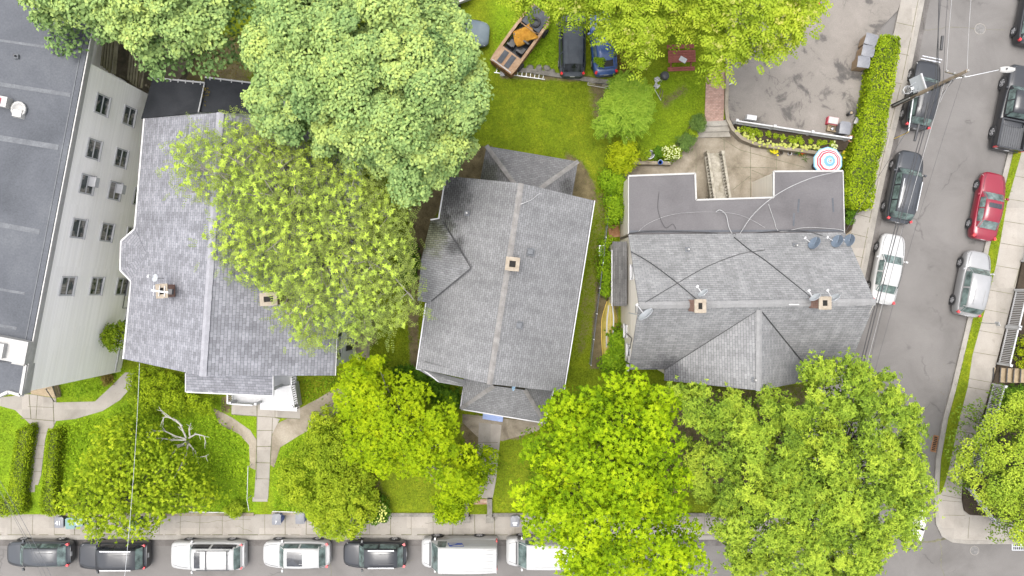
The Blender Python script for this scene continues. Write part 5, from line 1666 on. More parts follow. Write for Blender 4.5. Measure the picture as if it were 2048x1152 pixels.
# right edge tree
px = [(1928, 962), (1940, 930), (1932, 905), (1958, 882), (1955, 860), (1985, 838), (2000, 808), (2060, 795), (2150, 850), (2160, 1000), (2130, 1100), (2060, 1100), (2028, 1078), (2030, 1050), (1995, 1030), (1985, 1010), (1960, 1000), (1945, 985)]
zc = 4.5
root = thing('garden_tree', 'soft light green tree over the white fence at the right edge', 'tree', P(2040, 950, .3))
poly = wpoly(px, 6.0)
lv = Leaves()
pts = crown_points(poly, 130, zc, 7.5, edge=2.8, rough=.4)
for c in pts:
    r = rng.uniform(.5, .85)
    clump_leaves(lv, c, r, int(230 * r), .19, .11, rng.normal(.80, .12), .13)
low = crown_points(poly, 70, 3.2, 5.4, edge=2.5)
for c in low: clump_leaves(lv, c, .8, 70, .22, .13, .3, .1)  # underlayer tinted dark, its shade painted in
lv.build('crown', LM['locust'], root, origin_of(root))
bt = P(2040, 950, .3)
trunk_and_limbs(root, bt, (bt.x, bt.y, 3.6), .16, low, M['bark'], 14, .4)
# sumac with big feather leaves
px = [(1192, 262), (1188, 240), (1205, 225), (1200, 200), (1218, 180), (1225, 155), (1245, 142), (1275, 152), (1300, 168), (1318, 188), (1305, 205), (1318, 212), (1302, 235), (1298, 258), (1272, 266), (1255, 280), (1240, 262), (1215, 270)]
zc = 2.6
root = thing('sumac_tree', 'fresh green sumac with long feathered leaves beside the back lawn', 'tree', P(1250, 212, ZY))
poly = wpoly(px, 3.6)
lv = Leaves()
tips = crown_points(poly, 300, zc, 4.6, edge=2.0, rough=.25, inset=.15)
cc = np.array([P(1250, 212, 3).x, P(1250, 212, 3).y])
for rep in range(3):
    out = tips[:, :2] - cc
    ang = np.arctan2(out[:, 1], out[:, 0]) + rng.normal(size=len(tips)) * 1.0
    a = np.column_stack([np.cos(ang), np.sin(ang), rng.uniform(0, .3, len(tips))])
    b = tips - np.array([0, 0, .18 * rep]) - a * .45
    fronds(lv, b, a, .95 * (.75 + .4 * rng.random(len(tips))), 10, .20, .075, .72 - .16 * rep, .07, .55)
lv.build('crown', leaf_mat('sumac_leaf', pal((0.07, 0.14, 0.025), (0.17, 0.29, 0.045), (0.29, 0.43, 0.075), (0.42, 0.52, 0.12)), .33), root, origin_of(root))
bt = P(1250, 212, ZY)
trunk_and_limbs(root, bt, (bt.x, bt.y, 2.2), .07, tips, M['bark'], 26, 0, r_l=.03)

# ---- shrubs and climbers along the fence west of the corner house
bush('golden_shrub', 'yellow green shrub at the fence beside the flat roof corner', 'shrub', [(1228, 292), (1258, 285), (1270, 310), (1262, 340), (1230, 345), (1222, 320)], 1.7, 2.6, 'gold', 22, 70, .2, .11, .5, .8)
bush('leafy_bush', 'mid green bush below the golden shrub along the fence', 'bush', [(1202, 348), (1232, 342), (1245, 365), (1240, 392), (1205, 388)], 1.4, 2.3, 'weed', 20, 70, .18, .1, .5, .8)
bush('leafy_bush', 'green bush pressed against the tan wall above the small side roof', 'bush', [(1212, 402), (1238, 396), (1246, 420), (1240, 447), (1215, 444)], 1.4, 2.4, 'weed', 16, 70, .18, .1, .55, .7)
bush('climbing_vine', 'green climber filling the strip left of the small side roof', 'vine', [(1202, 485), (1224, 480), (1228, 560), (1222, 592), (1204, 585), (1200, 530)], 1.2, 1.9, 'weed', 26, 60, .17, .1, .5, .6)
bush('leafy_bush', 'rounded dark leaved bush growing over the yellow boat', 'bush', [(1226, 664), (1236, 656), (1250, 672), (1258, 700), (1254, 735), (1212, 738), (1206, 722), (1222, 704)], 1.5, 2.3, 'weed', 30, 60, .24, .16, .38, .8)
bush('leafy_bush', 'young tree of heaven leaves in the gap beside the cream wall', 'bush', [(212, 668), (235, 655), (250, 648), (252, 690), (232, 696)], 3.0, 4.2, 'shrub', 14, 60, .2, .13, .45, .7)
bush('overgrown_shrub', 'overgrown yellow green shrubs in front of the lilac roof, left of the porch', 'shrub', [(272, 745), (300, 735), (340, 745), (375, 760), (400, 790), (440, 795), (425, 820), (380, 825), (330, 828), (290, 820), (268, 790)], 1.3, 2.2, 'hedge', 50, 80, .19, .1, .5, 1.0, (.3, .5), rough=.3)
bush('hydrangea_bush', 'dark round bush dotted with cream blooms at the pavement edge', 'bush', [(735, 1005), (760, 990), (778, 1010), (775, 1038), (748, 1042), (732, 1030)], 1.2, 1.9, 'dark', 22, 70, .17, .11, .6, .7, (.25, .4))
o = [q for q in C.objects if q.name.startswith('hydrangea_bush')][0]
lv = Leaves()
tp = crown_points(wpoly([(735, 1005), (760, 990), (778, 1010), (775, 1038), (748, 1042), (732, 1030)], 1.3), 60, 1.55, 2.3, edge=.7, rough=.05)
rosettes(lv, tp, unit(np.column_stack([rng.normal(size=(len(tp), 2)) * .2, np.ones(len(tp))])), 6, .10, .08, .6, .2)
tag(lv.build('bloom', LM['bloom'], o, origin_of(o)), kind='stuff')
bush('round_bush', 'clipped dark bush overhanging the low front wall beside the brick steps', 'bush', [(872, 1012), (900, 1000), (925, 1015), (922, 1032), (890, 1036), (874, 1030)], 1.0, 1.6, 'dark', 22, 70, .14, .08, .75, .6, (.22, .36))
bush('round_bush', 'round bluish shrub at the top of the concrete steps', 'bush', [(1385, 238), (1402, 232), (1409, 245), (1405, 260), (1390, 262), (1382, 252)], 1.2, 1.7, 'blue', 16, 80, .14, .05, .6, .5, (.2, .3))
bush('round_bush', 'low grey green shrub in the bed left of the steps', 'bush', [(1360, 275), (1378, 268), (1388, 282), (1380, 298), (1362, 300), (1354, 288)], 1.1, 1.5, 'blue', 16, 80, .15, .05, .55, .5, (.2, .3))
bush('round_bush', 'small bright green shrub between the two blue green ones', 'bush', [(1376, 260), (1388, 258), (1392, 270), (1382, 276), (1374, 270)], 1.0, 1.35, 'shrub', 9, 60, .12, .06, .55, .4, (.16, .24))
bush('flower_shrub', 'white flowering shrub beside the planter tank', 'shrub', [(1322, 298), (1345, 290), (1360, 300), (1358, 318), (1330, 320)], 1.1, 1.5, 'shrub', 14, 60, .14, .07, .4, .5, (.18, .28))
o = [q for q in C.objects if q.name.startswith('flower_shrub')][0]
lv = Leaves()
tp = crown_points(wpoly([(1322, 298), (1345, 290), (1360, 300), (1358, 318), (1330, 320)], 1.4), 50, 1.5, 1.85, edge=.5, rough=.05)
rosettes(lv, tp, unit(np.column_stack([rng.normal(size=(len(tp), 2)) * .2, np.ones(len(tp))])), 5, .08, .06, .6, .2)
tag(lv.build('bloom', LM['white_bloom'], o, origin_of(o)), kind='stuff')
bush('round_bush', 'small leafy plant left of the planter tank', 'bush', [(1278, 300), (1292, 296), (1298, 312), (1284, 318)], 1.0, 1.4, 'shrub', 8, 60, .13, .07, .5, .4, (.16, .26))
bush('round_bush', 'small dense plant right of the planter tank', 'bush', [(1306, 300), (1318, 296), (1322, 312), (1310, 318)], 1.0, 1.4, 'dark', 8, 60, .13, .07, .8, .4, (.16, .26))
bush('golden_shrub', 'clipped lime shrub behind the picket fence at the right edge', 'shrub', [(2034, 690), (2060, 675), (2080, 700), (2070, 735), (2038, 732)], 1.1, 1.7, 'gold', 20, 90, .13, .07, .55, .6, (.25, .4), zb=.3)
bush('leafy_bush', 'low green planting beside the stairs at the right edge', 'bush', [(2004, 775), (2060, 772), (2060, 805), (2000, 808)], .7, 1.0, 'dark', 26, 60, .15, .07, .7, .5, (.22, .34), zb=.3)
bush('fern', 'bright fern at the pavement edge left of the front steps', 'fern', [(455, 1008), (478, 1002), (488, 1020), (470, 1032), (452, 1026)], 1.1, 1.4, 'shrub', 10, 50, .22, .08, .5, .5, (.2, .3))
bush('leafy_bush', 'brown and green dry plant on the strip below the cream wall', 'bush', [(205, 752), (222, 748), (226, 762), (212, 768)], 1.0, 1.2, 'dry', 8, 50, .14, .07, .6, .4, (.18, .26))
bush('leafy_bush', 'dark weeds between the sidewalk and the corner house', 'bush', [(1690, 420), (1708, 412), (1706, 440), (1694, 452)], .5, .8, 'dark', 8, 50, .15, .08, .7, .4, (.18, .3), zb=.2)
bush('dry_grass_clump', 'dry straw coloured brush heap beside the blue car', 'brush', [(1232, 98), (1262, 105), (1268, 140), (1240, 158), (1225, 140)], 1.0, 1.5, 'dry', 20, 60, .4, .03, .6, .6, (.3, .5), up=.2)

# ---- hedges
def hedge(label, px, z0, h, mat_, dens, t0=.5, group=None, L=.15, W=.08):
    poly = wpoly(px, z0 + h)
    cx = sum(p[0] for p in poly) / len(poly); cyy = sum(p[1] for p in poly) / len(poly)
    root = thing('hedge', label, 'hedge', (cx, cyy, z0))
    core = MB().prism(shrink(poly, .22), z0 - .1, z0 + h - .24)
    core.build('branch', plain('hedge_twigs', (0.05, 0.06, 0.02), 1.0, var=.5, scale=14), root, world=True)
    lv = Leaves()
    area = abs(sum(poly[i][0] * poly[(i + 1) % len(poly)][1] - poly[(i + 1) % len(poly)][0] * poly[i][1] for i in range(len(poly)))) / 2
    n = int(area * dens)
    q = in_poly_pts(poly, n)
    ed = edge_dist(poly, q[:, 0], q[:, 1])
    bumpy = .07 * np.sin(q[:, 0] * 2.3 + q[:, 1] * 1.1) + .06 * np.sin(q[:, 1] * 3.7 - q[:, 0] * 1.9)
    z = z0 + h - .12 * rng.random(n) ** 2 + bumpy - .28 * np.clip(1 - ed / .25, 0, 1) ** 2
    p = np.column_stack([q, z])
    nr = unit(np.column_stack([rng.normal(size=(n, 2)) * .5, np.ones(n)]))
    patch = .12 * np.sin(q[:, 0] * 1.9 + 2 * np.sin(q[:, 1])) 
    lv.add(p, unit(np.cross(nr, rnd_dirs(n))), nr, L * (.7 + .6 * rng.random(n)), W * (.7 + .6 * rng.random(n)), t0 + patch + rng.normal(size=n) * .18)
    per = 0
    for i in range(len(poly)):
        a, b = np.array(poly[i]), np.array(poly[(i + 1) % len(poly)])
        ln = np.hypot(*(b - a)); k = int(ln * h * dens * .9)
        if k < 1: continue
        t = rng.random(k)
        s = a + (b - a) * t[:, None]
        dirn = (b - a) / ln; out = np.array([dirn[1], -dirn[0]])
        sgn = -1 if inside(poly, np.array([(a + b)[0] / 2 + out[0] * .1]), np.array([(a + b)[1] / 2 + out[1] * .1]))[0] else 1
        o3 = np.array([out[0] * sgn, out[1] * sgn, 0])
        pz_ = z0 + rng.random(k) * h
        p = np.column_stack([s, pz_]) - o3 * (.14 * rng.random(k))[:, None] - o3 * (.12 * (pz_ - z0) / h)[:, None]
        nr = unit(o3[None, :] + rng.normal(size=(k, 3)) * .4 + np.array([0, 0, .4]))
        lv.add(p, unit(np.cross(nr, rnd_dirs(k))), nr, L, W, t0 - .05 + rng.normal(size=k) * .17)
    lv.build('foliage', LM[mat_], root, origin_of(root))
hedge('long clipped yellow green hedge along the side street pavement', [(1762, 70), (1780, 66), (1803, 72), (1806, 90), (1798, 130), (1790, 180), (1780, 230), (1772, 290), (1758, 340), (1748, 415), (1738, 420), (1702, 415), (1690, 400), (1695, 350), (1708, 300), (1722, 240), (1735, 180), (1745, 120)], .2, 1.5, 'hedge', 260, .52)
hedge('broad dark clipped hedge left of the entrance walk', [(28, 860), (56, 848), (62, 862), (54, 905), (48, 960), (44, 1000), (48, 1018), (38, 1032), (5, 1036), (-30, 1036), (-30, 1010), (10, 990), (18, 930)], ZY, .95, 'hedge', 340, .46, L=.11, W=.065)
hedge('narrow dark clipped hedge right of the entrance walk', [(92, 860), (112, 856), (118, 870), (112, 920), (108, 970), (110, 1010), (125, 1030), (100, 1036), (80, 1030), (74, 1012), (80, 960), (86, 900)], ZY, 1.0, 'hedge', 340, .46, L=.11, W=.065)

# ---- loose weeds and grass: nobody could count them
def scatter(name, specs, mat_, kind='stuff'):
    lv = Leaves()
    for px_, dens, L, W, z0, z1, t0, upr in specs:
        poly = wpoly(px_, (z0 + z1) / 2)
        area = abs(sum(poly[i][0] * poly[(i + 1) % len(poly)][1] - poly[(i + 1) % len(poly)][0] * poly[i][1] for i in range(len(poly)))) / 2
        n = int(area * dens)
        q = in_poly_pts(poly, n)
        f = .5 + .25 * np.sin(q[:, 0] * 1.1 + 1.7 * np.sin(q[:, 1] * .8)) + .25 * np.sin(q[:, 1] * 1.9 + q[:, 0] * .6)
        z = z0 + (z1 - z0) * rng.random(n) * np.clip(f, .1, 1)
        ed = edge_dist(poly, q[:, 0], q[:, 1]); k = rng.random(n) < np.clip(ed / .5 + .15, 0, 1)
        q, z, f = q[k], z[k], f[k]; n = len(q)
        nr = unit(np.column_stack([rng.normal(size=(n, 2)) * (.35 + upr), np.ones(n)]))
        lv.add(np.column_stack([q, z]), unit(np.cross(nr, rnd_dirs(n))), nr, L * (.6 + .8 * rng.random(n)), W * (.6 + .8 * rng.random(n)), t0 + .22 * (f - .5) + rng.normal(size=n) * .16)
    o = lv.build(name, LM[mat_], None)
    print(name, lv.count())
    return tag(o, kind=kind)
scatter('weeds', [
    ([(112, 850), (150, 840), (240, 815), (262, 790), (275, 830), (340, 830), (430, 830), (480, 870), (498, 900), (500, 1000), (505, 1026), (120, 1028)], 120, .17, .085, ZY, 1.35, .58, .3),
    ([(545, 930), (585, 880), (650, 850), (700, 900), (735, 960), (738, 1026), (545, 1026)], 120, .17, .085, ZY, 1.35, .6, .3),
    ([(602, 755), (670, 752), (700, 760), (640, 800), (604, 812)], 80, .18, .09, ZY, 1.1, .48, .3),
    ([(115, 768), (190, 752), (240, 735), (250, 742), (222, 768), (190, 800), (115, 798)], 80, .17, .08, ZY, 1.1, .5, .3),
    ([(425, 795), (462, 800), (460, 828), (440, 825)], 60, .15, .08, ZY, 1.0, .45, .3),
    ([(1030, 90), (1120, 60), (1113, 138), (1050, 140), (1060, 110)], 70, .16, .07, ZY, .95, .5, .3),
    ([(985, 60), (1015, 20), (1000, 110), (985, 130)], 60, .16, .07, ZY, .9, .45, .3),
    ([(1200, 460), (1222, 470), (1215, 500), (1206, 560)], 60, .15, .08, ZY, 1.0, .35, .3),
    ([(990, 950), (1012, 900), (1040, 880), (1030, 1026), (988, 1026)], 40, .12, .05, ZY, .85, .3, .3),
], 'weed')
scatter('grass', [
    ([(965, 155), (1170, 165), (1190, 230), (1215, 290), (1225, 380), (1200, 470), (1160, 330), (985, 290)], 90, .12, .035, ZY, .8, .4, .6),
    ([(1320, 145), (1410, 150), (1405, 235), (1375, 250), (1345, 290), (1270, 300), (1310, 230)], 100, .13, .04, ZY, .8, .55, .6),
    ([(760, 940), (870, 960), (880, 1026), (790, 1026)], 90, .12, .035, ZY, .8, .45, .6),
    ([(1190, 420), (1205, 440), (1150, 720), (1128, 740)], 80, .12, .035, ZY, .8, .3, .6),
    ([(-60, 800), (30, 825), (28, 880), (15, 1000), (-60, 1030)], 90, .13, .04, ZY, .85, .5, .6),
    ([(760, 660), (835, 640), (832, 730), (780, 700)], 80, .12, .035, ZY, .8, .4, .6),
    ([(2016, 408), (2040, 316), (2024, 330), (2012, 365), (1982, 484), (1945, 640), (1913, 776), (1882, 920), (1878, 985), (1884, 985), (1896, 946), (1917, 846), (1936, 772), (1945, 710), (1969, 623), (1993, 526)], 150, .12, .035, .16, .26, .5, .6),
    ([(1926, 1000), (1934, 1022), (1972, 1030), (1950, 1000), (1930, 980)], 100, .12, .035, .3, .42, .3, .6),
], 'grass')
scatter('leaf_litter', [
    ([(300, 60), (520, 60), (520, 160), (420, 155), (310, 150)], 26, .12, .07, ZY, .78, .4, .3),
    ([(690, 645), (740, 645), (740, 700), (700, 700)], 26, .10, .06, ZY + .02, .78, .4, .3),
    ([(930, 845), (958, 880), (950, 900), (925, 870)], 40, .10, .06, ZY, .78, .4, .3),
    ([(-40, 1071), (1560, 1071), (1560, 1081), (-40, 1081)], 16, .06, .04, .01, .05, .3, .3), ([(1880, 700), (1905, 700), (1880, 900), (1872, 980), (1862, 980)], 12, .06, .04, .01, .04, .6, .3),
    ([(540, 1034), (1000, 1034), (1000, 1066), (540, 1066)], 1.2, .07, .04, .14, .16, .3, .3), ([(1180, 400), (1225, 400), (1200, 640), (1150, 720)], 5, .09, .05, ZY, .75, .4, .3), ([(980, 160), (1200, 170), (1210, 290), (990, 280)], 1.5, .09, .05, ZY, .75, .5, .3),
    ([(402, 172), (418, 172), (412, 222), (400, 222)], 90, .13, .08, 5.1, 5.3, .4, .3),
], 'dry')
# ---------------------------------------------------------------- vehicles
STY = {
 # hood: z front, z cowl; cabin x as fractions of the length measured from the nose
 'sedan':  dict(h=1.45, nose=.58, cowl=.93, tail=.98, wf=.30, rf=.44, rr=.72, wr=.86, belt=.93, wroof=.66),
 'hatch':  dict(h=1.55, nose=.64, cowl=.98, tail=1.02, wf=.25, rf=.38, rr=.86, wr=.97, belt=.98, wroof=.68),
 'suv':    dict(h=1.74, nose=.74, cowl=1.06, tail=1.08, wf=.26, rf=.375, rr=.87, wr=.965, belt=1.06, wroof=.72),
 'boxsuv': dict(h=1.82, nose=.86, cowl=1.10, tail=1.12, wf=.27, rf=.355, rr=.90, wr=.975, belt=1.10, wroof=.76),
 'wagon':  dict(h=1.60, nose=.70, cowl=.95, tail=1.0, wf=.24, rf=.36, rr=.85, wr=.97, belt=.96, wroof=.72),
 'pickup': dict(h=1.88, nose=.92, cowl=1.15, tail=.80, wf=.26, rf=.35, rr=.60, wr=.635, belt=1.14, wroof=.74),
 'van':    dict(h=2.55, nose=.86, cowl=1.22, tail=1.25, wf=.13, rf=.255, rr=.985, wr=.998, belt=1.25, wroof=.86),
 'lowvan': dict(h=2.1, nose=.86, cowl=1.15, tail=1.2, wf=.14, rf=.26, rr=.985, wr=.998, belt=1.2, wroof=.84),
}
def glass_quad(mb, pts, off, mi=0, nx=4, ny=3):
    """curved glass patch from four corners"""
    a, b, c, d = [Vector(p) for p in pts]
    n = (b - a).cross(d - a).normalized()
    rows = []
    for j in range(ny + 1):
        v = j / ny; row = []
        for i in range(nx + 1):
            u = i / nx
            p = lerp(lerp(a, b, u), lerp(d, c, u), v)
            row.append(p + n * (off + .035 * (1 - (2 * u - 1) ** 2) * (1 - .3 * (2 * v - 1) ** 2) * (b - a).length / 1.5))
        rows.append(row)
    mb.grid(rows, mi)

def vehicle(name, label, cat, loc, heading, L, W, style, paintm, group=None, rails=None, sunroof=None, side_glass=True, glass='glass', rear_glass=True, wheel_r=.34, seat=True, trim='black_trim', lights=True, plate=True, mirrors=True, hood_seam=True, z=0.0):
    s = STY[style]
    root = thing(name, label, cat, (loc[0], loc[1], z), R(heading), group)
    X = lambda f: L * (.5 - f)
    hw = W / 2
    van = style in ('van', 'lowvan')
    fr = [0.0, .012, .04, .10, .18, s['wf'], .45, .62, .78, .9, .965, .99, 1.0]
    if van: wd = [.72, .84, .93, .98, 1, 1, 1, 1, 1, 1, 1, .985, .97]
    elif style == 'boxsuv' or style == 'pickup': wd = [.76, .86, .93, .97, .99, 1, 1, 1, 1, .99, .97, .92, .86]
    else: wd = [.55, .70, .84, .93, .975, 1, 1, 1, .99, .95, .88, .76, .64]
    rows = []
    for f, w in zip(fr, wd):
        if f <= s['wf']:
            t = f / s['wf']
            zt = s['nose'] + (s['cowl'] - s['nose']) * (t ** .55)
        else:
            t = (f - s['wf']) / (1 - s['wf'])
            zt = lerp(s['cowl'], s['tail'], t)
            if f > .985: zt -= .16
            if style == 'pickup' and f > .64: zt = .80
        y = hw * w
        zb = .24 if 0.03 < f < .97 else .34
        half = [(y * .92, zb), (y, .46), (y, max(.55, zt - .28)), (y * .985, zt - .10), (y * .93, zt - .015), (y * .6, zt + .025), (0, zt + .035)]
        row = [Vector((X(f), a, b)) for a, b in half] + [Vector((X(f), -a, b)) for a, b in reversed(half[:-1])]
        rows.append(row)
    body = MB()
    body.grid(rows, 0, True, flip=True)
    body.add(rows[0], [list(range(len(rows[0])))], 0); body.add(rows[-1], [list(range(len(rows[0]) - 1, -1, -1))], 0)
    body.add([rows[0][0], rows[-1][0], rows[-1][-1], rows[0][-1]], [[0, 1, 2, 3]], 1)
    # cabin shell: pillars and roof
    zr, zb = s['h'], s['belt']
    wb, wr = hw * .93, hw * s['wroof']
    if van: wb = hw * .985
    cab = []
    def ring(x, wbase, wtop, zbase, ztop, crown):
        hh = [(wbase, zbase), (lerp(wbase, wtop, .55), lerp(zbase, ztop, .62)), (wtop, ztop - .07), (wtop * .93, ztop - .012), (wtop * .5, ztop + crown * .7), (0, ztop + crown)]
        return [Vector((x, a, b)) for a, b in hh] + [Vector((x, -a, b)) for a, b in reversed(hh[:-1])]
    xs = [X(s['wf']), X(s['rf']), X(lerp(s['rf'], s['rr'], .35)), X(lerp(s['rf'], s['rr'], .7)), X(s['rr']), X(s['wr'])]
    cab.append(ring(xs[0], wb * .93, wb * .86, zb - .03, zb + .03, .02))
    cab.append(ring(xs[1], wb, wr, zb - .02, zr - .03, .035))
    cab.append(ring(xs[2], wb, wr * 1.01, zb - .02, zr, .045))
    cab.append(ring(xs[3], wb, wr * 1.0, zb - .02, zr - .005, .04))
    cab.append(ring(xs[4], wb * .97, wr * .95, zb - .02, zr - .05, .03))
    cab.append(ring(xs[5], wb * .90, wb * (.82 if not van else .90), zb - .03, (zb + .04) if not van else zr - .10, .02))
    body.grid(cab, 0, True, flip=True)
    body.add(cab[-1], [list(range(len(cab[-1]) - 1, -1, -1))], 0)
    # wheel arches and seams
    wx = (X(.5) + L * .295, X(.5) - L * .295)
    if style == 'sedan': wx = (L * .29, -L * .285)
    if van: wx = (L * .31, -L * .26)
    for x in wx:
        for sg in (-1, 1):
            n = 18
            c = Vector((x, sg * (hw + .004), wheel_r))
            body.add([c + Vector((math.cos(2 * math.pi * k / n) * (wheel_r + .065), 0, math.sin(2 * math.pi * k / n) * (wheel_r + .065))) for k in range(n)], [list(range(n)) if sg < 0 else list(range(n - 1, -1, -1))], 1)
    def seam(a, b, w=.018): body.beam(Vector(a), Vector(b), w, .008, mi=1)
    if hood_seam:
        zc_ = s['cowl']
        for sg in (-1, 1):
            pts = [(X(.035), sg * hw * .62, s['nose'] + .055 + (s['cowl'] - s['nose']) * (.035 / s['wf']) ** .55 - .01), (X(.12), sg * hw * .76, s['nose'] + (s['cowl'] - s['nose']) * (.12 / s['wf']) ** .55 + .018), (X(s['wf'] - .02), sg * hw * .82, s['cowl'] + .012)]
            for a, b in zip(pts[:-1], pts[1:]): seam(a, b)
    body.beam((X(.004), -hw * .5, .42), (X(.004), hw * .5, .42), .03, .2, mi=1)
    body.build('body', [paintm, M[trim]], root)
    # glass: patches that follow the cabin shell, a few millimetres proud of it
    def surf(sv, pv):
        a = min(int(sv), len(cab) - 2); b = min(int(pv), len(cab[0]) - 2)
        u, v = sv - a, pv - b
        return lerp(lerp(cab[a][b], cab[a][b + 1], v), lerp(cab[a + 1][b], cab[a + 1][b + 1], v), u)
    def patch(name, s0, s1, p0, p1, m, off=.012, ns=6, np_=8, parent=root):
        rows = []
        for k in range(ns + 1):
            row = []
            for q in range(np_ + 1):
                sv, pv = lerp(s0, s1, k / ns), lerp(p0, p1, q / np_)
                p = surf(sv, pv)
                n = (surf(min(sv + .05, 5), pv) - surf(max(sv - .05, 0), pv)).cross(surf(sv, min(pv + .05, 10)) - surf(sv, max(pv - .05, 0)))
                n.normalize()
                if n.dot(p - Vector((X(.55), 0, zb * .7))) < 0: n = -n
                row.append(p + n * off)
            rows.append(row)
        return MB().grid(rows, 0, True).build(name, m, parent)
    patch('windshield', .10, .93, 1.55, 8.45, M[glass])
    k0, yb = cab[0][2], wb * .8
    wm = MB()
    for sg in (-.4, .3): wm.beam((k0.x - .02, sg * yb, k0.z + .06), (k0.x - .14, (sg - .5) * yb, k0.z + .12), .025, .015)
    wm.beam((k0.x + .06, -yb, k0.z + .015), (k0.x + .06, yb, k0.z + .015), .12, .03)
    wm.build('wiper', M['black_trim'], root)
    if van:
        for sg in (-1, 1):
            g = MB()
            glass_quad(g, [(X(1.0) - .012, sg * hw * .5 + .32, 1.5), (X(1.0) - .012, sg * hw * .5 - .32, 1.5), (X(1.0) - .01, sg * hw * .5 - .3, 2.0), (X(1.0) - .01, sg * hw * .5 + .3, 2.0)], .01)
            g.build('rear_window', M[glass], root)
    elif rear_glass: patch('rear_window', 4.12, 4.86, 1.7, 8.3, M[glass])
    spans = [(.72, 2.15), (2.3, 4.25)]
    if side_glass == 3: spans = [(.72, 1.75), (1.88, 2.95), (3.08, 4.35)]
    if van: spans = [(.8, 1.35)]
    for (u0, u1) in spans:
        for lo, hi in ((.30, 1.80), (8.20, 9.70)):
            patch('side_window', u0, u1, lo, hi, M[glass if style != 'boxsuv' else 'glass_dark'], .012, 5, 3)
    for x in wx:
        for sg in (-1, 1):
            t = MB()
            yo = sg * (hw + .012)
            yi = sg * (hw - .21)
            n = 20
            prof = [(wheel_r * .62, yo), (wheel_r * .9, yo + sg * .004), (wheel_r, yo - sg * .03), (wheel_r, yi + sg * .03), (wheel_r * .9, yi), (wheel_r * .5, yi)]
            vv = [Vector((x + r * math.cos(2 * math.pi * k / n), y, wheel_r + r * math.sin(2 * math.pi * k / n))) for r, y in prof for k in range(n)]
            ff = [[i * n + k, i * n + (k + 1) % n, (i + 1) * n + (k + 1) % n, (i + 1) * n + k] for i in range(len(prof) - 1) for k in range(n)]
            t.add(vv, ff, 0, True)
            w_ = t.build('wheel', M['rubber'], root)
            rm = MB()
            c = Vector((x, yo - sg * .03, wheel_r))
            rm.add([c + Vector((math.cos(2 * math.pi * k / n) * wheel_r * .63, 0, math.sin(2 * math.pi * k / n) * wheel_r * .63)) for k in range(n)], [list(range(n))], 1)
            for k in range(5):
                a = 2 * math.pi * k / 5 + .3
                d = Vector((math.cos(a), 0, math.sin(a)))
                rm.beam(c + Vector((0, sg * .025, 0)), c + d * wheel_r * .6 + Vector((0, sg * .03, 0)), .085, .03, up=Vector((0, 1, 0)))
            rr_ = [(wheel_r * .66, .03), (wheel_r * .58, .03), (wheel_r * .58, .0)]
            vv = [c + Vector((r * math.cos(2 * math.pi * k / n), sg * o, r * math.sin(2 * math.pi * k / n))) for r, o in rr_ for k in range(n)]
            rm.add(vv, [[i * n + k, i * n + (k + 1) % n, (i + 1) * n + (k + 1) % n, (i + 1) * n + k] for i in range(2) for k in range(n)], 0)
            rm.build('rim', [M['rim'], M['iron']], w_)
    if lights:
        for sg in (-1, 1):
            h = MB()
            zl = s['nose'] - .0
            glass_quad(h, [(X(.005), sg * hw * .52, zl - .06), (X(.055), sg * hw * .86, zl + .02), (X(.075), sg * hw * .84, zl + .12), (X(.02), sg * hw * .54, zl + .07)][::sg], .012)
            h.build('headlight', M['clear_lamp'], root)
            t = MB()
            zl = s['tail'] - .05 if style != 'pickup' else 1.0
            if van: t.box((X(.995), sg * hw * .92, 1.2), (.1, .14, .5))
            elif style == 'pickup': t.box((X(.985), sg * hw * .91, .98), (.12, .16, .36))
            else:
                t.box((X(.962), sg * hw * .80, zl - .02), (.20, .16, .17), sg * .45 * -1)
            t.build('taillight', M['red_lamp'], root)
    if mirrors:
        for sg in (-1, 1):
            m_ = MB()
            xm = lerp(xs[0], xs[1], .45)
            m_.box((xm, sg * (hw + .10), zb + .08), (.13, .2, .13), sg * .2, taper=.85)
            m_.beam((xm, sg * hw * .95, zb + .0), (xm, sg * (hw + .08), zb + .05), .05, .05)
            m_.build('mirror', paintm if mirrors is True else M[mirrors], root)
    if plate:
        MB().box((X(1.0) - .012, 0, .78 if not van else 1.0), (.02, .32, .16)).build('licence_plate', M['white'], root)
    if rails:
        for sg in (-1, 1):
            r_ = MB()
            a, b = Vector((lerp(xs[1], xs[4], .12), sg * wr * .90, zr + .06)), Vector((lerp(xs[1], xs[4], .93), sg * wr * .90, zr + .045))
            r_.beam(a, b, .045, .05)
            r_.build('roof_rail', M[rails], root)
        if rails == 'black_trim':
            for f in (.36, .88):
                x = lerp(xs[1], xs[4], f)
                MB().beam((x, -wr * .92, zr + .1), (x, wr * .92, zr + .1), .06, .03).build('cross_bar', M[rails], root)
    if sunroof:
        patch('sunroof', 1 + 3 * sunroof[0], 1 + 3 * sunroof[1], 3.45, 6.55, M['glass_dark'], .014)
    if style in ('suv', 'boxsuv', 'hatch') :
        bm = MB().beam((X(.975), -hw * .72, .62), (X(.975), hw * .72, .62), .16, .12)
        bm.build('bumper', paintm, root)
    if style in ('van', 'lowvan'):
        rb = MB()
        for k in range(7):
            y = -wr * .8 + k * wr * 1.6 / 6
            rb.beam((lerp(xs[1], xs[4], .12), y, zr + .04), (lerp(xs[1], xs[4], .95), y, zr + .04), .03, .02)
        rb.build('roof_rib', paintm, root)
    elif style in ('suv', 'boxsuv', 'hatch', 'wagon'):
        rb = MB()
        for k in (-.5, .5):
            rb.beam((lerp(xs[1], xs[4], .45), k * wr, zr + .045), (lerp(xs[1], xs[4], .92), k * wr, zr + .03), .02, .016)
        rb.build('roof_rib', paintm, root)
    return root, dict(X=X, hw=hw, s=s, xs=xs, wr=wr, wb=wb)

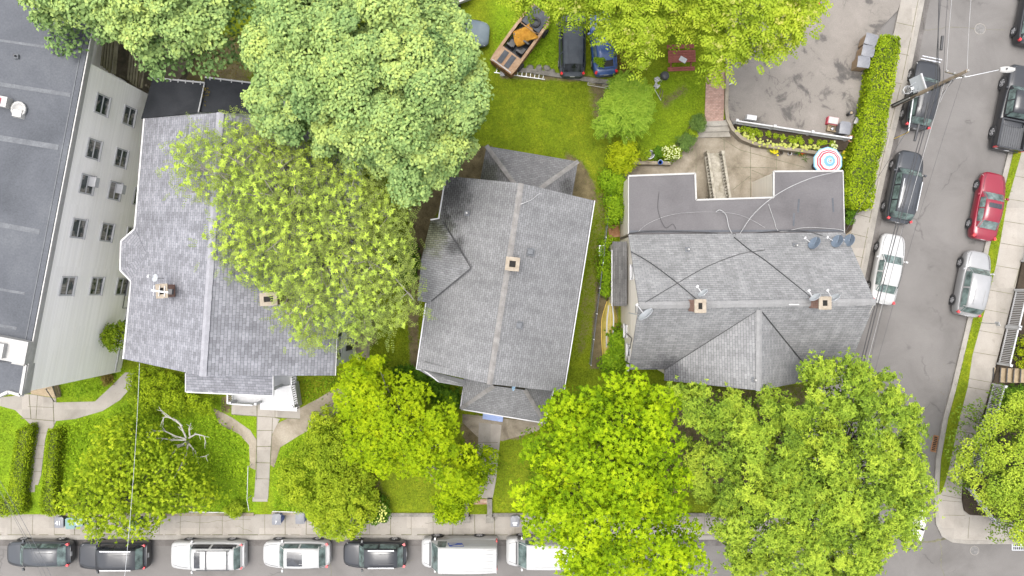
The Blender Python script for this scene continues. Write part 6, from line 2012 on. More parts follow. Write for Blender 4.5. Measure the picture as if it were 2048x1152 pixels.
PT = {
    'black': paint('black_paint', (0.012, 0.013, 0.016), rough=.35, coat=.45), 'graphite': paint('graphite_paint', (0.022, 0.025, 0.03), rough=.35, coat=.5),
    'white': paint('white_car_paint', (0.335, 0.335, 0.332), .02, .4, .4), 'silver': paint('silver_paint', (0.25, 0.25, 0.252), .08, .35, metal=.25),
    'red': paint('dark_red_paint', (0.16, 0.004, 0.016), .05, .3, .5), 'darkgrey': paint('dark_grey_paint', (0.022, 0.025, 0.03), .05, .35, .5),
    'blue': paint('faded_blue_paint', (0.02, 0.055, 0.17), .08, .4, .4), 'dull': mottled('dull_grey_paint', [(0.3, (0.055, 0.065, 0.08)), (0.7, (0.10, 0.115, 0.135))], 1.2, 12.0, .25, .6, .05),
    'slate': mottled('dull_slate_paint', [(0.3, (0.13, 0.17, 0.20)), (0.7, (0.19, 0.235, 0.26))], 1.0, 10.0, .15, .5, .05),
}
GK = 'cars parked along the lower street kerb'
GS = 'cars parked along the side street'
def at_(x, y, z=.8): p = P(x, y, z); return (p.x, p.y)
lw = -18.68
def lowx(px): return P(px, 1105, .8).x
vehicle('parked_car', 'dark grey compact car, leftmost along the lower kerb, with smooth rounded roof', 'car', (lowx(77), lw), 180, 4.6, 1.8, 'hatch', PT['graphite'], GK)
vehicle('parked_car', 'black boxy sport utility car with silver roof rails, second from the left', 'car', (lowx(228), lw - .1), 180, 4.8, 1.9, 'boxsuv', PT['black'], GK, rails='chrome')
r_, q_ = vehicle('parked_car', 'white sport utility car with dark roof rack and small sunroof at the lower kerb', 'car', (lowx(417), lw - .08), 180, 5.15, 1.95, 'boxsuv', PT['white'], GK, rails='black_trim', sunroof=(.06, .2))
vehicle('parked_car', 'white crossover with a large dark panoramic sunroof at the lower kerb', 'car', (lowx(593), lw - .02), 180, 4.7, 1.88, 'suv', PT['white'], GK, sunroof=(.08, .52))
vehicle('parked_car', 'dark grey crossover with silver roof rails parked left of the white vans', 'car', (lowx(750), lw - .02), 180, 4.45, 1.85, 'suv', PT['black'], GK, rails='chrome')
vn, q_ = vehicle('delivery_van', 'tall white delivery van with a blue and white emblem on its side', 'van', (P(926, 1110, 1.6).x - .3, -18.55), 180, 5.3, 2.05, 'van', PT['white'], GK, wheel_r=.36)
em = MB()
hwv = q_['hw']
def side_panel(pts, mi, off=.004):
    # the van's kerb side: local y is towards -Y of the van when it faces the other way
    yb, yt = q_['wb'], q_['wr']
    vv = []
    for x, z in pts:
        t = (z - 1.25) / (2.48 - 1.25)
        yy = lerp(yb, lerp(yb, yt, .55), min(1, t / .62)) if t < .62 else lerp(lerp(yb, yt, .55), yt, (t - .62) / .38)
        vv.append(Vector((x, -(yy + off), z)))
    em.add(vv, [list(range(len(vv)))], mi)
side_panel([(.75, 1.75), (-.25, 1.75), (-.42, 2.28), (.58, 2.28)], 0, .012)
side_panel([(.66, 1.82), (.10, 1.82), (.25, 1.98), (.60, 2.06)], 1, .018)
side_panel([(.30, 2.10), (-.30, 2.02), (-.36, 2.22), (.45, 2.22)], 1, .018)
side_panel([(-.7, 2.0), (-2.05, 2.0), (-2.05, 2.07), (-.7, 2.07)], 2, .012)
em.build('emblem', [plain('emblem_blue', (0.02, 0.06, 0.30), .4), M['white'], plain('stripe_grey', (.35, .37, .4), .5)], vn)
vehicle('delivery_van', 'low white cargo van half hidden under the bright tree', 'van', (P(1014, 1105, .8).x + 2.75, -18.5), 180, 5.6, 2.0, 'lowvan', PT['white'], GK, wheel_r=.36)

# side street, west kerb
HD = 78.5
bk, q_ = vehicle('parked_car', 'black sport utility car with a bike rack on its nose, under the basketball hoop', 'car', at_(1845, 190), HD, 4.85, 1.9, 'suv', PT['black'], GS, wheel_r=.37)
rk = MB()
for k in (-.02, .12): rk.beam((2.45 + k, -.7, .95 + k), (2.45 + k, .7, .95 + k), .06, .05)
rk.beam((2.3, .3, .7), (2.6, .3, 1.1), .05, .05); rk.beam((2.3, -.3, .7), (2.6, -.3, 1.1), .05, .05)
rk.build('carrier_rack', M['chrome'], bk)
vehicle('parked_car', 'long dark grey sport utility car with roof rails parked behind the white sedan', 'car', at_(1809, 374), HD, 5.1, 1.95, 'suv', PT['darkgrey'], GS, rails='metal', side_glass=3)
vehicle('parked_car', 'white sedan partly hidden by the corner house roof', 'car', at_(1777, 538), HD, 4.95, 1.86, 'sedan', PT['white'], GS)
# east kerb
vehicle('parked_car', 'black car cut off by the top right corner', 'car', (36.75, 19.4), HD, 4.7, 1.85, 'hatch', PT['black'], GS)
pk, q_ = vehicle('pickup_truck', 'black crew cab pickup truck with an open ribbed bed', 'pickup truck', (35.35, 12.6), HD, 6.0, 2.0, 'pickup', PT['black'], GS, wheel_r=.42)
X, hw = q_['X'], q_['hw']
bd = MB()
xa, xb = X(.655), X(.985)
bd.box(((xa + xb) / 2, 0, .86), (xa - xb, hw * 1.7, .06), mi=1)
for sg in (-1, 1): bd.beam((xa + .02, sg * hw * .92, 1.0), (xb, sg * hw * .92, 1.0), .14, .42)
bd.beam((xa, -hw * .85, 1.0), (xa, hw * .85, 1.0), .1, .38); bd.beam((xb, -hw * .98, 1.0), (xb, hw * .98, 1.0), .1, .42)
for k in range(11):
    y = -hw * .78 + k * hw * 1.56 / 10
    bd.beam((xa - .08, y, .905), (xb + .06, y, .905), .04, .03, mi=1)
bd.build('cargo_bed', [PT['black'], plain('bed_liner', (.05, .052, .056), .6)], pk)
vehicle('parked_car', 'dark red sedan with a small sunroof parked along the grass verge', 'car', (33.55, 5.75), HD, 4.8, 1.84, 'sedan', PT['red'], GS, sunroof=(.12, .36))
vehicle('parked_car', 'silver sport utility car parked along the grass verge', 'car', (32.4, .3), HD, 4.6, 1.86, 'suv', PT['silver'], GS, rails=None)
# backyard wrecks
vehicle('abandoned_car', 'dull dark grey long wagon standing on the upper lawn beside the blue car', 'car', at_(1143, 88), 90, 5.0, 1.85, 'wagon', PT['dull'], None, glass='glass_dark', side_glass=3, z=ZY)
bl, q_ = vehicle('abandoned_car', 'faded blue car with an open boot full of weeds', 'car', at_(1204, 92), 95, 4.5, 1.75, 'sedan', PT['blue'], None, z=ZY, rear_glass=False)
X, hw = q_['X'], q_['hw']
bx = MB()
bx.box((X(.80), 0, 1.06), (.95, 1.02, .20), mi=0)
bx.build('boot_opening', plain('boot_dark', (.015, .014, .012), .9), bl)
ed_ = MB()
for sg in (-1, 1): ed_.beam((X(.70), sg * .54, 1.19), (X(.91), sg * .54, 1.16), .07, .06)
ed_.beam((X(.91), -.54, 1.15), (X(.91), .54, 1.15), .07, .06)
ed_.build('boot_rim', PT['blue'], bl)
c = P(1200, 122, 2.0)
lv = Leaves()
for k in range(7): clump_leaves(lv, np.array([c.x + random.uniform(-.3, .3), c.y + random.uniform(-.25, .25), 1.92]), .2, 40, .16, .07, .5, .15)
tag(lv.build('weed_clump', LM['weed'], None, (c.x, c.y, 1.9), True), 'weeds growing inside the open boot of the blue car', 'weeds')
vehicle('abandoned_car', 'slate blue car nosing out from under the great maple', 'car', (P(912, 64, 1.4).x, P(912, 64, 1.4).y), -4, 4.6, 1.85, 'sedan', PT['slate'], None, z=ZY, hood_seam=False)
# rusty open topped wreck
M['rust'] = mottled('rusty_paint', [(0.3, (0.17, 0.075, 0.03)), (0.5, (0.36, 0.18, 0.085)), (0.7, (0.52, 0.31, 0.18))], 1.4, 10.0, .3, .8, .1)
M['rust_edge'] = mottled('pale_rust', [(0.3, (0.36, 0.20, 0.11)), (0.7, (0.58, 0.42, 0.28))], 1.4, 10.0, .3, .8, .1)
M['panel'] = mottled('bare_dark_panel', [(0.3, (0.035, 0.042, 0.055)), (0.7, (0.085, 0.095, 0.115))], 1.6, 10.0, .3, .5, .05)
wr_ = thing('abandoned_car', 'rusty open topped wreck with an orange cloth over its seats', 'car', (*at_(1043, 82, 1.3), ZY), R(54))
L, W = 4.9, 1.78
hw = W / 2
hull = MB()
for sg in (-1, 1):
    pts = [(-L / 2, hw * .92), (-L / 2 + .5, hw * .99), (0, hw), (L / 2 - .7, hw * .98), (L / 2, hw * .85)]
    for (x0, y0), (x1, y1) in zip(pts[:-1], pts[1:]):
        hull.beam((x0, sg * y0, .62), (x1, sg * y1, .62), .1, .8, mi=0)
        hull.beam((x0, sg * (y0 - .02), 1.04), (x1, sg * (y1 - .02), 1.04), .2, .06, mi=1)
hull.box((-L / 2 + .05, 0, .62), (.1, W * .92, .8)); hull.box((L / 2 - .05, 0, .6), (.1, W * .85, .75))
hull.box((0, 0, .34), (L - .3, W - .2, .06), mi=2)
hull.build('body', [M['rust'], M['rust_edge'], M['panel']], wr_)
tr = MB()
tr.box((-L / 2 + .68, 0, 1.03), (1.2, W * .9, .07), mi=0)
for y in (-.30, .30): tr.box((-L / 2 + .68, y, 1.075), (.95, .38, .03), mi=1)
tr.beam((-L / 2 + .1, -.8, 1.1), (-L / 2 + .1, .8, 1.1), .07, .04, mi=2)
tr.build('boot_lid', [M['rust_edge'], M['panel'], M['white_old']], wr_)
MB().box((L / 2 - .75, 0, 1.02), (1.4, W * .8, .08)).build('hood', M['panel'], wr_)
wf = MB()
wf.tube([(1.0, -hw * .85, 1.05), (.75, -hw * .7, 1.45), (.75, hw * .7, 1.45), (1.0, hw * .85, 1.05)], .035, 6)
wf.build('windshield_frame', M['rust_edge'], wr_)
for (x, y) in ((-.55, -.4), (-.55, .4), (.25, -.4), (.25, .4)):
    s_ = MB(); s_.box((x, y, .6), (.5, .5, .22), taper=.9); s_.box((x - .28, y, .85), (.14, .5, .55), taper=.9)
    s_.build('seat', M['black_trim'], wr_)
sw = MB()
n = 14
sw.tube([Vector((.55, .4 + .18 * math.cos(2 * math.pi * k / n), .98 + .14 * math.sin(2 * math.pi * k / n))) for k in range(n + 1)], .018, 5)
sw.build('steering_wheel', M['iron'], wr_)
for x in (L * .3, -L * .3):
    for sg in (-1, 1):
        t = MB(); t.cyl((x, sg * hw - (.2 if sg > 0 else -.02) * 1, .33), .33, .2 if sg > 0 else -.2 + .0, 16, axis='Y')
        t.build('wheel', M['rubber'], wr_)
def cloth(name, label, cat, c, outline, z, m, rz=0, h=.12):
    """a crumpled sheet lying over what is under it"""
    mb = MB()
    n = 12
    rows = []
    for i in range(n + 1):
        t = i / n
        row = []
        for k in range(9):
            u = k / 8
            a = Vector(outline[0]) * (1 - t) * (1 - u) + Vector(outline[1]) * t * (1 - u) + Vector(outline[2]) * t * u + Vector(outline[3]) * (1 - t) * u
            edge = 4 * u * (1 - u) * (.3 + .7 * math.sin(math.pi * t))
            a = a * (1 + .10 * math.sin(9 * t + 5 * u))
            row.append(Vector((a.x, a.y, h * edge + .07 * math.sin(7 * u + 11 * t) + .05 * math.sin(13 * u - 6 * t))))
        rows.append(row)
    mb.grid(rows)
    o = mb.build(name, m)
    o.location = (c[0], c[1], z); o.rotation_euler = (0, 0, rz)
    sm = o.modifiers.new('thick', 'SOLIDIFY'); sm.thickness = .015
    return tag(o, label, cat)
cp = P(1047, 72, 1.75)
cloth('tarp', 'crumpled orange cloth lying across the seats of the rusty wreck', 'cloth', (cp.x, cp.y), [(-.75, -.45), (.85, -.6), (.75, .5), (-.6, .6)], 1.78, mottled('orange_cloth', [(0.3, (0.45, 0.20, 0.02)), (0.7, (0.72, 0.37, 0.05))], 2.5, 9.0, .3), R(30))
t = MB(); cc = P(1071, 46, 1.7)
n = 20
vv = []
for i in range(n):
    a = 2 * math.pi * i / n
    for j in range(8):
        b = 2 * math.pi * j / 8
        vv.append(Vector(((.27 + .1 * math.cos(b)) * math.cos(a), (.27 + .1 * math.cos(b)) * math.sin(a), .1 * math.sin(b))))
t.add(vv, [[i * 8 + j, ((i + 1) % n) * 8 + j, ((i + 1) % n) * 8 + (j + 1) % 8, i * 8 + (j + 1) % 8] for i in range(n) for j in range(8)], 0, True)
o = t.build('spare_tyre', M['rubber']); o.location = (cc.x, cc.y, 1.82)
tag(o, 'loose black tyre lying in the front of the rusty wreck', 'tyre')
# a bit of trailer at the top edge and the white car nose above the lot
tl = thing('utility_trailer', 'grey wooden trailer corner at the top edge beside the great maple', 'trailer', P(912, 0, 1.4).xy.to_3d() + Vector((0, 0, ZY)), R(20))
MB().box((0, .5, .75), (1.9, 1.6, .1)).build('deck', M['wood_old'], tl)
tb = MB(); tb.box((0, -.32, .9), (2.0, .1, .35)); tb.box((-.98, .5, .9), (.08, 1.6, .35)); tb.box((.98, .5, .9), (.08, 1.6, .35)); tb.beam((1.0, -.1, .8), (1.5, -.2, .75), .14, .12)
tb.build('side_board', M['white_old'], tl)
for sg in (-1, 1): MB().cyl((-.1, .5 + sg * .85 - .08, .3), .3, .16, 14, axis='Y').build('wheel', M['rubber'], tl)
vehicle('parked_car', 'white car at the top edge of the parking lot, only its rear in view', 'car', (P(1606, -45, 1.1).x, P(1606, -45, 1.1).y), 95, 4.5, 1.8, 'hatch', PT['white'], None, z=.55)
# ---------------------------------------------------------------- bins
def bin_(name, label, px, py, z, rz, body, lid, group=None, mark=None, w=.6, d=.68, h=1.0, lean=0):
    c = P(px, py, z + h)
    root = thing(name, label, 'bin', (c.x, c.y, z), rz, group)
    b = MB(); b.box((0, 0, h * .5 + .03), (w * .82, d * .8, h - .06), taper=1.2)
    b.build('body', body, root)
    l = MB()
    rows = []
    for i in range(6):
        t = i / 5; y = lerp(-d * .54, d * .50, t)
        rows.append([Vector((x * w, y, h + .02 + .07 * math.sin(math.pi * (.1 + .8 * t)) - .05 * (2 * abs(x)) ** 3)) for x in (-.53, -.4, 0, .4, .53)])
    l.grid(rows, 0, True)
    l.box((0, 0, h + .0), (w * 1.04, d * 1.0, .05)); l.box((0, d * .54, h - .02), (w * .8, .06, .06))
    l.build('lid', lid, root)
    for sg in (-1, 1):
        MB().cyl((sg * w * .36 - .03, d * .42, .12), .12, .06, 12, axis='X').build('wheel', M['rubber'], root)
    if mark:
        if mark in ('41', '7'):
            cu = bpy.data.curves.new('number', 'FONT'); cu.body = mark; cu.size = .42 if mark == '41' else .24
            cu.align_x = 'CENTER'; cu.align_y = 'CENTER'; cu.extrude = .004
            cu.offset = .012
            tmp = bpy.data.objects.new('number', cu)
            me = bpy.data.meshes.new_from_object(tmp); bpy.data.objects.remove(tmp); me.materials.append(M['white'])
            t = bpy.data.objects.new('number', me); C.objects.link(t)
            t.location = (0, -.02 if mark == '41' else -.16, h + .10); t.parent = root
        else:
            s = MB(); s.box((0, -.08, h + .095), (.34, .12, .012)); s.box((0, -.22, h + .085), (.24, .1, .012))
            s.build('sticker', M['white'], root)
    return root
GBF = 'wheeled bins on the lower pavement'
bin_('wheeled_bin', 'grey bin with the white number 41 on its lid, by the clipped hedge', 118, 1045, ZS, 0, M['plastic_grey'], M['plastic_grey'], GBF, '41')
bin_('wheeled_bin', 'teal grey bin directly right of the bin numbered 41', 140, 1047, ZS, .05, M['plastic_green'], M['plastic_green'], GBF)
bin_('wheeled_bin', 'grey bin half under leaves, third from the left on the pavement', 157, 1042, ZS, -.05, M['plastic_grey'], M['plastic_green'], GBF, 'sticker')
bin_('wheeled_bin', 'bin with white stickers glimpsed below the spreading tree', 182, 1046, ZS, .05, M['plastic_grey'], M['plastic_grey'], GBF, 'sticker')
bin_('wheeled_bin', 'narrow green grey bin alone right of the spreading tree', 266, 1049, ZS, .05, M['plastic_green'], M['plastic_green'], GBF, w=.42, d=.7)
bin_('wheeled_bin', 'blue bin whose grey lid bears a small white 7', 553, 1039, ZS, 0, M['plastic_blue'], M['plastic_grey'], GBF, '7')
bin_('wheeled_bin', 'blue bin with a plain grey lid, nearest the bushy tree', 600, 1037, ZS, 0, M['plastic_blue'], M['plastic_grey'], GBF)
bin_('wheeled_bin', 'bright blue bin peeking out under the yellow green bushy tree', 672, 1046, ZS, .4, M['plastic_blue'], M['plastic_blue'], GBF, h=.85)
bin_('wheeled_bin', 'grey bin with white sticker at the edge of the bright street tree', 1030, 1043, ZS, 0, M['plastic_grey'], M['plastic_grey'], GBF, 'sticker')
GBL = 'brown bins beside the hedge'
for i, (x, y, a, lb) in enumerate(((1742, 79, .28, 'brown bin with grey lid, farthest up the parking lot beside the hedge'), (1736, 102, .2, 'brown bin with grey lid, middle one of the three beside the hedge'), (1727, 124, .12, 'brown bin with grey lid, lowest of the three beside the hedge'))):
    bin_('wheeled_bin', lb, x, y, .42, -math.pi / 2 - a, M['plastic_brown'], M['plastic_grey'], GBL, w=.75, d=.78, h=1.12)

# ---------------------------------------------------------------- front steps and low walls
def steps(name, label, px, z0, z1, n, m, rails=None):
    """px: bottom-left, bottom-right, top-right, top-left in the photo"""
    bl, br, tr_, tl_ = [P(*p, (z0 + z1) / 2) for p in px]
    root = thing(name, label, 'steps', ((bl.x + br.x) / 2, (bl.y + br.y) / 2, z0))
    for k in range(n):
        t0, t1 = k / n, (k + 1) / n
        a, b, c, d = lerp(bl, tl_, t0), lerp(br, tr_, t0), lerp(br, tr_, t1), lerp(bl, tl_, t1)
        z = lerp(z0, z1, (k + 1) / n)
        s = MB().prism([(a.x, a.y), (b.x, b.y), (c.x, c.y), (d.x, d.y)], z0 - .1, z)
        s.box(((a.x + b.x) / 2, (a.y + b.y) / 2, z - .02), ((b - a).length, .05, .045), math.atan2(b.y - a.y, b.x - a.x))
        s.build('step', m, root, world=True)
    return root
steps('front_steps', 'pale concrete steps between the two dark hedges', [(54, 1026), (72, 1026), (76, 966), (46, 966)], ZS, ZY + .02, 4, M['concrete'])
steps('front_steps', 'concrete steps from the pavement up to the white porch walk', [(508, 1024), (541, 1024), (537, 992), (508, 992)], ZS, ZY + .02, 4, M['concrete'])
fs = steps('front_steps', 'red brick and stone steps between two stone piers', [(939, 1024), (974, 1024), (978, 996), (940, 996)], ZS, ZY + .02, 3, bricks('step_brick', (0.40, 0.20, 0.12), (0.55, 0.42, 0.30), (0.35, 0.32, 0.27), .3, .14))
for lb, x in (('left grey stone pier beside the brick steps', 934), ('right grey stone pier beside the brick steps', 980)):
    a = P(x, 1012, ZS)
    rt = thing('stone_pier', lb, 'pier', (a.x, a.y, ZS))
    MB().box((0, .1, .42), (.34, 1.3, .95)).build('pier', M['stone'], rt)
    MB().box((0, -.72, .35), (.44, .42, .75)).build('pier_block', M['kerb'], rt)
    MB().box((0, -.72, .75), (.5, .48, .07)).build('cap', M['stone'], rt)
def low_wall(label, pts, z0, z1, w, m, name='retaining_wall', cat='wall', capm=None):
    q = wpoly(pts, z1)
    l = kerb_inset(q, w / 2); r = kerb_inset(q, -w / 2)
    root = thing(name, label, cat, (q[0][0], q[0][1], z0))
    mb = MB()
    for i in range(len(q) - 1):
        a0, a1, b1, b0 = l[i], l[i + 1], r[i + 1], r[i]
        mb.add([(*a0, z0), (*a1, z0), (*b1, z0), (*b0, z0), (*a0, z1), (*a1, z1), (*b1, z1), (*b0, z1)], [[7, 6, 5, 4], [0, 1, 5, 4][::-1], [2, 3, 7, 6][::-1]])
    for i in (0, -1): mb.add([(*l[i], z0), (*r[i], z0), (*r[i], z1), (*l[i], z1)], [[0, 1, 2, 3]])
    mb.build('wall', m, root, world=True)
    if capm:
        l = kerb_inset(q, w / 2 + .04); r = kerb_inset(q, -w / 2 - .04)
        mb = MB()
        for i in range(len(q) - 1):
            a0, a1, b1, b0 = l[i], l[i + 1], r[i + 1], r[i]
            mb.add([(*a0, z1), (*a1, z1), (*b1, z1), (*b0, z1), (*a0, z1 + .07), (*a1, z1 + .07), (*b1, z1 + .07), (*b0, z1 + .07)], [[7, 6, 5, 4], [0, 1, 5, 4][::-1], [2, 3, 7, 6][::-1]])
        mb.build('coping', capm, root, world=True)
    return root
low_wall('low stone front wall left of the brick steps', [(740, 1030), (930, 1030)], 0, ZY + .08, .25, M['stone'])
low_wall('low stone front wall right of the brick steps', [(985, 1030), (1600, 1030)], 0, ZY + .08, .25, M['stone'])
low_wall('low concrete front wall below the weedy bank', [(125, 1029), (507, 1029)], 0, ZY + .04, .22, M['old_concrete'])
low_wall('low concrete front wall behind the two blue bins', [(543, 1027), (738, 1029)], 0, ZY + .04, .22, M['old_concrete'])
for lb, a, b in (('white pipe rail along the weedy bank above the pavement', (378, 1024), (452, 1025)), ('white pipe rail above the two blue bins', (545, 1023), (620, 1025))):
    rt = thing('pipe_rail', lb, 'rail', P(*a, ZY))
    mb = MB().tube([P(*a, 1.0), P(*b, 1.0)], .035, 6); mb.build('rail', M['white'], rt, world=True)
    for t in (.02, .5, .98):
        p = lerp(P(*a, 1.0), P(*b, 1.0), t)
        MB().tube([p, Vector((p.x, p.y, ZY - .05))], .028, 6).build('post', M['white'], rt, world=True)
rt = thing('handrail', 'thin white handrail beside the walk to the white porch', 'rail', P(495, 970, ZY))
MB().tube([P(496, 932, 1.5), P(494, 1000, 1.5), P(498, 1022, 1.0)], .022, 6).build('rail', M['white'], rt, world=True)
for (x, y, z) in ((496, 934, 1.5), (494, 998, 1.5), (498, 1021, 1.0)):
    p = P(x, y, z); MB().tube([p, Vector((p.x, p.y, .2))], .02, 6).build('post', M['white'], rt, world=True)

# ---------------------------------------------------------------- patio of the corner house
steps('garden_steps', 'three weathered concrete steps down from the brick path to the patio', [(1392, 274), (1462, 272), (1452, 242), (1409, 244)], .2, ZY + .02, 3, mottled('pale_worn_concrete', [(0.3, (0.30, 0.275, 0.23)), (0.7, (0.47, 0.44, 0.385))], 1.5, 12, .2))
low_wall('curved concrete retaining wall along the parking lot and planter', [(1455, 60), (1455, 150), (1453, 215), (1456, 238), (1466, 258), (1484, 276), (1510, 287), (1560, 295), (1640, 306)], .1, .86, .24, M['old_concrete'])
low_wall('concrete retaining wall below the garden bed', [(1266, 325), (1342, 326)], .1, .8, .24, M['old_concrete'])
low_wall('slanted concrete wall beside the garden bed', [(1342, 326), (1350, 315), (1386, 272)], .1, .76, .2, M['old_concrete'])
sheet('planter_bed', wpoly([(1468, 250), (1486, 272), (1512, 283), (1560, 291), (1640, 302), (1690, 300), (1700, 282), (1480, 252)], .72), .72, M['soil'], th=.6)
# outdoor stairs with balustrades
sr = thing('outdoor_stairs', 'mossy concrete stairs with balustrades rising from the patio to the house', 'stairs', P(1435, 350, .2))
sa, sb = P(1426, 308, .35), P(1440, 404, 1.9)
n = 10
stm = mottled('mossy_concrete', [(0.3, (0.28, 0.25, 0.18)), (0.55, (0.50, 0.46, 0.38)), (0.8, (0.62, 0.58, 0.49))], 2.2, 12, .3)
ddir = Vector((sb.x - sa.x, sb.y - sa.y, 0)); Ls = ddir.length; ddir.normalize(); sd_ = Vector((-ddir.y, ddir.x, 0))
for k in range(n):
    p = Vector((sa.x, sa.y, 0)) + ddir * (Ls * (k + .5) / n)
    z = lerp(.35, 1.9, (k + 1) / n)
    m_ = MB(); m_.box((p.x, p.y, (z + .1) / 2), (Ls / n, .74, z - .1), math.atan2(ddir.y, ddir.x))
    m_.box((p.x - ddir.x * Ls / n * .5, p.y - ddir.y * Ls / n * .5, z - .015), (.06, .76, .035), math.atan2(ddir.y, ddir.x))
    m_.build('step', stm, sr, world=True)
for sg, nm in ((-1, 'balustrade'), (1, 'balustrade')):
    mb = MB()
    o = sd_ * sg * .52
    A, B = Vector((sa.x, sa.y, .95)) + o, Vector((sb.x, sb.y, 2.55)) + o
    mb.beam(A, B, .16, .10); mb.beam(A - Vector((0, 0, .72)), B - Vector((0, 0, .72)), .18, .12)
    for k in range(15):
        p = lerp(A, B, (k + .5) / 15)
        mb.lathe(p - Vector((0, 0, .66)), [(.035, 0), (.06, .12), (.06, .25), (.03, .42), (.05, .6)], 8)
    mb.box(A - Vector((0, 0, .33)), (.22, .22, .8)); 
    mb.build(nm, stm, sr, world=True)
# picket fence along the lot
def picket(label, a, b, z, h=.95, gap=.115, posts=3, group=None, name='picket_fence', pw=.065):
    A, B = P(*a, z), P(*b, z)
    rt = thing(name, label, 'fence', (A + B) / 2, group=group)
    d = (B - A); L = d.length; d.normalize()
    mb = MB()
    mb.beam(A + Vector((0, 0, .16)), B + Vector((0, 0, .16)), .05, .08); mb.beam(A + Vector((0, 0, h - .04)), B + Vector((0, 0, h - .04)), .09, .07)
    k = int(L / gap)
    s = Vector((-d.y, d.x, 0)) * .0
    for i in range(k + 1):
        p = lerp(A, B, i / k)
        mb.beam(p + Vector((0, 0, .06)), p + Vector((0, 0, h - .04)), pw, .03, up=Vector((-d.y, d.x, 0)))
    mb.build('panel', M['white'], rt, world=True)
    for i in range(posts):
        p = lerp(A, B, i / (posts - 1))
        m2 = MB(); m2.box(p + Vector((0, 0, h / 2 + .05)), (.13, .13, h + .1), math.atan2(d.y, d.x)); m2.box(p + Vector((0, 0, h + .12)), (.18, .18, .05), math.atan2(d.y, d.x))
        m2.build('post', M['white'], rt, world=True)
    return rt
picket('white picket fence between the parking lot and the flower planter', (1466, 247), (1688, 281), .7, .85, posts=4)
GP = 'white picket fences at the right edge'
picket('upper white picket fence beside the right hand pavement, above the stairs', (2030, 580), (2013, 652), .3, 1.25, .12, 2, GP, pw=.06)
picket('middle white picket fence ending at the top of the tan stairs', (2012, 655), (1995, 727), .3, 1.25, .12, 2, GP, pw=.06)
picket('lower white picket fence running under the soft green tree', (1985, 768), (1966, 840), .3, 1.25, .12, 2, GP, pw=.06)
picket('white picket fence mostly hidden inside the soft green tree', (1963, 846), (1936, 935), .3, 1.25, .12, 3, GP, pw=.06)
picket('low white picket fence around the corner planting bed', (1932, 975), (1982, 1040), .3, .7, .2, 3, GP, pw=.1)
picket('short white fence stub at the top of the right edge', (2044, 522), (2052, 490), .3, 1.2, .13, 2, GP)
picket('white fence by the drain at the bottom right corner', (2022, 1078), (2070, 1078), .15, .9, .14, 2, GP)
rs = thing('garden_stairs', 'tan plank stairs with dark nosings climbing right from the pavement', 'stairs', P(2015, 748, .15))
for k in range(6):
    x0, x1 = 1988 + k * 13.5, 1988 + (k + 1) * 13.5
    z = .2 + k * .17
    s = MB().prism(wpoly([(x0, 735 + k * .6), (x1, 736 + k * .6), (x1 - 2, 765 + k * .3), (x0 - 2, 764 + k * .3)], z), .05, z)
    s.build('tread', M['wood_tan'], rs, world=True)
    nz = MB().beam(P(x0, 735 + k * .6, z + .012), P(x0 - 2, 764 + k * .3, z + .012), .07, .03)
    nz.build('nosing', M['iron'], rs, world=True)
sg_ = thing('sign_post', 'thin steel post with a small pale sign plate on the right hand verge', 'sign', P(1958, 645, ZS))
pb = P(1958, 645, ZS)
MB().tube([pb, Vector((pb.x, pb.y, 2.15))], .025, 6).build('post', M['metal'], sg_, world=True)
MB().box((pb.x + .06, pb.y, 1.95), (.02, .30, .42), R(20)).build('plate', M['white'], sg_, world=True)
sn_ = thing('street_sign', 'green street name blades on a post at the bottom right corner', 'sign', P(1988, 1042, ZS))
pb = P(1988, 1042, ZS)
MB().tube([pb, Vector((pb.x, pb.y, 2.75))], .03, 6).build('post', M['metal'], sn_, world=True)
for a, z in ((0, 2.62), (math.pi / 2, 2.45)):
    MB().box((pb.x, pb.y, z), (.75, .03, .16), a).build('blade', plain('sign_green', (.02, .20, .16), .4), sn_, world=True)

# parasol: ten-sided, red white and blue rings
def parasol_mat():
    m, nt, b = new_mat('striped_parasol_cloth')
    at = nt.nodes.new('ShaderNodeAttribute'); at.attribute_name = 'ring'
    col = ramp(nt, at.outputs['Fac'], [(0, (0.446, 0.341, 0.260)), (.10, (0.446, 0.341, 0.260)), (.105, (0.099, 0.223, 0.322)), (.17, (0.434, 0.459, 0.471)), (.20, (0.099, 0.223, 0.322)), (.36, (0.155, 0.279, 0.372)), (.40, (0.484, 0.459, 0.409)), (.56, (0.484, 0.459, 0.409)), (.57, (0.384, 0.031, 0.062)), (.665, (0.384, 0.031, 0.062)), (.67, (0.496, 0.484, 0.459)), (.70, (0.496, 0.484, 0.459)), (.71, (0.372, 0.031, 0.062)), (.79, (0.372, 0.031, 0.062)), (.80, (0.496, 0.471, 0.422)), (.91, (0.496, 0.471, 0.422)), (.92, (0.112, 0.260, 0.372)), (1, (0.136, 0.285, 0.384))], 'CONSTANT')
    nt.links.new(col, b.inputs['Base Color']); b.inputs['Roughness'].default_value = .8
    return m
pc_ = P(1656, 323, 2.2)
pr_ = thing('parasol', 'round garden parasol with red, white and blue rings over the patio', 'parasol', (pc_.x, pc_.y, .2))
nseg, rad = 10, 1.02
rings = [0, .1, .17, .2, .36, .4, .56, .67, .71, .8, .92, 1.0]
V, Fc, A = [], [], []
for i, r in enumerate(rings):
    for k in range(nseg):
        a = 2 * math.pi * (k + .5) / nseg
        V.append((rad * r * math.cos(a), rad * r * math.sin(a), 2.35 - .38 * r ** 1.25))
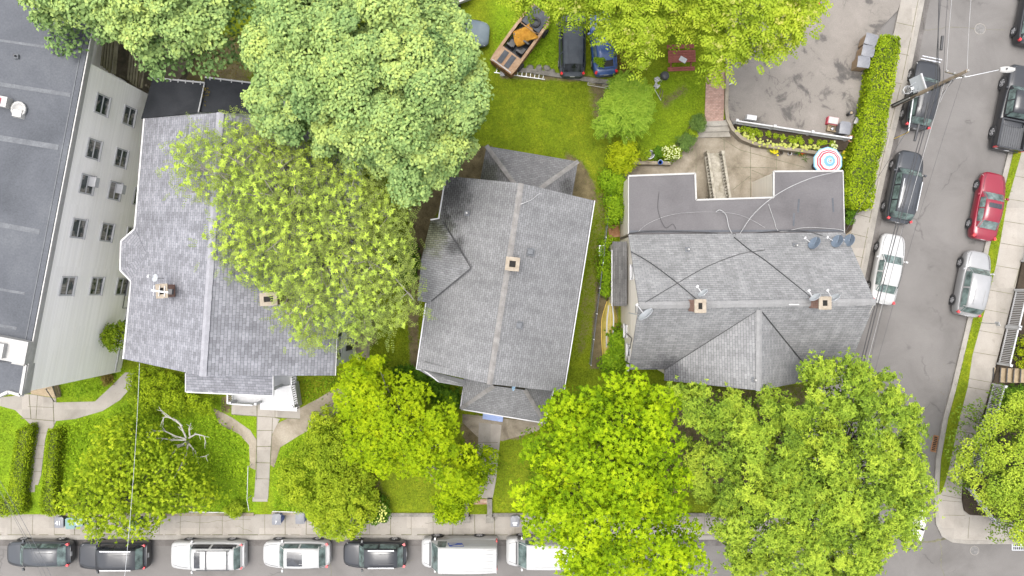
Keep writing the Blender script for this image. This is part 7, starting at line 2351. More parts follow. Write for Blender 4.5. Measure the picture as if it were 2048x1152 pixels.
for i in range(len(rings) - 1):
    for k in range(nseg):
        Fc.append([i * nseg + k, i * nseg + (k + 1) % nseg, (i + 1) * nseg + (k + 1) % nseg, (i + 1) * nseg + k]); A.append((rings[i] + rings[i + 1]) / 2)
me = bpy.data.meshes.new('canopy'); me.from_pydata(V, [], Fc)
at = me.attributes.new('ring', 'FLOAT', 'FACE'); at.data.foreach_set('value', A)
me.materials.append(parasol_mat())
o = bpy.data.objects.new('canopy', me); C.objects.link(o); o.parent = pr_
MB().tube([(0, 0, 0), (0, 0, 2.35)], .025, 8).build('pole', M['white'], pr_)
MB().lathe((0, 0, 2.33), [(.05, 0), (.06, .05), (.0, .12)], 10).build('finial', M['white_old'], pr_)
MB().lathe((0, 0, 0), [(.28, 0), (.28, .06), (.06, .1)], 14).build('base', M['iron'], pr_)
# flowers in the planter
lv = Leaves()
pts = []
for i in range(20):
    t = i / 19; x = 1478 + t * 160 + random.uniform(-2, 2); y = 262 + (0 if t > .12 else 0) + 22 * min(1, t * 3.2) ** .7 + 12 * t + random.uniform(-1.5, 1.5)
    pts.append(P(x, y, .9))
GPF = 'pale yellow flowers along the planter edge'
for i, p in enumerate(pts):
    lv = Leaves()
    c = np.array([[p.x + random.uniform(-.04, .04), p.y + random.uniform(-.04, .04), .90] for k in range(5)])
    rosettes(lv, c, unit(np.column_stack([rng.normal(size=(5, 2)) * .3, np.ones(5)])), 9, .13, .09, .25, .15)
    fo = Leaves(); clump_leaves(fo, np.array([p.x, p.y, .78]), .14, 26, .12, .06, .4)
    rt = thing('flower', 'pale yellow flower head in the row along the planter edge', 'flower', (p.x, p.y, .72), group=GPF)
    fo.build('foliage', LM['shrub'], rt, (p.x, p.y, .72)); lv.build('bloom', LM['bloom'], rt, (p.x, p.y, .72))
GPL = 'green plants in the flower planter'
for i, (x, y) in enumerate(((1488, 258), (1500, 260), (1512, 263), (1505, 270), (1520, 268), (1538, 268), (1552, 272), (1566, 274), (1582, 278), (1598, 277), (1590, 283), (1604, 284), (1622, 282), (1640, 286), (1650, 285), (1665, 288))):
    p = P(x, y, .85); lv = Leaves(); clump_leaves(lv, np.array([p.x, p.y, .80]), random.uniform(.16, .26), 60, .15, .08, .55, .15)
    o = lv.build('bedding_plant', LM['shrub'], None, (p.x, p.y, .72), True)
    tag(o, 'leafy bedding plant behind the yellow flowers in the planter', 'plant', GPL)
def flower_clump(name, label, px, py, z, r, mat_, n=10, L=.13):
    p = P(px, py, z + .2); rt = thing(name, label, 'flowers', (p.x, p.y, z))
    lv = Leaves(); clump_leaves(lv, np.array([p.x, p.y, z + .1]), r, 60, .14, .06, .4); lv.build('foliage', LM['shrub'], rt, (p.x, p.y, z))
    lv = Leaves()
    c = np.array([[p.x + random.uniform(-r, r), p.y + random.uniform(-r, r), z + .3] for k in range(n)])
    rosettes(lv, c, unit(np.column_stack([rng.normal(size=(n, 2)) * .3, np.ones(n)])), 9, L, .09, .5, .25); tag(lv.build('bloom', LM[mat_], rt, (p.x, p.y, z)), kind='stuff')
flower_clump('flower_clump', 'bright yellow flowers in a pot on the patio below the planter wall', 1545, 299, .2, .3, 'yellow_bloom', 12)
flower_clump('flower_clump', 'yellow flowers right of the striped parasol by the hedge', 1690, 310, .2, .25, 'yellow_bloom', 7)
flower_clump('flower_clump', 'yellow flowers at the foot of the hedge beside the flat roof', 1687, 345, .2, .22, 'yellow_bloom', 6)
flower_clump('flower_clump', 'white flowers at the end of the planter above the parasol', 1668, 295, .7, .2, 'white_bloom', 7)
def pot(label, px, py, z, r, h, m, group=None, plant=None):
    p = P(px, py, z + h); rt = thing('flower_pot', label, 'pot', (p.x, p.y, z), group=group)
    MB().lathe((0, 0, 0), [(.0, 0.0), (r * .7, 0.0), (r, h), (r * .88, h), (r * .8, h - .06)], 16).build('pot', m, rt)
    MB().lathe((0, 0, h - .07), [(r * .84, 0), (0, .0)], 14).build('potting_soil', M['soil'], rt)
    if plant:
        lv = Leaves(); 
        c = np.array([[0, 0, h]] * 3, float); rosettes(lv, c, np.array([[0, 0, 1.]] * 3), 9, .42, .06, .5, .2)
        lv.build('plant', LM['dark'], rt)
        lv = Leaves(); rosettes(lv, c + np.array([0, 0, .1]), np.array([[0, 0, 1.]] * 3), 8, .2, .06, .5, .2)
        lv.build('bloom', leaf_mat('red_bloom', pal((.4, .05, .03), (.65, .12, .06)), .1), rt)
GPO = 'pots in a row below the planter wall'
pot('grey empty pot, leftmost of the row below the planter wall', 1563, 305, .2, .17, .28, M['stone'], GPO)
pot('white rimmed pot in the middle of the row below the planter wall', 1580, 306, .2, .15, .26, M['white'], GPO)
pot('dark pot just left of the spiky red plant', 1592, 306, .2, .15, .26, M['plastic_grey'], GPO)
pot('pot with a spiky red and green plant near the parasol', 1603, 307, .2, .18, .3, M['terracotta'], GPO, True)
pot('orange terracotta pot at the end of the white fence by the hedge', 1703, 277, .45, .24, .4, M['terracotta'])
# things along the lot fence
cl_ = thing('cool_box', 'red cool box with a pale lid beside the white fence', 'cool box', P(1667, 241, 1.0).xy.to_3d() + Vector((0, 0, .52)), R(-10))
MB().box((0, 0, .22), (.72, .5, .42), taper=1.04).build('body', M['red_plastic'], cl_)
l = MB(); l.box((0, 0, .47), (.7, .48, .09), taper=.94); l.build('lid', M['white_old'], cl_)
bx_ = thing('wooden_crate', 'small open wooden crate below the red cool box', 'crate', P(1666, 256, .9).xy.to_3d() + Vector((0, 0, .5)), R(-10))
cr = MB(); cr.box((0, 0, .05), (.66, .42, .05))
for a in ((0, .2, .66, .04), (0, -.2, .66, .04), (.32, 0, .04, .36), (-.32, 0, .04, .36)): cr.box((a[0], a[1], .18), (a[2], a[3], .3))
cr.build('crate', M['wood_tan'], bx_)
MB().lathe((.05, 0, .08), [(.0, 0), (.11, 0), (.12, .2), (.0, .2)], 12).build('tin', M['metal'], bx_)
bin_('wheeled_bin', 'square grey lidded bin beside the wooden crate at the lot fence', 1690, 256, .48, R(-8), M['plastic_grey'], M['plastic_grey'], None, w=.72, d=.78, h=.95)
ch = thing('folding_chair', 'white framed folding chair between the bins and the hedge', 'chair', P(1712, 245, .6).xy.to_3d() + Vector((0, 0, .45)), R(-25))
MB().box((0, 0, .45), (.48, .46, .03)).build('seat', M['white_old'], ch)
MB().box((.26, 0, .75), (.03, .46, .3), rot=Matrix.Rotation(R(12), 3, 'Y')).build('backrest', M['white_old'], ch)
for sx in (-1, 1):
    for sy in (-1, 1): MB().tube([(sx * .22, sy * .22, .45), (sx * .26, sy * .23, 0)], .015, 6).build('leg', M['white'], ch)
bl_ = thing('garden_lamp', 'low black bollard lamp with a wooden top beside the folding chair', 'lamp', P(1700, 227, .9).xy.to_3d() + Vector((0, 0, .5)))
MB().lathe((0, 0, 0), [(.10, 0), (.10, .5), (.17, .52), (.17, .6), (.0, .6)], 12).build('body', M['iron'], bl_)
MB().lathe((0, 0, .6), [(.1, 0), (.1, .04), (0, .05)], 12).build('top', M['wood_tan'], bl_)
wb_ = thing('mailbox', 'white box fixed on top of the white lot fence', 'box', P(1502, 236, 1.5).xy.to_3d() + Vector((0, 0, .70)), R(-8))
MB().box((0, 0, .85), (.72, .34, .28), taper=.92).build('box', M['white'], wb_)
for sx in (-.25, .25): MB().box((sx, 0, .36), (.06, .06, .74)).build('leg', M['white'], wb_)
tag(MB().tube([(-.25, -.13, .08), (0, 0, .1), (.28, .14, .08)], .05, 8).build('roof_tube', M['white'], origin=None), 'short white tube lying on the parking lot edge by the brick path', 'tube')
o = C.objects['roof_tube']; p = P(1462, 167, .85); o.location = (p.x, p.y, .72); o.name = 'white_tube'
for (x, y, lb) in ((1742, 190, 'brown cardboard piece lying at the foot of the hedge'),):
    p = P(x - 16, y, .5); mb = MB(); mb.box((0, 0, .05), (.35, 1.0, .08), R(-12)); mb.box((.12, .2, .12), (.2, .5, .06), R(-30))
    o = mb.build('cardboard', M['wood_tan']); o.location = (p.x, p.y, .42); tag(o, lb, 'cardboard')

# ---------------------------------------------------------------- back lawn of the middle and corner houses
pt = thing('picnic_table', 'red stained picnic table with benches under the ailanthus', 'table', P(1362, 115, 1.2).xy.to_3d() + Vector((0, 0, ZY)), R(2))
tp = MB()
for k in range(5): tp.box((0, -.34 + k * .17, .74), (1.9, .155, .04))
tp.build('tabletop', M['wood_red'], pt)
for sg in (-1, 1):
    b_ = MB()
    for k in range(2): b_.box((0, sg * .78 + (k - .5) * .15, .45), (1.9, .135, .04))
    b_.build('bench', M['wood_red'], pt)
for sx in (-.7, .7):
    for sg in (-1, 1): MB().beam((sx, sg * .25, .72), (sx, sg * .72, 0), .09, .04).build('leg', M['wood_red'], pt)
    MB().beam((sx, -.85, .40), (sx, .85, .40), .09, .04).build('crossbar', M['wood_red'], pt)
p = P(1366, 119, 1.5); mb = MB(); mb.box((0, 0, .01), (.5, .34, .012), R(-30)); mb.box((.05, .02, .02), (.3, .22, .01), R(-12))
o = mb.build('newspaper', M['white']); o.location = (p.x, p.y, ZY + .775); tag(o, 'white papers lying on the red picnic table', 'papers')
gl = thing('barbecue_grill', 'black kettle barbecue beside the picnic table', 'barbecue', P(1330, 151, 1.6).xy.to_3d() + Vector((0, 0, ZY)))
MB().lathe((0, 0, .55), [(.05, 0), (.24, .08), (.31, .22), (.31, .26)], 16).build('bowl', M['iron'], gl)
MB().lathe((0, 0, .81), [(.32, 0), (.29, .12), (.18, .2), (.0, .23)], 16).build('lid', M['iron'], gl)
for k in range(3):
    a = 2.1 * k; MB().tube([(.2 * math.cos(a), .2 * math.sin(a), .65), (.32 * math.cos(a), .32 * math.sin(a), 0)], .015, 6).build('leg', M['metal'], gl)
ld = thing('ladder', 'aluminium ladder lying along the edge of the upper lawn', 'ladder', P(1040, 146, .8).xy.to_3d() + Vector((0, 0, ZY)), R(-8))
for sg in (-1, 1): MB().box((0, sg * .2, .06), (3.6, .04, .08)).build('rail', M['metal'], ld)
for k in range(12): MB().box((-1.65 + k * .3, 0, .06), (.035, .38, .035)).build('rung', M['metal'], ld)
gf = thing('iron_gate', 'white framed ornamental gate panel lying by the fence behind the blue car', 'gate', P(1198, 167, .8).xy.to_3d() + Vector((0, 0, ZY)), R(-10))
fr = MB()
for sg in (-1, 1): fr.box((0, sg * .22, .06), (1.55, .04, .04)); fr.box((sg * .76, 0, .06), (.04, .44, .04))
for y in (-.1, 0, .1): fr.box((-.5, y, .06), (.5, .02, .03)); fr.box((.5, y, .06), (.5, .02, .03))
fr.build('frame', M['white_old'], gf)
mb = MB(); n = 18
mb.tube([(.2 * math.cos(2 * math.pi * k / n), .17 * math.sin(2 * math.pi * k / n), .08) for k in range(n + 1)], .018, 6); mb.beam((-.2, 0, .08), (.2, 0, .08), .03, .03); mb.beam((0, -.17, .08), (0, .17, .08), .03, .03)
mb.build('ornament', M['iron'], gf)
low_wall('rough stone edging along the top of the back lawn', [(1015, 138), (1060, 141), (1115, 150), (1165, 157), (1225, 165)], .5, ZY + .14, .3, M['stone'], 'stone_edging', 'edging')
for i, (x, y, s) in enumerate(((1060, 134, .28), (1078, 137, .34), (1094, 136, .3), (1104, 143, .26), (1070, 144, .22), (1140, 152, .26), (1160, 154, .24), (1086, 145, .25))):
    p = P(x, y, .85); mb = MB()
    mb.lathe((0, 0, 0), [(s * .9, 0), (s, s * .25), (s * .7, s * .5), (0, s * .58)], 7, smooth=False)
    o = mb.build('stone', M['stone']); o.location = (p.x, p.y, ZY); o.rotation_euler = (0, 0, i * 1.3); o.scale = (1, .75, 1)
    tag(o, 'loose grey field stone on the edge below the wrecked cars', 'stone', 'stones along the lawn edge')
tk = thing('stock_tank', 'round galvanised planter tank in the garden bed', 'planter', P(1300, 309, 1.2).xy.to_3d() + Vector((0, 0, ZY)))
MB().lathe((0, 0, 0), [(.30, 0), (.31, .55), (.28, .55), (.28, .45)], 18).build('tank', M['metal'], tk)
MB().lathe((0, 0, .44), [(.285, 0), (.0, .01)], 16).build('water', M['glass_dark'], tk)
bk_ = thing('bucket', 'blue bucket standing on the garden retaining wall', 'bucket', P(1321, 324, 1.1).xy.to_3d() + Vector((0, 0, .80)))
MB().lathe((0, 0, 0), [(.0, 0), (.14, 0), (.17, .32), (.15, .32), (.13, .04)], 16).build('body', M['plastic_blue'], bk_)
MB().tube([(.165 * math.cos(a), .165 * math.sin(a), .33 + .0) for a in [k * math.pi / 8 for k in range(9)]], .01, 5).build('handle', M['metal'], bk_)
a, b = P(1273, 316, .95), P(1316, 328, .95)
tag(MB().tube([a, b], .02, 6).build('broom_handle', M['wood_tan'], origin=a), 'long wooden handle lying across the garden retaining wall', 'pole')
mb = MB(); 
for e in ((1250, 270), (1264, 271)): mb.tube([P(1257, 279, .95), P(*e, 1.25)], .025, 5)
mb.tube([P(1257, 279, .95), P(1257, 279, ZY)], .025, 5)
tag(mb.build('garden_stake', M['white'], origin=P(1257, 279, ZY)), 'white forked stake between the sumac and the golden shrub', 'stake')
mb = MB(); mb.tube([P(1310, 180, .8), P(1322, 201, .8)], .02, 5); mb.tube([P(1310, 180, .82), P(1311, 172, .85)], .02, 5)
tag(mb.build('white_stick', M['white'], origin=P(1316, 190, ZY)), 'thin white metal stick on the lawn edge below the barbecue', 'stick')
for (x, y, dx, lb) in ((1322, 184, 4, 'brown stick lying left of the bare lawn patch'), (1326, 188, 3, 'second brown stick nearest the bare lawn patch')):
    tag(MB().beam(P(x, y - 7, ZY + .05), P(x - dx, y + 9, ZY + .05), .06, .05).build('wood_offcut', M['wood_old'], origin=P(x, y, ZY)), lb, 'stick')
def rag(label, px, py, w, m='white', z=ZY):
    p = P(px, py, z)
    cloth('plastic_bag', label, 'bag', (p.x, p.y), [(-w, -w * .6), (w, -w * .8), (w * .8, w * .7), (-w * .7, w)], z + .06, M[m], random.random() * 3, .1)
rag('crumpled white plastic bag left of the barbecue', 1314, 160, .22)
rag('crumpled white plastic bag below the barbecue on the lawn', 1313, 172, .2)
rag('crumpled white bag at the end of the ladder', 1005, 148, .2)
# rusty sheet, box and boat along the alley
p = P(1229, 462, 1.0); mb = MB(); mb.box((0, 0, .04), (.75, .85, .05), R(8)); mb.box((.1, .05, .11), (.5, .6, .04), R(20))
o = mb.build('rusty_sheet', M['rust']); o.location = (p.x, p.y, ZY); tag(o, 'rusty metal sheet leaning by the tan wall above the side roof', 'metal sheet')
p = P(1204, 501, 1.2); bxx = thing('air_conditioner', 'grey metal box unit standing in the alley by the pipe fence', 'box', (p.x, p.y, ZY))
MB().box((0, 0, .3), (.42, .72, .6)).build('case', M['metal'], bxx); MB().box((0, 0, .61), (.34, .6, .02)).build('grille', M['plastic_green'], bxx)
def boat():
    c = P(1220, 653, 1.2)
    rt = thing('rowing_boat', 'old yellow boat lying keel up along the alley beside the tan wall', 'boat', (c.x, c.y, ZY), R(88))
    L, W = 4.1, 1.06
    rows = []
    n = 14
    for i in range(n + 1):
        t = i / n
        w = W / 2 * (min(1, (1 - t) * 2.6 + .0) ** .62 if t > .55 else (.72 + .28 * math.sin(math.pi * min(1, t / .55) * .5)))
        if t >= .999: w = .02
        x = -L / 2 + L * t
        kz = .52 - .10 * (2 * t - 1) ** 2
        half = [(w, .06), (w * .97, .22), (w * .72, .36), (w * .34, kz - .04), (0, kz)]
        rows.append([Vector((x, a, b)) for a, b in half] + [Vector((x, -a, b)) for a, b in reversed(half[:-1])])
    mb = MB().grid(rows, 0, True, flip=True)
    mb.add(rows[0], [list(range(9))])
    mb.build('hull', mottled('faded_yellow_hull', [(0.3, (0.36, 0.28, 0.05)), (0.6, (0.58, 0.47, 0.11)), (0.8, (0.62, 0.56, 0.28))], 1.3, 10, .25, .6, .1), rt)
    for yy, m_ in ((.0, 'yellow'), (.22, 'white_old'), (-.24, 'dish_white')):
        k = MB()
        for i in range(2, n - 2):
            a, b = rows[i], rows[i + 1]
            def surf(row, yy):
                w = row[0].y
                y = yy * w / .53
                return Vector((row[0].x, y, lerp(row[4].z, row[3].z - .0, min(1, abs(y) / (w * .34))) if abs(y) < w * .34 else lerp(row[3].z, row[2].z, (abs(y) - w * .34) / (w * .38))) ) + Vector((0, 0, .012))
            k.beam(surf(a, yy), surf(b, yy), .05 if yy == 0 else .09, .025)
        k.build('keel' if yy == 0 else 'stripe', M[m_] if yy else mottled('worn_keel', [(.3, (.5, .42, .16)), (.7, (.66, .6, .3))], 2), rt)
    g = MB()
    for sg in (0, 8):
        for i in range(n - 1): g.beam(rows[i][sg], rows[i + 1][sg], .05, .05)
    g.build('gunwale', M['yellow'], rt)
boat()
# chain link fence along the alley
cf = thing('chain_link_fence', 'thin grey pipe topped wire fence along the alley between the two houses', 'fence', P(1205, 540, ZY))
A, B = P(1224, 372, 1.8), P(1182, 730, 1.8)
MB().tube([A, lerp(A, B, .5), B], .03, 6).build('rail', M['seam'], cf, world=True)
for k in range(8):
    p = lerp(A, B, k / 7); MB().tube([Vector((p.x, p.y, ZY - .1)), p + Vector((0, 0, .06))], .028, 6).build('post', M['metal'], cf, world=True)
w_ = MB()
for k in range(9):
    dz = Vector((0, 0, -.12 * (k + 1))); w_.beam(A + dz, B + dz, .004, .004)
nn_ = 70
for k in range(nn_):
    p = lerp(A, B, k / nn_); q = lerp(A, B, (k + 1) / nn_)
    w_.beam(p, q - Vector((0, 0, 1.08)), .004, .004); w_.beam(q, p - Vector((0, 0, 1.08)), .004, .004)
w_.build('wire_mesh', M['seam'], cf, world=True)

# dead tree on the weedy bank
M['dead_wood'] = mottled('bleached_wood', [(0.3, (0.42, 0.40, 0.35)), (0.7, (0.78, 0.75, 0.68))], 3.0, 18.0, 0.3)
dt = thing('dead_tree', 'bare grey dead tree with twisting branches on the weedy bank', 'tree', P(377, 882, ZY))
mb = MB()
base = P(377, 885, ZY); top = Vector((base.x - .02, base.y + .1, 2.2))
mb.tube([base, lerp(base, top, .5) + Vector((.08, 0, 0)), top], [.16, .13, .10], 8); mb.build('trunk', M['dead_wood'], dt, world=True)
mb = MB()
def twig(pts, r):
    q = [P(x, y, z) for x, y, z in pts]
    mb.tube(q, [lerp(r, r * .3, i / (len(q) - 1)) for i in range(len(q))], 6)
    for i in range(1, len(q)):
        for k in range(2):
            o = lerp(q[i - 1], q[i], random.uniform(.3, 1)); d = (q[i] - q[i - 1]).normalized()
            e = o + (d + Vector((random.uniform(-.8, .8), random.uniform(-.8, .8), random.uniform(-.1, .4)))).normalized() * random.uniform(.25, .6)
            mb.tube([o, lerp(o, e, .5) + Vector((0, 0, .04)), e], [r * .4, r * .28, r * .1], 5)
for b in ([(372, 875, 2.1), (360, 848, 2.6), (345, 838, 2.8), (328, 825, 3.0), (322, 820, 3.0)], [(372, 878, 2.0), (350, 872, 2.5), (330, 862, 2.7), (310, 862, 2.8), (300, 868, 2.8)], [(372, 880, 2.0), (345, 880, 2.4), (322, 876, 2.6), (300, 878, 2.7)], [(378, 876, 2.1), (392, 868, 2.5), (408, 872, 2.7), (412, 886, 2.7)], [(378, 888, 2.0), (390, 902, 2.4), (394, 915, 2.5), (414, 912, 2.6)], [(376, 890, 2.0), (372, 910, 2.4), (360, 935, 2.6), (352, 950, 2.7)], [(364, 852, 2.5), (352, 840, 2.8), (330, 832, 3.0), (326, 838, 3.0)], [(380, 872, 2.1), (378, 858, 2.6), (382, 846, 2.8)], [(372, 884, 2.0), (352, 898, 2.3), (346, 908, 2.4)]):
    twig(b, .065)
mb.build('branch', M['dead_wood'], dt, world=True)
# ---------------------------------------------------------------- roof things
def dish(name, label, px, py, z, face, tilt, r, m, arm=True, mast=.5, base=None, group='satellite dishes'):
    """face: compass direction the bowl looks to (degrees), tilt above the horizon"""
    c = P(px, py, z)
    rt = thing(name, label, 'satellite dish', (c.x, c.y, z - mast), group=group)
    f = Vector((math.cos(R(face)) * math.cos(R(tilt)), math.sin(R(face)) * math.cos(R(tilt)), math.sin(R(tilt))))
    u = f.cross(Vector((0, 0, 1))).normalized(); v = u.cross(f)
    o = Vector((0, 0, mast))
    b = MB(); n = 20
    rows = []
    for q in (0, .35, .7, .93, 1.0):
        rows.append([o + (u * math.cos(2 * math.pi * k / n) + v * math.sin(2 * math.pi * k / n) * 1.08) * r * q + f * (.22 * r * q * q) for k in range(n + 1)])
    b.grid(rows, 0, True)
    ob = b.build('bowl', m, rt)
    sm = ob.modifiers.new('thick', 'SOLIDIFY'); sm.thickness = .02
    a = MB(); tip = o + f * r * 1.5 - v * r * .75
    a.beam(o - v * r * .95, tip, .045, .045); a.beam(o - f * .06, o - v * r * .95, .05, .05)
    a.build('feed_arm', M['white'], rt)
    h = MB(); h.box(tip, (.10, .16, .12), R(face)); h.build('receiver', M['white'], rt)
    ms = MB(); ms.tube([(0, 0, -.05) if base is None else Vector(base), o - f * .10], .028, 6); ms.build('mast', M['metal'], rt)
    return rt
dish('satellite_dish', 'slate blue dish, left one of the three on the rear roof edge', 1630, 487, 6.0, 150, 22, .42, M['dish_blue'], mast=.55)
dish('satellite_dish', 'slate blue dish, middle one of the three on the rear roof edge', 1676, 483, 5.9, 158, 22, .42, M['dish_blue'], mast=.6)
dish('satellite_dish', 'slate blue dish hanging past the roof corner over the pavement', 1700, 481, 5.7, 165, 22, .40, M['dish_blue'], mast=.6, base=(-.35, .0, 0))
dish('satellite_dish', 'pale dish beside the left brick chimney of the corner house', 1407, 587, 10.1, 128, 12, .32, M['dish_white'], mast=1.2)
dish('satellite_dish', 'pale dish left of the right brick chimney', 1631, 596, 10.0, 128, 12, .33, M['dish_white'], mast=1.1)
dish('satellite_dish', 'pale dish right of the right brick chimney', 1669, 597, 10.0, 125, 10, .36, M['dish_white'], mast=1.1)
dish('satellite_dish', 'big pale dish on a wall arm at the left gable of the corner house', 1293, 631, 9.6, 130, 12, .50, M['dish_white'], mast=1.0, base=(-.75, .1, -.6))
dish('satellite_dish', 'blue dish above the front porch roof of the middle house', 1030, 769, 7.0, 172, 12, .40, plain('pale_blue_dish', (.30, .46, .62), .4), mast=1.2)
dish('satellite_dish', 'small grey dish on the lilac roof beside the brick chimney', 311, 556, 10.4, 160, 60, .22, M['dish_white'], mast=.9)
an = thing('roof_antenna', 'white antenna frame lying across the left chimney', 'antenna', (P(322, 582, 10.75).x, P(322, 582, 10.75).y, 10.72), R(-4))
mb = MB(); mb.beam((-.55, 0, 0), (.5, -.06, 0), .10, .08)
for k, x in enumerate((-.42, -.1, .2)): mb.beam((x, -.3, .02), (x, .3, .02), .03, .03)
mb.build('boom', M['white'], an)
MB().box((.55, 0, .02), (.22, .3, .2)).build('cap', M['iron'], an)
# rooftop unit and vents on the apartment block
ru = thing('rooftop_fan', 'white rooftop exhaust unit on the flat dark roof', 'roof unit', P(22, 212, ZA + .4).xy.to_3d() + Vector((0, 0, ZA)), R(-12))
MB().box((-.6, .15, .22), (.7, .6, .44), taper=.95).build('housing', M['white_old'], ru)
MB().box((-.72, .15, .47), (.26, .34, .06)).build('control_panel', M['red_plastic'], ru)
MB().lathe((.25, -.05, 0), [(.40, 0), (.43, .1), (.43, .18), (.33, .18), (.30, .08), (.0, .10)], 14).build('cowl', M['white_old'], ru)
MB().box((.28, -.3, .12), (.62, .5, .24), taper=.8).build('duct', M['white_old'], ru)
for (x, y, lb) in ((35, 114, 'small square vent on the flat dark roof near the big tree'),):
    vt = thing('roof_vent_pipe', lb, 'vent', P(x, y, ZA).xy.to_3d() + Vector((0, 0, ZA)))
    MB().box((0, 0, .06), (.24, .24, .12)).build('base', M['seam'], vt); MB().cyl((0, 0, .1), .05, .2, 10).build('pipe', M['iron'], vt)
def ac(label, px, py, z):
    o = Vector((0, 0, H)); d = P(px, py, 0) - o
    t = (b0 - o).dot(nA) / d.dot(nA); h_ = o + d * t
    rt = thing('air_conditioner', label, 'air conditioner', (h_.x, h_.y, z), math.atan2(nA.y, nA.x), 'window air conditioners')
    MB().box((.22, .25, .2), (.46, .58, .38)).build('case', M['white'], rt)
    g = MB()
    for k in range(6): g.box((.452, .25, .06 + k * .055), (.01, .5, .02))
    g.build('grille', M['metal'], rt)
ac('white air conditioner in the top row window nearest the middle', 158, 366, 8.0)
ac('white air conditioner in the second row window below it', 214, 380, 5.1)

# roof cables
def cable(label, pts, r, m, name='roof_cable', lift=.03):
    q = [P(x, y, z + lift) for x, y, z in pts]
    # smooth the path
    out = []
    for i in range(len(q) - 1):
        p0, p1, p2, p3 = q[max(i - 1, 0)], q[i], q[i + 1], q[min(i + 2, len(q) - 1)]
        for k in range(5):
            t = k / 5
            out.append(.5 * ((2 * p1) + (p2 - p0) * t + (2 * p0 - 5 * p1 + 4 * p2 - p3) * t * t + (3 * p1 - p0 - 3 * p2 + p3) * t ** 3))
    out.append(q[-1])
    o = MB().tube(out, r, 5).build(name, m, origin=out[0])
    return tag(o, label, 'cable')
def zD(y):   # height of the corner house's north slope at a photo row
    for z in np.linspace(4.8, 9.0, 60):
        wy = P(0, y, z).y
        t = (D_nw.y - wy) / (D_nw.y - D_rw.y)
        zz = 4.8 + 4.2 * t
        if z >= zz - .04: return max(4.8, zz)
    return 9.0
def DR(x, y): return (x, y, zD(y) + .10)
cable('white cable looped across the upper roof of the middle house', [(1026, 421, 9.0), (1033, 412, 9.15), (1045, 407, 9.3), (1062, 400, 9.05), (1078, 388, 8.7), (1095, 380, 8.35)], .03, M['cable_white'])
cable('black cable from the flat roof junction to the right chimney', [DR(1468, 474), DR(1500, 500), DR(1530, 520), DR(1580, 560), DR(1625, 597)], .035, M['cable'])
cable('black cable from the left gable to the left chimney', [DR(1262, 503), DR(1300, 525), DR(1350, 562), DR(1395, 600)], .03, M['cable'])
cable('thin black cable crossing the north slope diagonally', [DR(1290, 605), DR(1340, 575), DR(1410, 535), DR(1480, 508), DR(1530, 500)], .018, M['cable'])
cable('black cable bundle along the seam of flat roof and shingles', [(1258, 467, 4.6), (1300, 462, 4.6), (1370, 463, 4.6), (1430, 466, 4.6), (1468, 474, 4.75), (1530, 464, 4.6), (1600, 461, 4.6), (1640, 470, 4.95), (1660, 478, 5.0)], .03, M['cable'])
cable('white cable coiled up from the flat roof junction', [(1466, 470, 4.6), (1458, 455, 4.6), (1452, 430, 4.7), (1440, 420, 4.8), (1432, 424, 4.7)], .03, M['cable_white'])
cable('white cable arching from the junction over the flat roof', [(1478, 470, 4.6), (1510, 425, 5.2), (1560, 385, 5.6), (1620, 357, 5.6), (1676, 343, 5.0)], .025, M['cable_white'])
cable('faint white cable curving over the flat roof to the left', [(1275, 465, 4.52), (1300, 445, 4.52), (1350, 428, 4.52), (1420, 424, 4.52), (1480, 430, 4.52), (1530, 455, 4.52)], .012, M['cable_white'])
cable('white cable zigzag below the parasol corner of the flat roof', [(1537, 408, 4.52), (1548, 440, 4.52), (1560, 463, 4.54), (1610, 455, 4.56), (1670, 458, 4.56), (1690, 462, 4.7)], .02, M['cable_white'])
cable('thin black cable looping over the flat roof left half', [(1318, 385, 4.52), (1316, 420, 4.52), (1330, 455, 4.52), (1345, 448, 4.52), (1352, 458, 4.52)], .015, M['cable'])
jb = P(1470, 473, 4.85); jt = thing('junction_box', 'tangle of black connectors where the roof cables meet', 'junction box', (jb.x, jb.y, 4.75))
mb = MB()
for k in range(7): mb.beam((random.uniform(-.3, .3), random.uniform(-.2, .2), .1), (random.uniform(-.3, .3), random.uniform(-.2, .2), .12), .05, .05)
mb.build('connector', M['cable'], jt)
tag(MB().beam(P(1578, 609, 9.12), P(1598, 609, 9.12), .07, .03).build('ridge_strip', M['white'], origin=P(1588, 609, 9.1)), 'short white strip lying on the ridge of the corner house', 'strip')

# ---------------------------------------------------------------- pole, hoop, lamp, wires
bp = P(1787, 212, ZS)
pl = thing('utility_pole', 'leaning looking weathered wooden utility pole beside the long hedge', 'utility pole', (bp.x, bp.y, ZS))
tag(pl, 'tall weathered wooden utility pole beside the long hedge', 'utility pole')
HP = 8.1
MB().tube([(0, 0, -.2), (0, 0, 4), (0, 0, HP)], [.15, .12, .09], 12).build('pole', mottled('pole_timber', [(0.3, (0.30, 0.23, 0.16)), (0.7, (0.56, 0.46, 0.35))], 2.0, 14.0, .3), pl)
cdt = MB(); cdt.tube([(-.17, .05, 0), (-.17, .05, 3.0), (-.14, .05, 3.2)], .05, 8); cdt.tube([(-.13, -.13, 0), (-.13, -.13, 3.0)], .035, 8); cdt.build('conduit', M['black_trim'], pl)
MB().tube([(-.15, -.04, .3), (-.15, -.04, 2.3)], .05, 8).build('cover_pipe', M['white_old'], pl)
ca = MB(); ca.beam((-.8, .22, HP - .9), (.35, -.1, HP - .9), .05, .07); ca.build('crossarm', M['wood_old'], pl)
for x in (-.75, -.3, .3):
    MB().lathe((x, -x * .28, HP - .84), [(.04, 0), (.07, .08), (.05, .16), (0, .2)], 8).build('insulator', M['white_old'], pl)
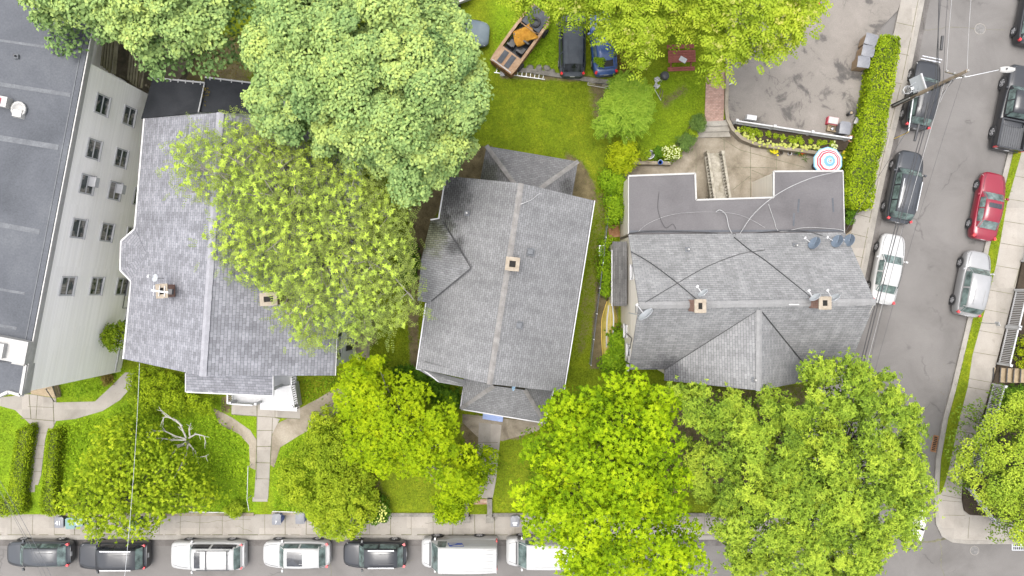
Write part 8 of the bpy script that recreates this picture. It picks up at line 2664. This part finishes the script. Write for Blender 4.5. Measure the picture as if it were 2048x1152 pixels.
MB().lathe((0, 0, HP), [(.05, 0), (.06, .1), (0, .14)], 8).build('top_insulator', M['white_old'], pl)
for z in (4.6, 5.1, 5.6, 6.2): MB().box((.12, -.1, z), (.3, .08, .25), .4).build('bracket', M['iron'], pl)
# street lamp on an arm
sl = thing('street_lamp', 'white street lamp head on a long arm reaching over the pickup truck', 'street lamp', (bp.x + .1, bp.y, 6.6))
lt = P(2014, 139, 7.2) - Vector((bp.x + .1, bp.y, 6.6))
MB().tube([(0.05, 0, 0), (.8, .05, .35), lt - Vector((.5, .02, .02))], .022, 8).build('arm', M['metal'], sl)
hd = MB(); rows = []
for i in range(7):
    t = i / 6; x = lerp(-.45, .45, t); w = .17 * math.sin(math.pi * (.12 + .8 * t)) ** .6 + .03
    rows.append([lt + Vector((x, w * a, .09 * math.sqrt(max(0, 1 - a * a)) + .0)) for a in (-1, -.7, -.3, 0, .3, .7, 1)])
hd.grid(rows, 0, True); hd.build('head', M['white_old'], sl)
MB().box(lt + Vector((.08, 0, -.03)), (.5, .24, .07)).build('lens', M['clear_lamp'], sl)
MB().cyl(lt + Vector((-.1, 0, .08)), .05, .08, 10).build('photocell', M['iron'], sl)
# basketball hoop fixed to the pole
hb = thing('basketball_hoop', 'basketball hoop with grey backboard and net hung on the utility pole', 'basketball hoop', (bp.x, bp.y, 2.4))
bc = P(1836, 172, 3.35) - Vector((bp.x, bp.y, 2.4))
fd = Vector((-.94, -.30, 0)).normalized(); su = Vector((-fd.y, fd.x, 0))
M3 = Matrix((su, -fd, Vector((0, 0, 1)))).transposed()
tiltm = M3 @ Matrix.Rotation(R(-16), 3, 'X')
bb = MB(); bb.box(bc, (1.30, .05, .95), rot=tiltm); bb.build('backboard', M['dish_white'], hb)
be = MB(); be.box(bc + Vector((0, 0, .50)) - fd * -.12 * -1 + Vector((.0, 0, 0)), (1.36, .10, .10), rot=tiltm); be.build('board_edge', M['white'], hb)
MB().beam(bc - fd * .05, Vector((0, 0, .7)), .12, .12).build('bracket', M['iron'], hb)
rc = bc + fd * .52 + Vector((0, 0, -.35)); n = 20
MB().tube([rc + Vector((.235 * math.cos(2 * math.pi * k / n), .235 * math.sin(2 * math.pi * k / n), 0)) * 1.15 for k in range(n + 1)], .016, 6).build('rim', M['metal'], hb)
nt_ = MB()
for k in range(10):
    a, a2 = 2 * math.pi * k / 10, 2 * math.pi * (k + 1) / 10
    for z0, z1, r0, r1 in ((0, -.2, .26, .21), (-.2, -.42, .21, .17)):
        p0, p1 = rc + Vector((r0 * math.cos(a), r0 * math.sin(a), z0)), rc + Vector((r1 * math.cos(a2), r1 * math.sin(a2), z1))
        nt_.beam(p0, p1, .016, .016); p0, p1 = rc + Vector((r0 * math.cos(a2), r0 * math.sin(a2), z0)), rc + Vector((r1 * math.cos(a), r1 * math.sin(a), z1)); nt_.beam(p0, p1, .016, .016)
nt_.build('net', M['white'], hb)
sp = MB(); sp.beam(rc - fd * .25, bc + Vector((0, 0, -.3)), .14, .05); sp.beam(rc - fd * .2 + su * .2, bc + su * .3, .025, .025); sp.beam(rc - fd * .2 - su * .2, bc - su * .3, .025, .025); sp.build('support', M['metal'], hb)
# guy strut and wire
gy_ = thing('guy_strut', 'steel strut and yellow guarded guy wire behind the black bike rack car', 'guy wire', (bp.x, bp.y, 2.3))
ga, gb = Vector((.1, -.1, .1)), P(1817, 263, 2.3) - Vector((bp.x, bp.y, 2.3))
MB().tube([ga, gb], .045, 8).build('strut', M['metal'], gy_)
MB().tube([gb, P(1815, 265, 2.0) - Vector((bp.x, bp.y, 2.3)), P(1789, 277, ZS) - Vector((bp.x, bp.y, 2.3))], .03, 6).build('guard', M['yellow'], gy_)
MB().tube([gb, Vector((0, 0, HP - .7 - 2.3))], .012, 5).build('wire', M['cable'], gy_)

def wire(label, a, b, r, m, sag=.35, name='overhead_wire', seg=14, group='overhead wires along the side street'):
    a, b = Vector(a), Vector(b)
    pts = []
    for k in range(seg + 1):
        t = k / seg; p = lerp(a, b, t); p.z -= sag * 4 * t * (1 - t); pts.append(p)
    o = MB().tube(pts, r, 5).build(name, m, origin=a)
    return tag(o, label, 'wire', group)
def onpole(dx, dy, z): return Vector((bp.x + dx, bp.y + dy, z))
far_n = lambda px, z: P(px, -260, z)
far_s = lambda px, z: P(px, 900, z)
wire('topmost thin white wire running up the street from the pole top', onpole(0, 0, 8.2), far_n(1975, 8.3), .014, M['cable_white'])
wire('second thin pale wire running up the street from the crossarm', onpole(-.8, .2, 7.5), far_n(1940, 7.6), .014, M['cable_white'])
wire('dark wire running up the street left of the pale wires', onpole(-.3, .1, 6.4), far_n(1925, 6.4), .014, M['cable'])
wire('thick black cable running up the street through the black sleeve', onpole(-.15, 0, 5.6), far_n(1898, 5.6), .035, M['cable'])
wire('thin black cable beside the thick one up the street', onpole(-.1, .05, 5.2), far_n(1915, 5.2), .018, M['cable'])
wire('thick black cable running down the street over the parked cars', onpole(-.15, 0, 5.6), far_s(1686, 5.6), .03, M['cable'])
wire('second thick black cable running down the street over the parked cars', onpole(-.1, .05, 5.2), far_s(1680, 5.2), .025, M['cable'])
wire('pale cable between the thick black ones down the street', onpole(.05, .05, 6.0), far_s(1692, 6.0), .014, M['cable_white'])
wire('thin dark wire on the street side down the street', onpole(-.3, .1, 6.4), far_s(1700, 6.4), .012, M['cable'])
wire('thinnest dark wire furthest over the roadway down the street', onpole(.3, -.1, 7.3), far_s(1708, 7.3), .008, M['cable'])
wire('service wire slanting from the pole to the rear roof dishes', onpole(-.1, 0, 5.4), P(1692, 462, 4.9), .014, M['cable'], .2)
wire('pale service wire slanting over the black car to the lot', onpole(-.05, 0, 7.0), P(1880, 205, 6.0), .012, M['cable_white'], .1)
for lb, (x0, y0, x1, y1, z) in (('black splice sleeve on the cable above the bike rack car', (1885, 72, 1882, 100, 5.55)), ('black splice sleeve on the cable below the bike rack car', (1838, 248, 1829, 282, 5.5)), ('second black splice sleeve beside the lower one', (1856, 205, 1848, 245, 5.2))):
    o = MB().tube([P(x0, y0, z), P(x1, y1, z)], .085 if 'second' not in lb else .05, 10).build('splice_sleeve', M['black_trim'], origin=P(x0, y0, z)); tag(o, lb, 'cable sleeve')
wire('wire crossing the weedy bank from the lilac roof to the street', P(279, 727, 7.3), P(240, 1240, 6.5), .012, M['metal'], .3, group=None)
for i, (x0, y0, x1, y1, lb) in enumerate(((-10, 945, 120, 1190, 'upper wire cutting the bottom left corner over the hedge'), (-10, 965, 110, 1190, 'middle wire cutting the bottom left corner'), (0, 985, 95, 1180, 'lower thin wire cutting the bottom left corner'))):
    wire(lb, P(x0, y0, 6.0 - .3 * i), P(x1, y1, 6.0 - .3 * i), .012 - .002 * i, M['seam'], .15, group='wires over the bottom left corner')

# ---------------------------------------------------------------- street ironwork
def manhole(label, px, py, z, r=.36):
    p = P(px, py, z); rt = thing('manhole_cover', label, 'manhole cover', (p.x, p.y, z))
    MB().lathe((0, 0, 0), [(r * 1.12, .002), (r * 1.12, .014), (r, .014), (r, .004)], 24).build('rim', M['kerb'], rt)
    mb = MB(); mb.lathe((0, 0, 0), [(r * .99, .008), (0, .008)], 24, smooth=False)
    for k in range(-4, 5):
        for j in range(-4, 5):
            if math.hypot(k, j) < 4.4: mb.box((k * r * .19, j * r * .19, .013), (r * .12, r * .12, .010))
    mb.build('cover', plain('worn_iron', (.14, .135, .13), .6, .4, .3), rt)
manhole('round iron manhole cover at the top of the side street', 1960, 58, 0)
manhole('round iron manhole cover in the lower street near the corner', 1949, 1101, 0, .30)
def drain(label, px, py, rz, w, l, m):
    p = P(px, py, 0); rt = thing('storm_drain', label, 'drain', (p.x, p.y, 0), rz)
    f = MB()
    for sg in (-1, 1): f.box((sg * w / 2, 0, .012), (.06, l, .03)); f.box((0, sg * l / 2, .012), (w, .06, .03))
    f.build('frame', m, rt)
    b = MB()
    n = int(l / .12)
    for k in range(n): b.box((0, -l / 2 + (k + .5) * l / n, .014), (w, .045, .024))
    b.box((0, 0, .015), (.05, l, .028)); b.build('grate', m, rt)
    MB().box((0, 0, .004), (w, l, .006)).build('pit', M['soot'], rt)
drain('rusty storm drain grate at the right kerb beside the corner tree', 1873, 888, R(-12), .62, 1.15, M['rust'])
drain('pale storm drain grate at the bottom right corner', 2042, 1093, R(90), .5, 1.3, M['metal'])
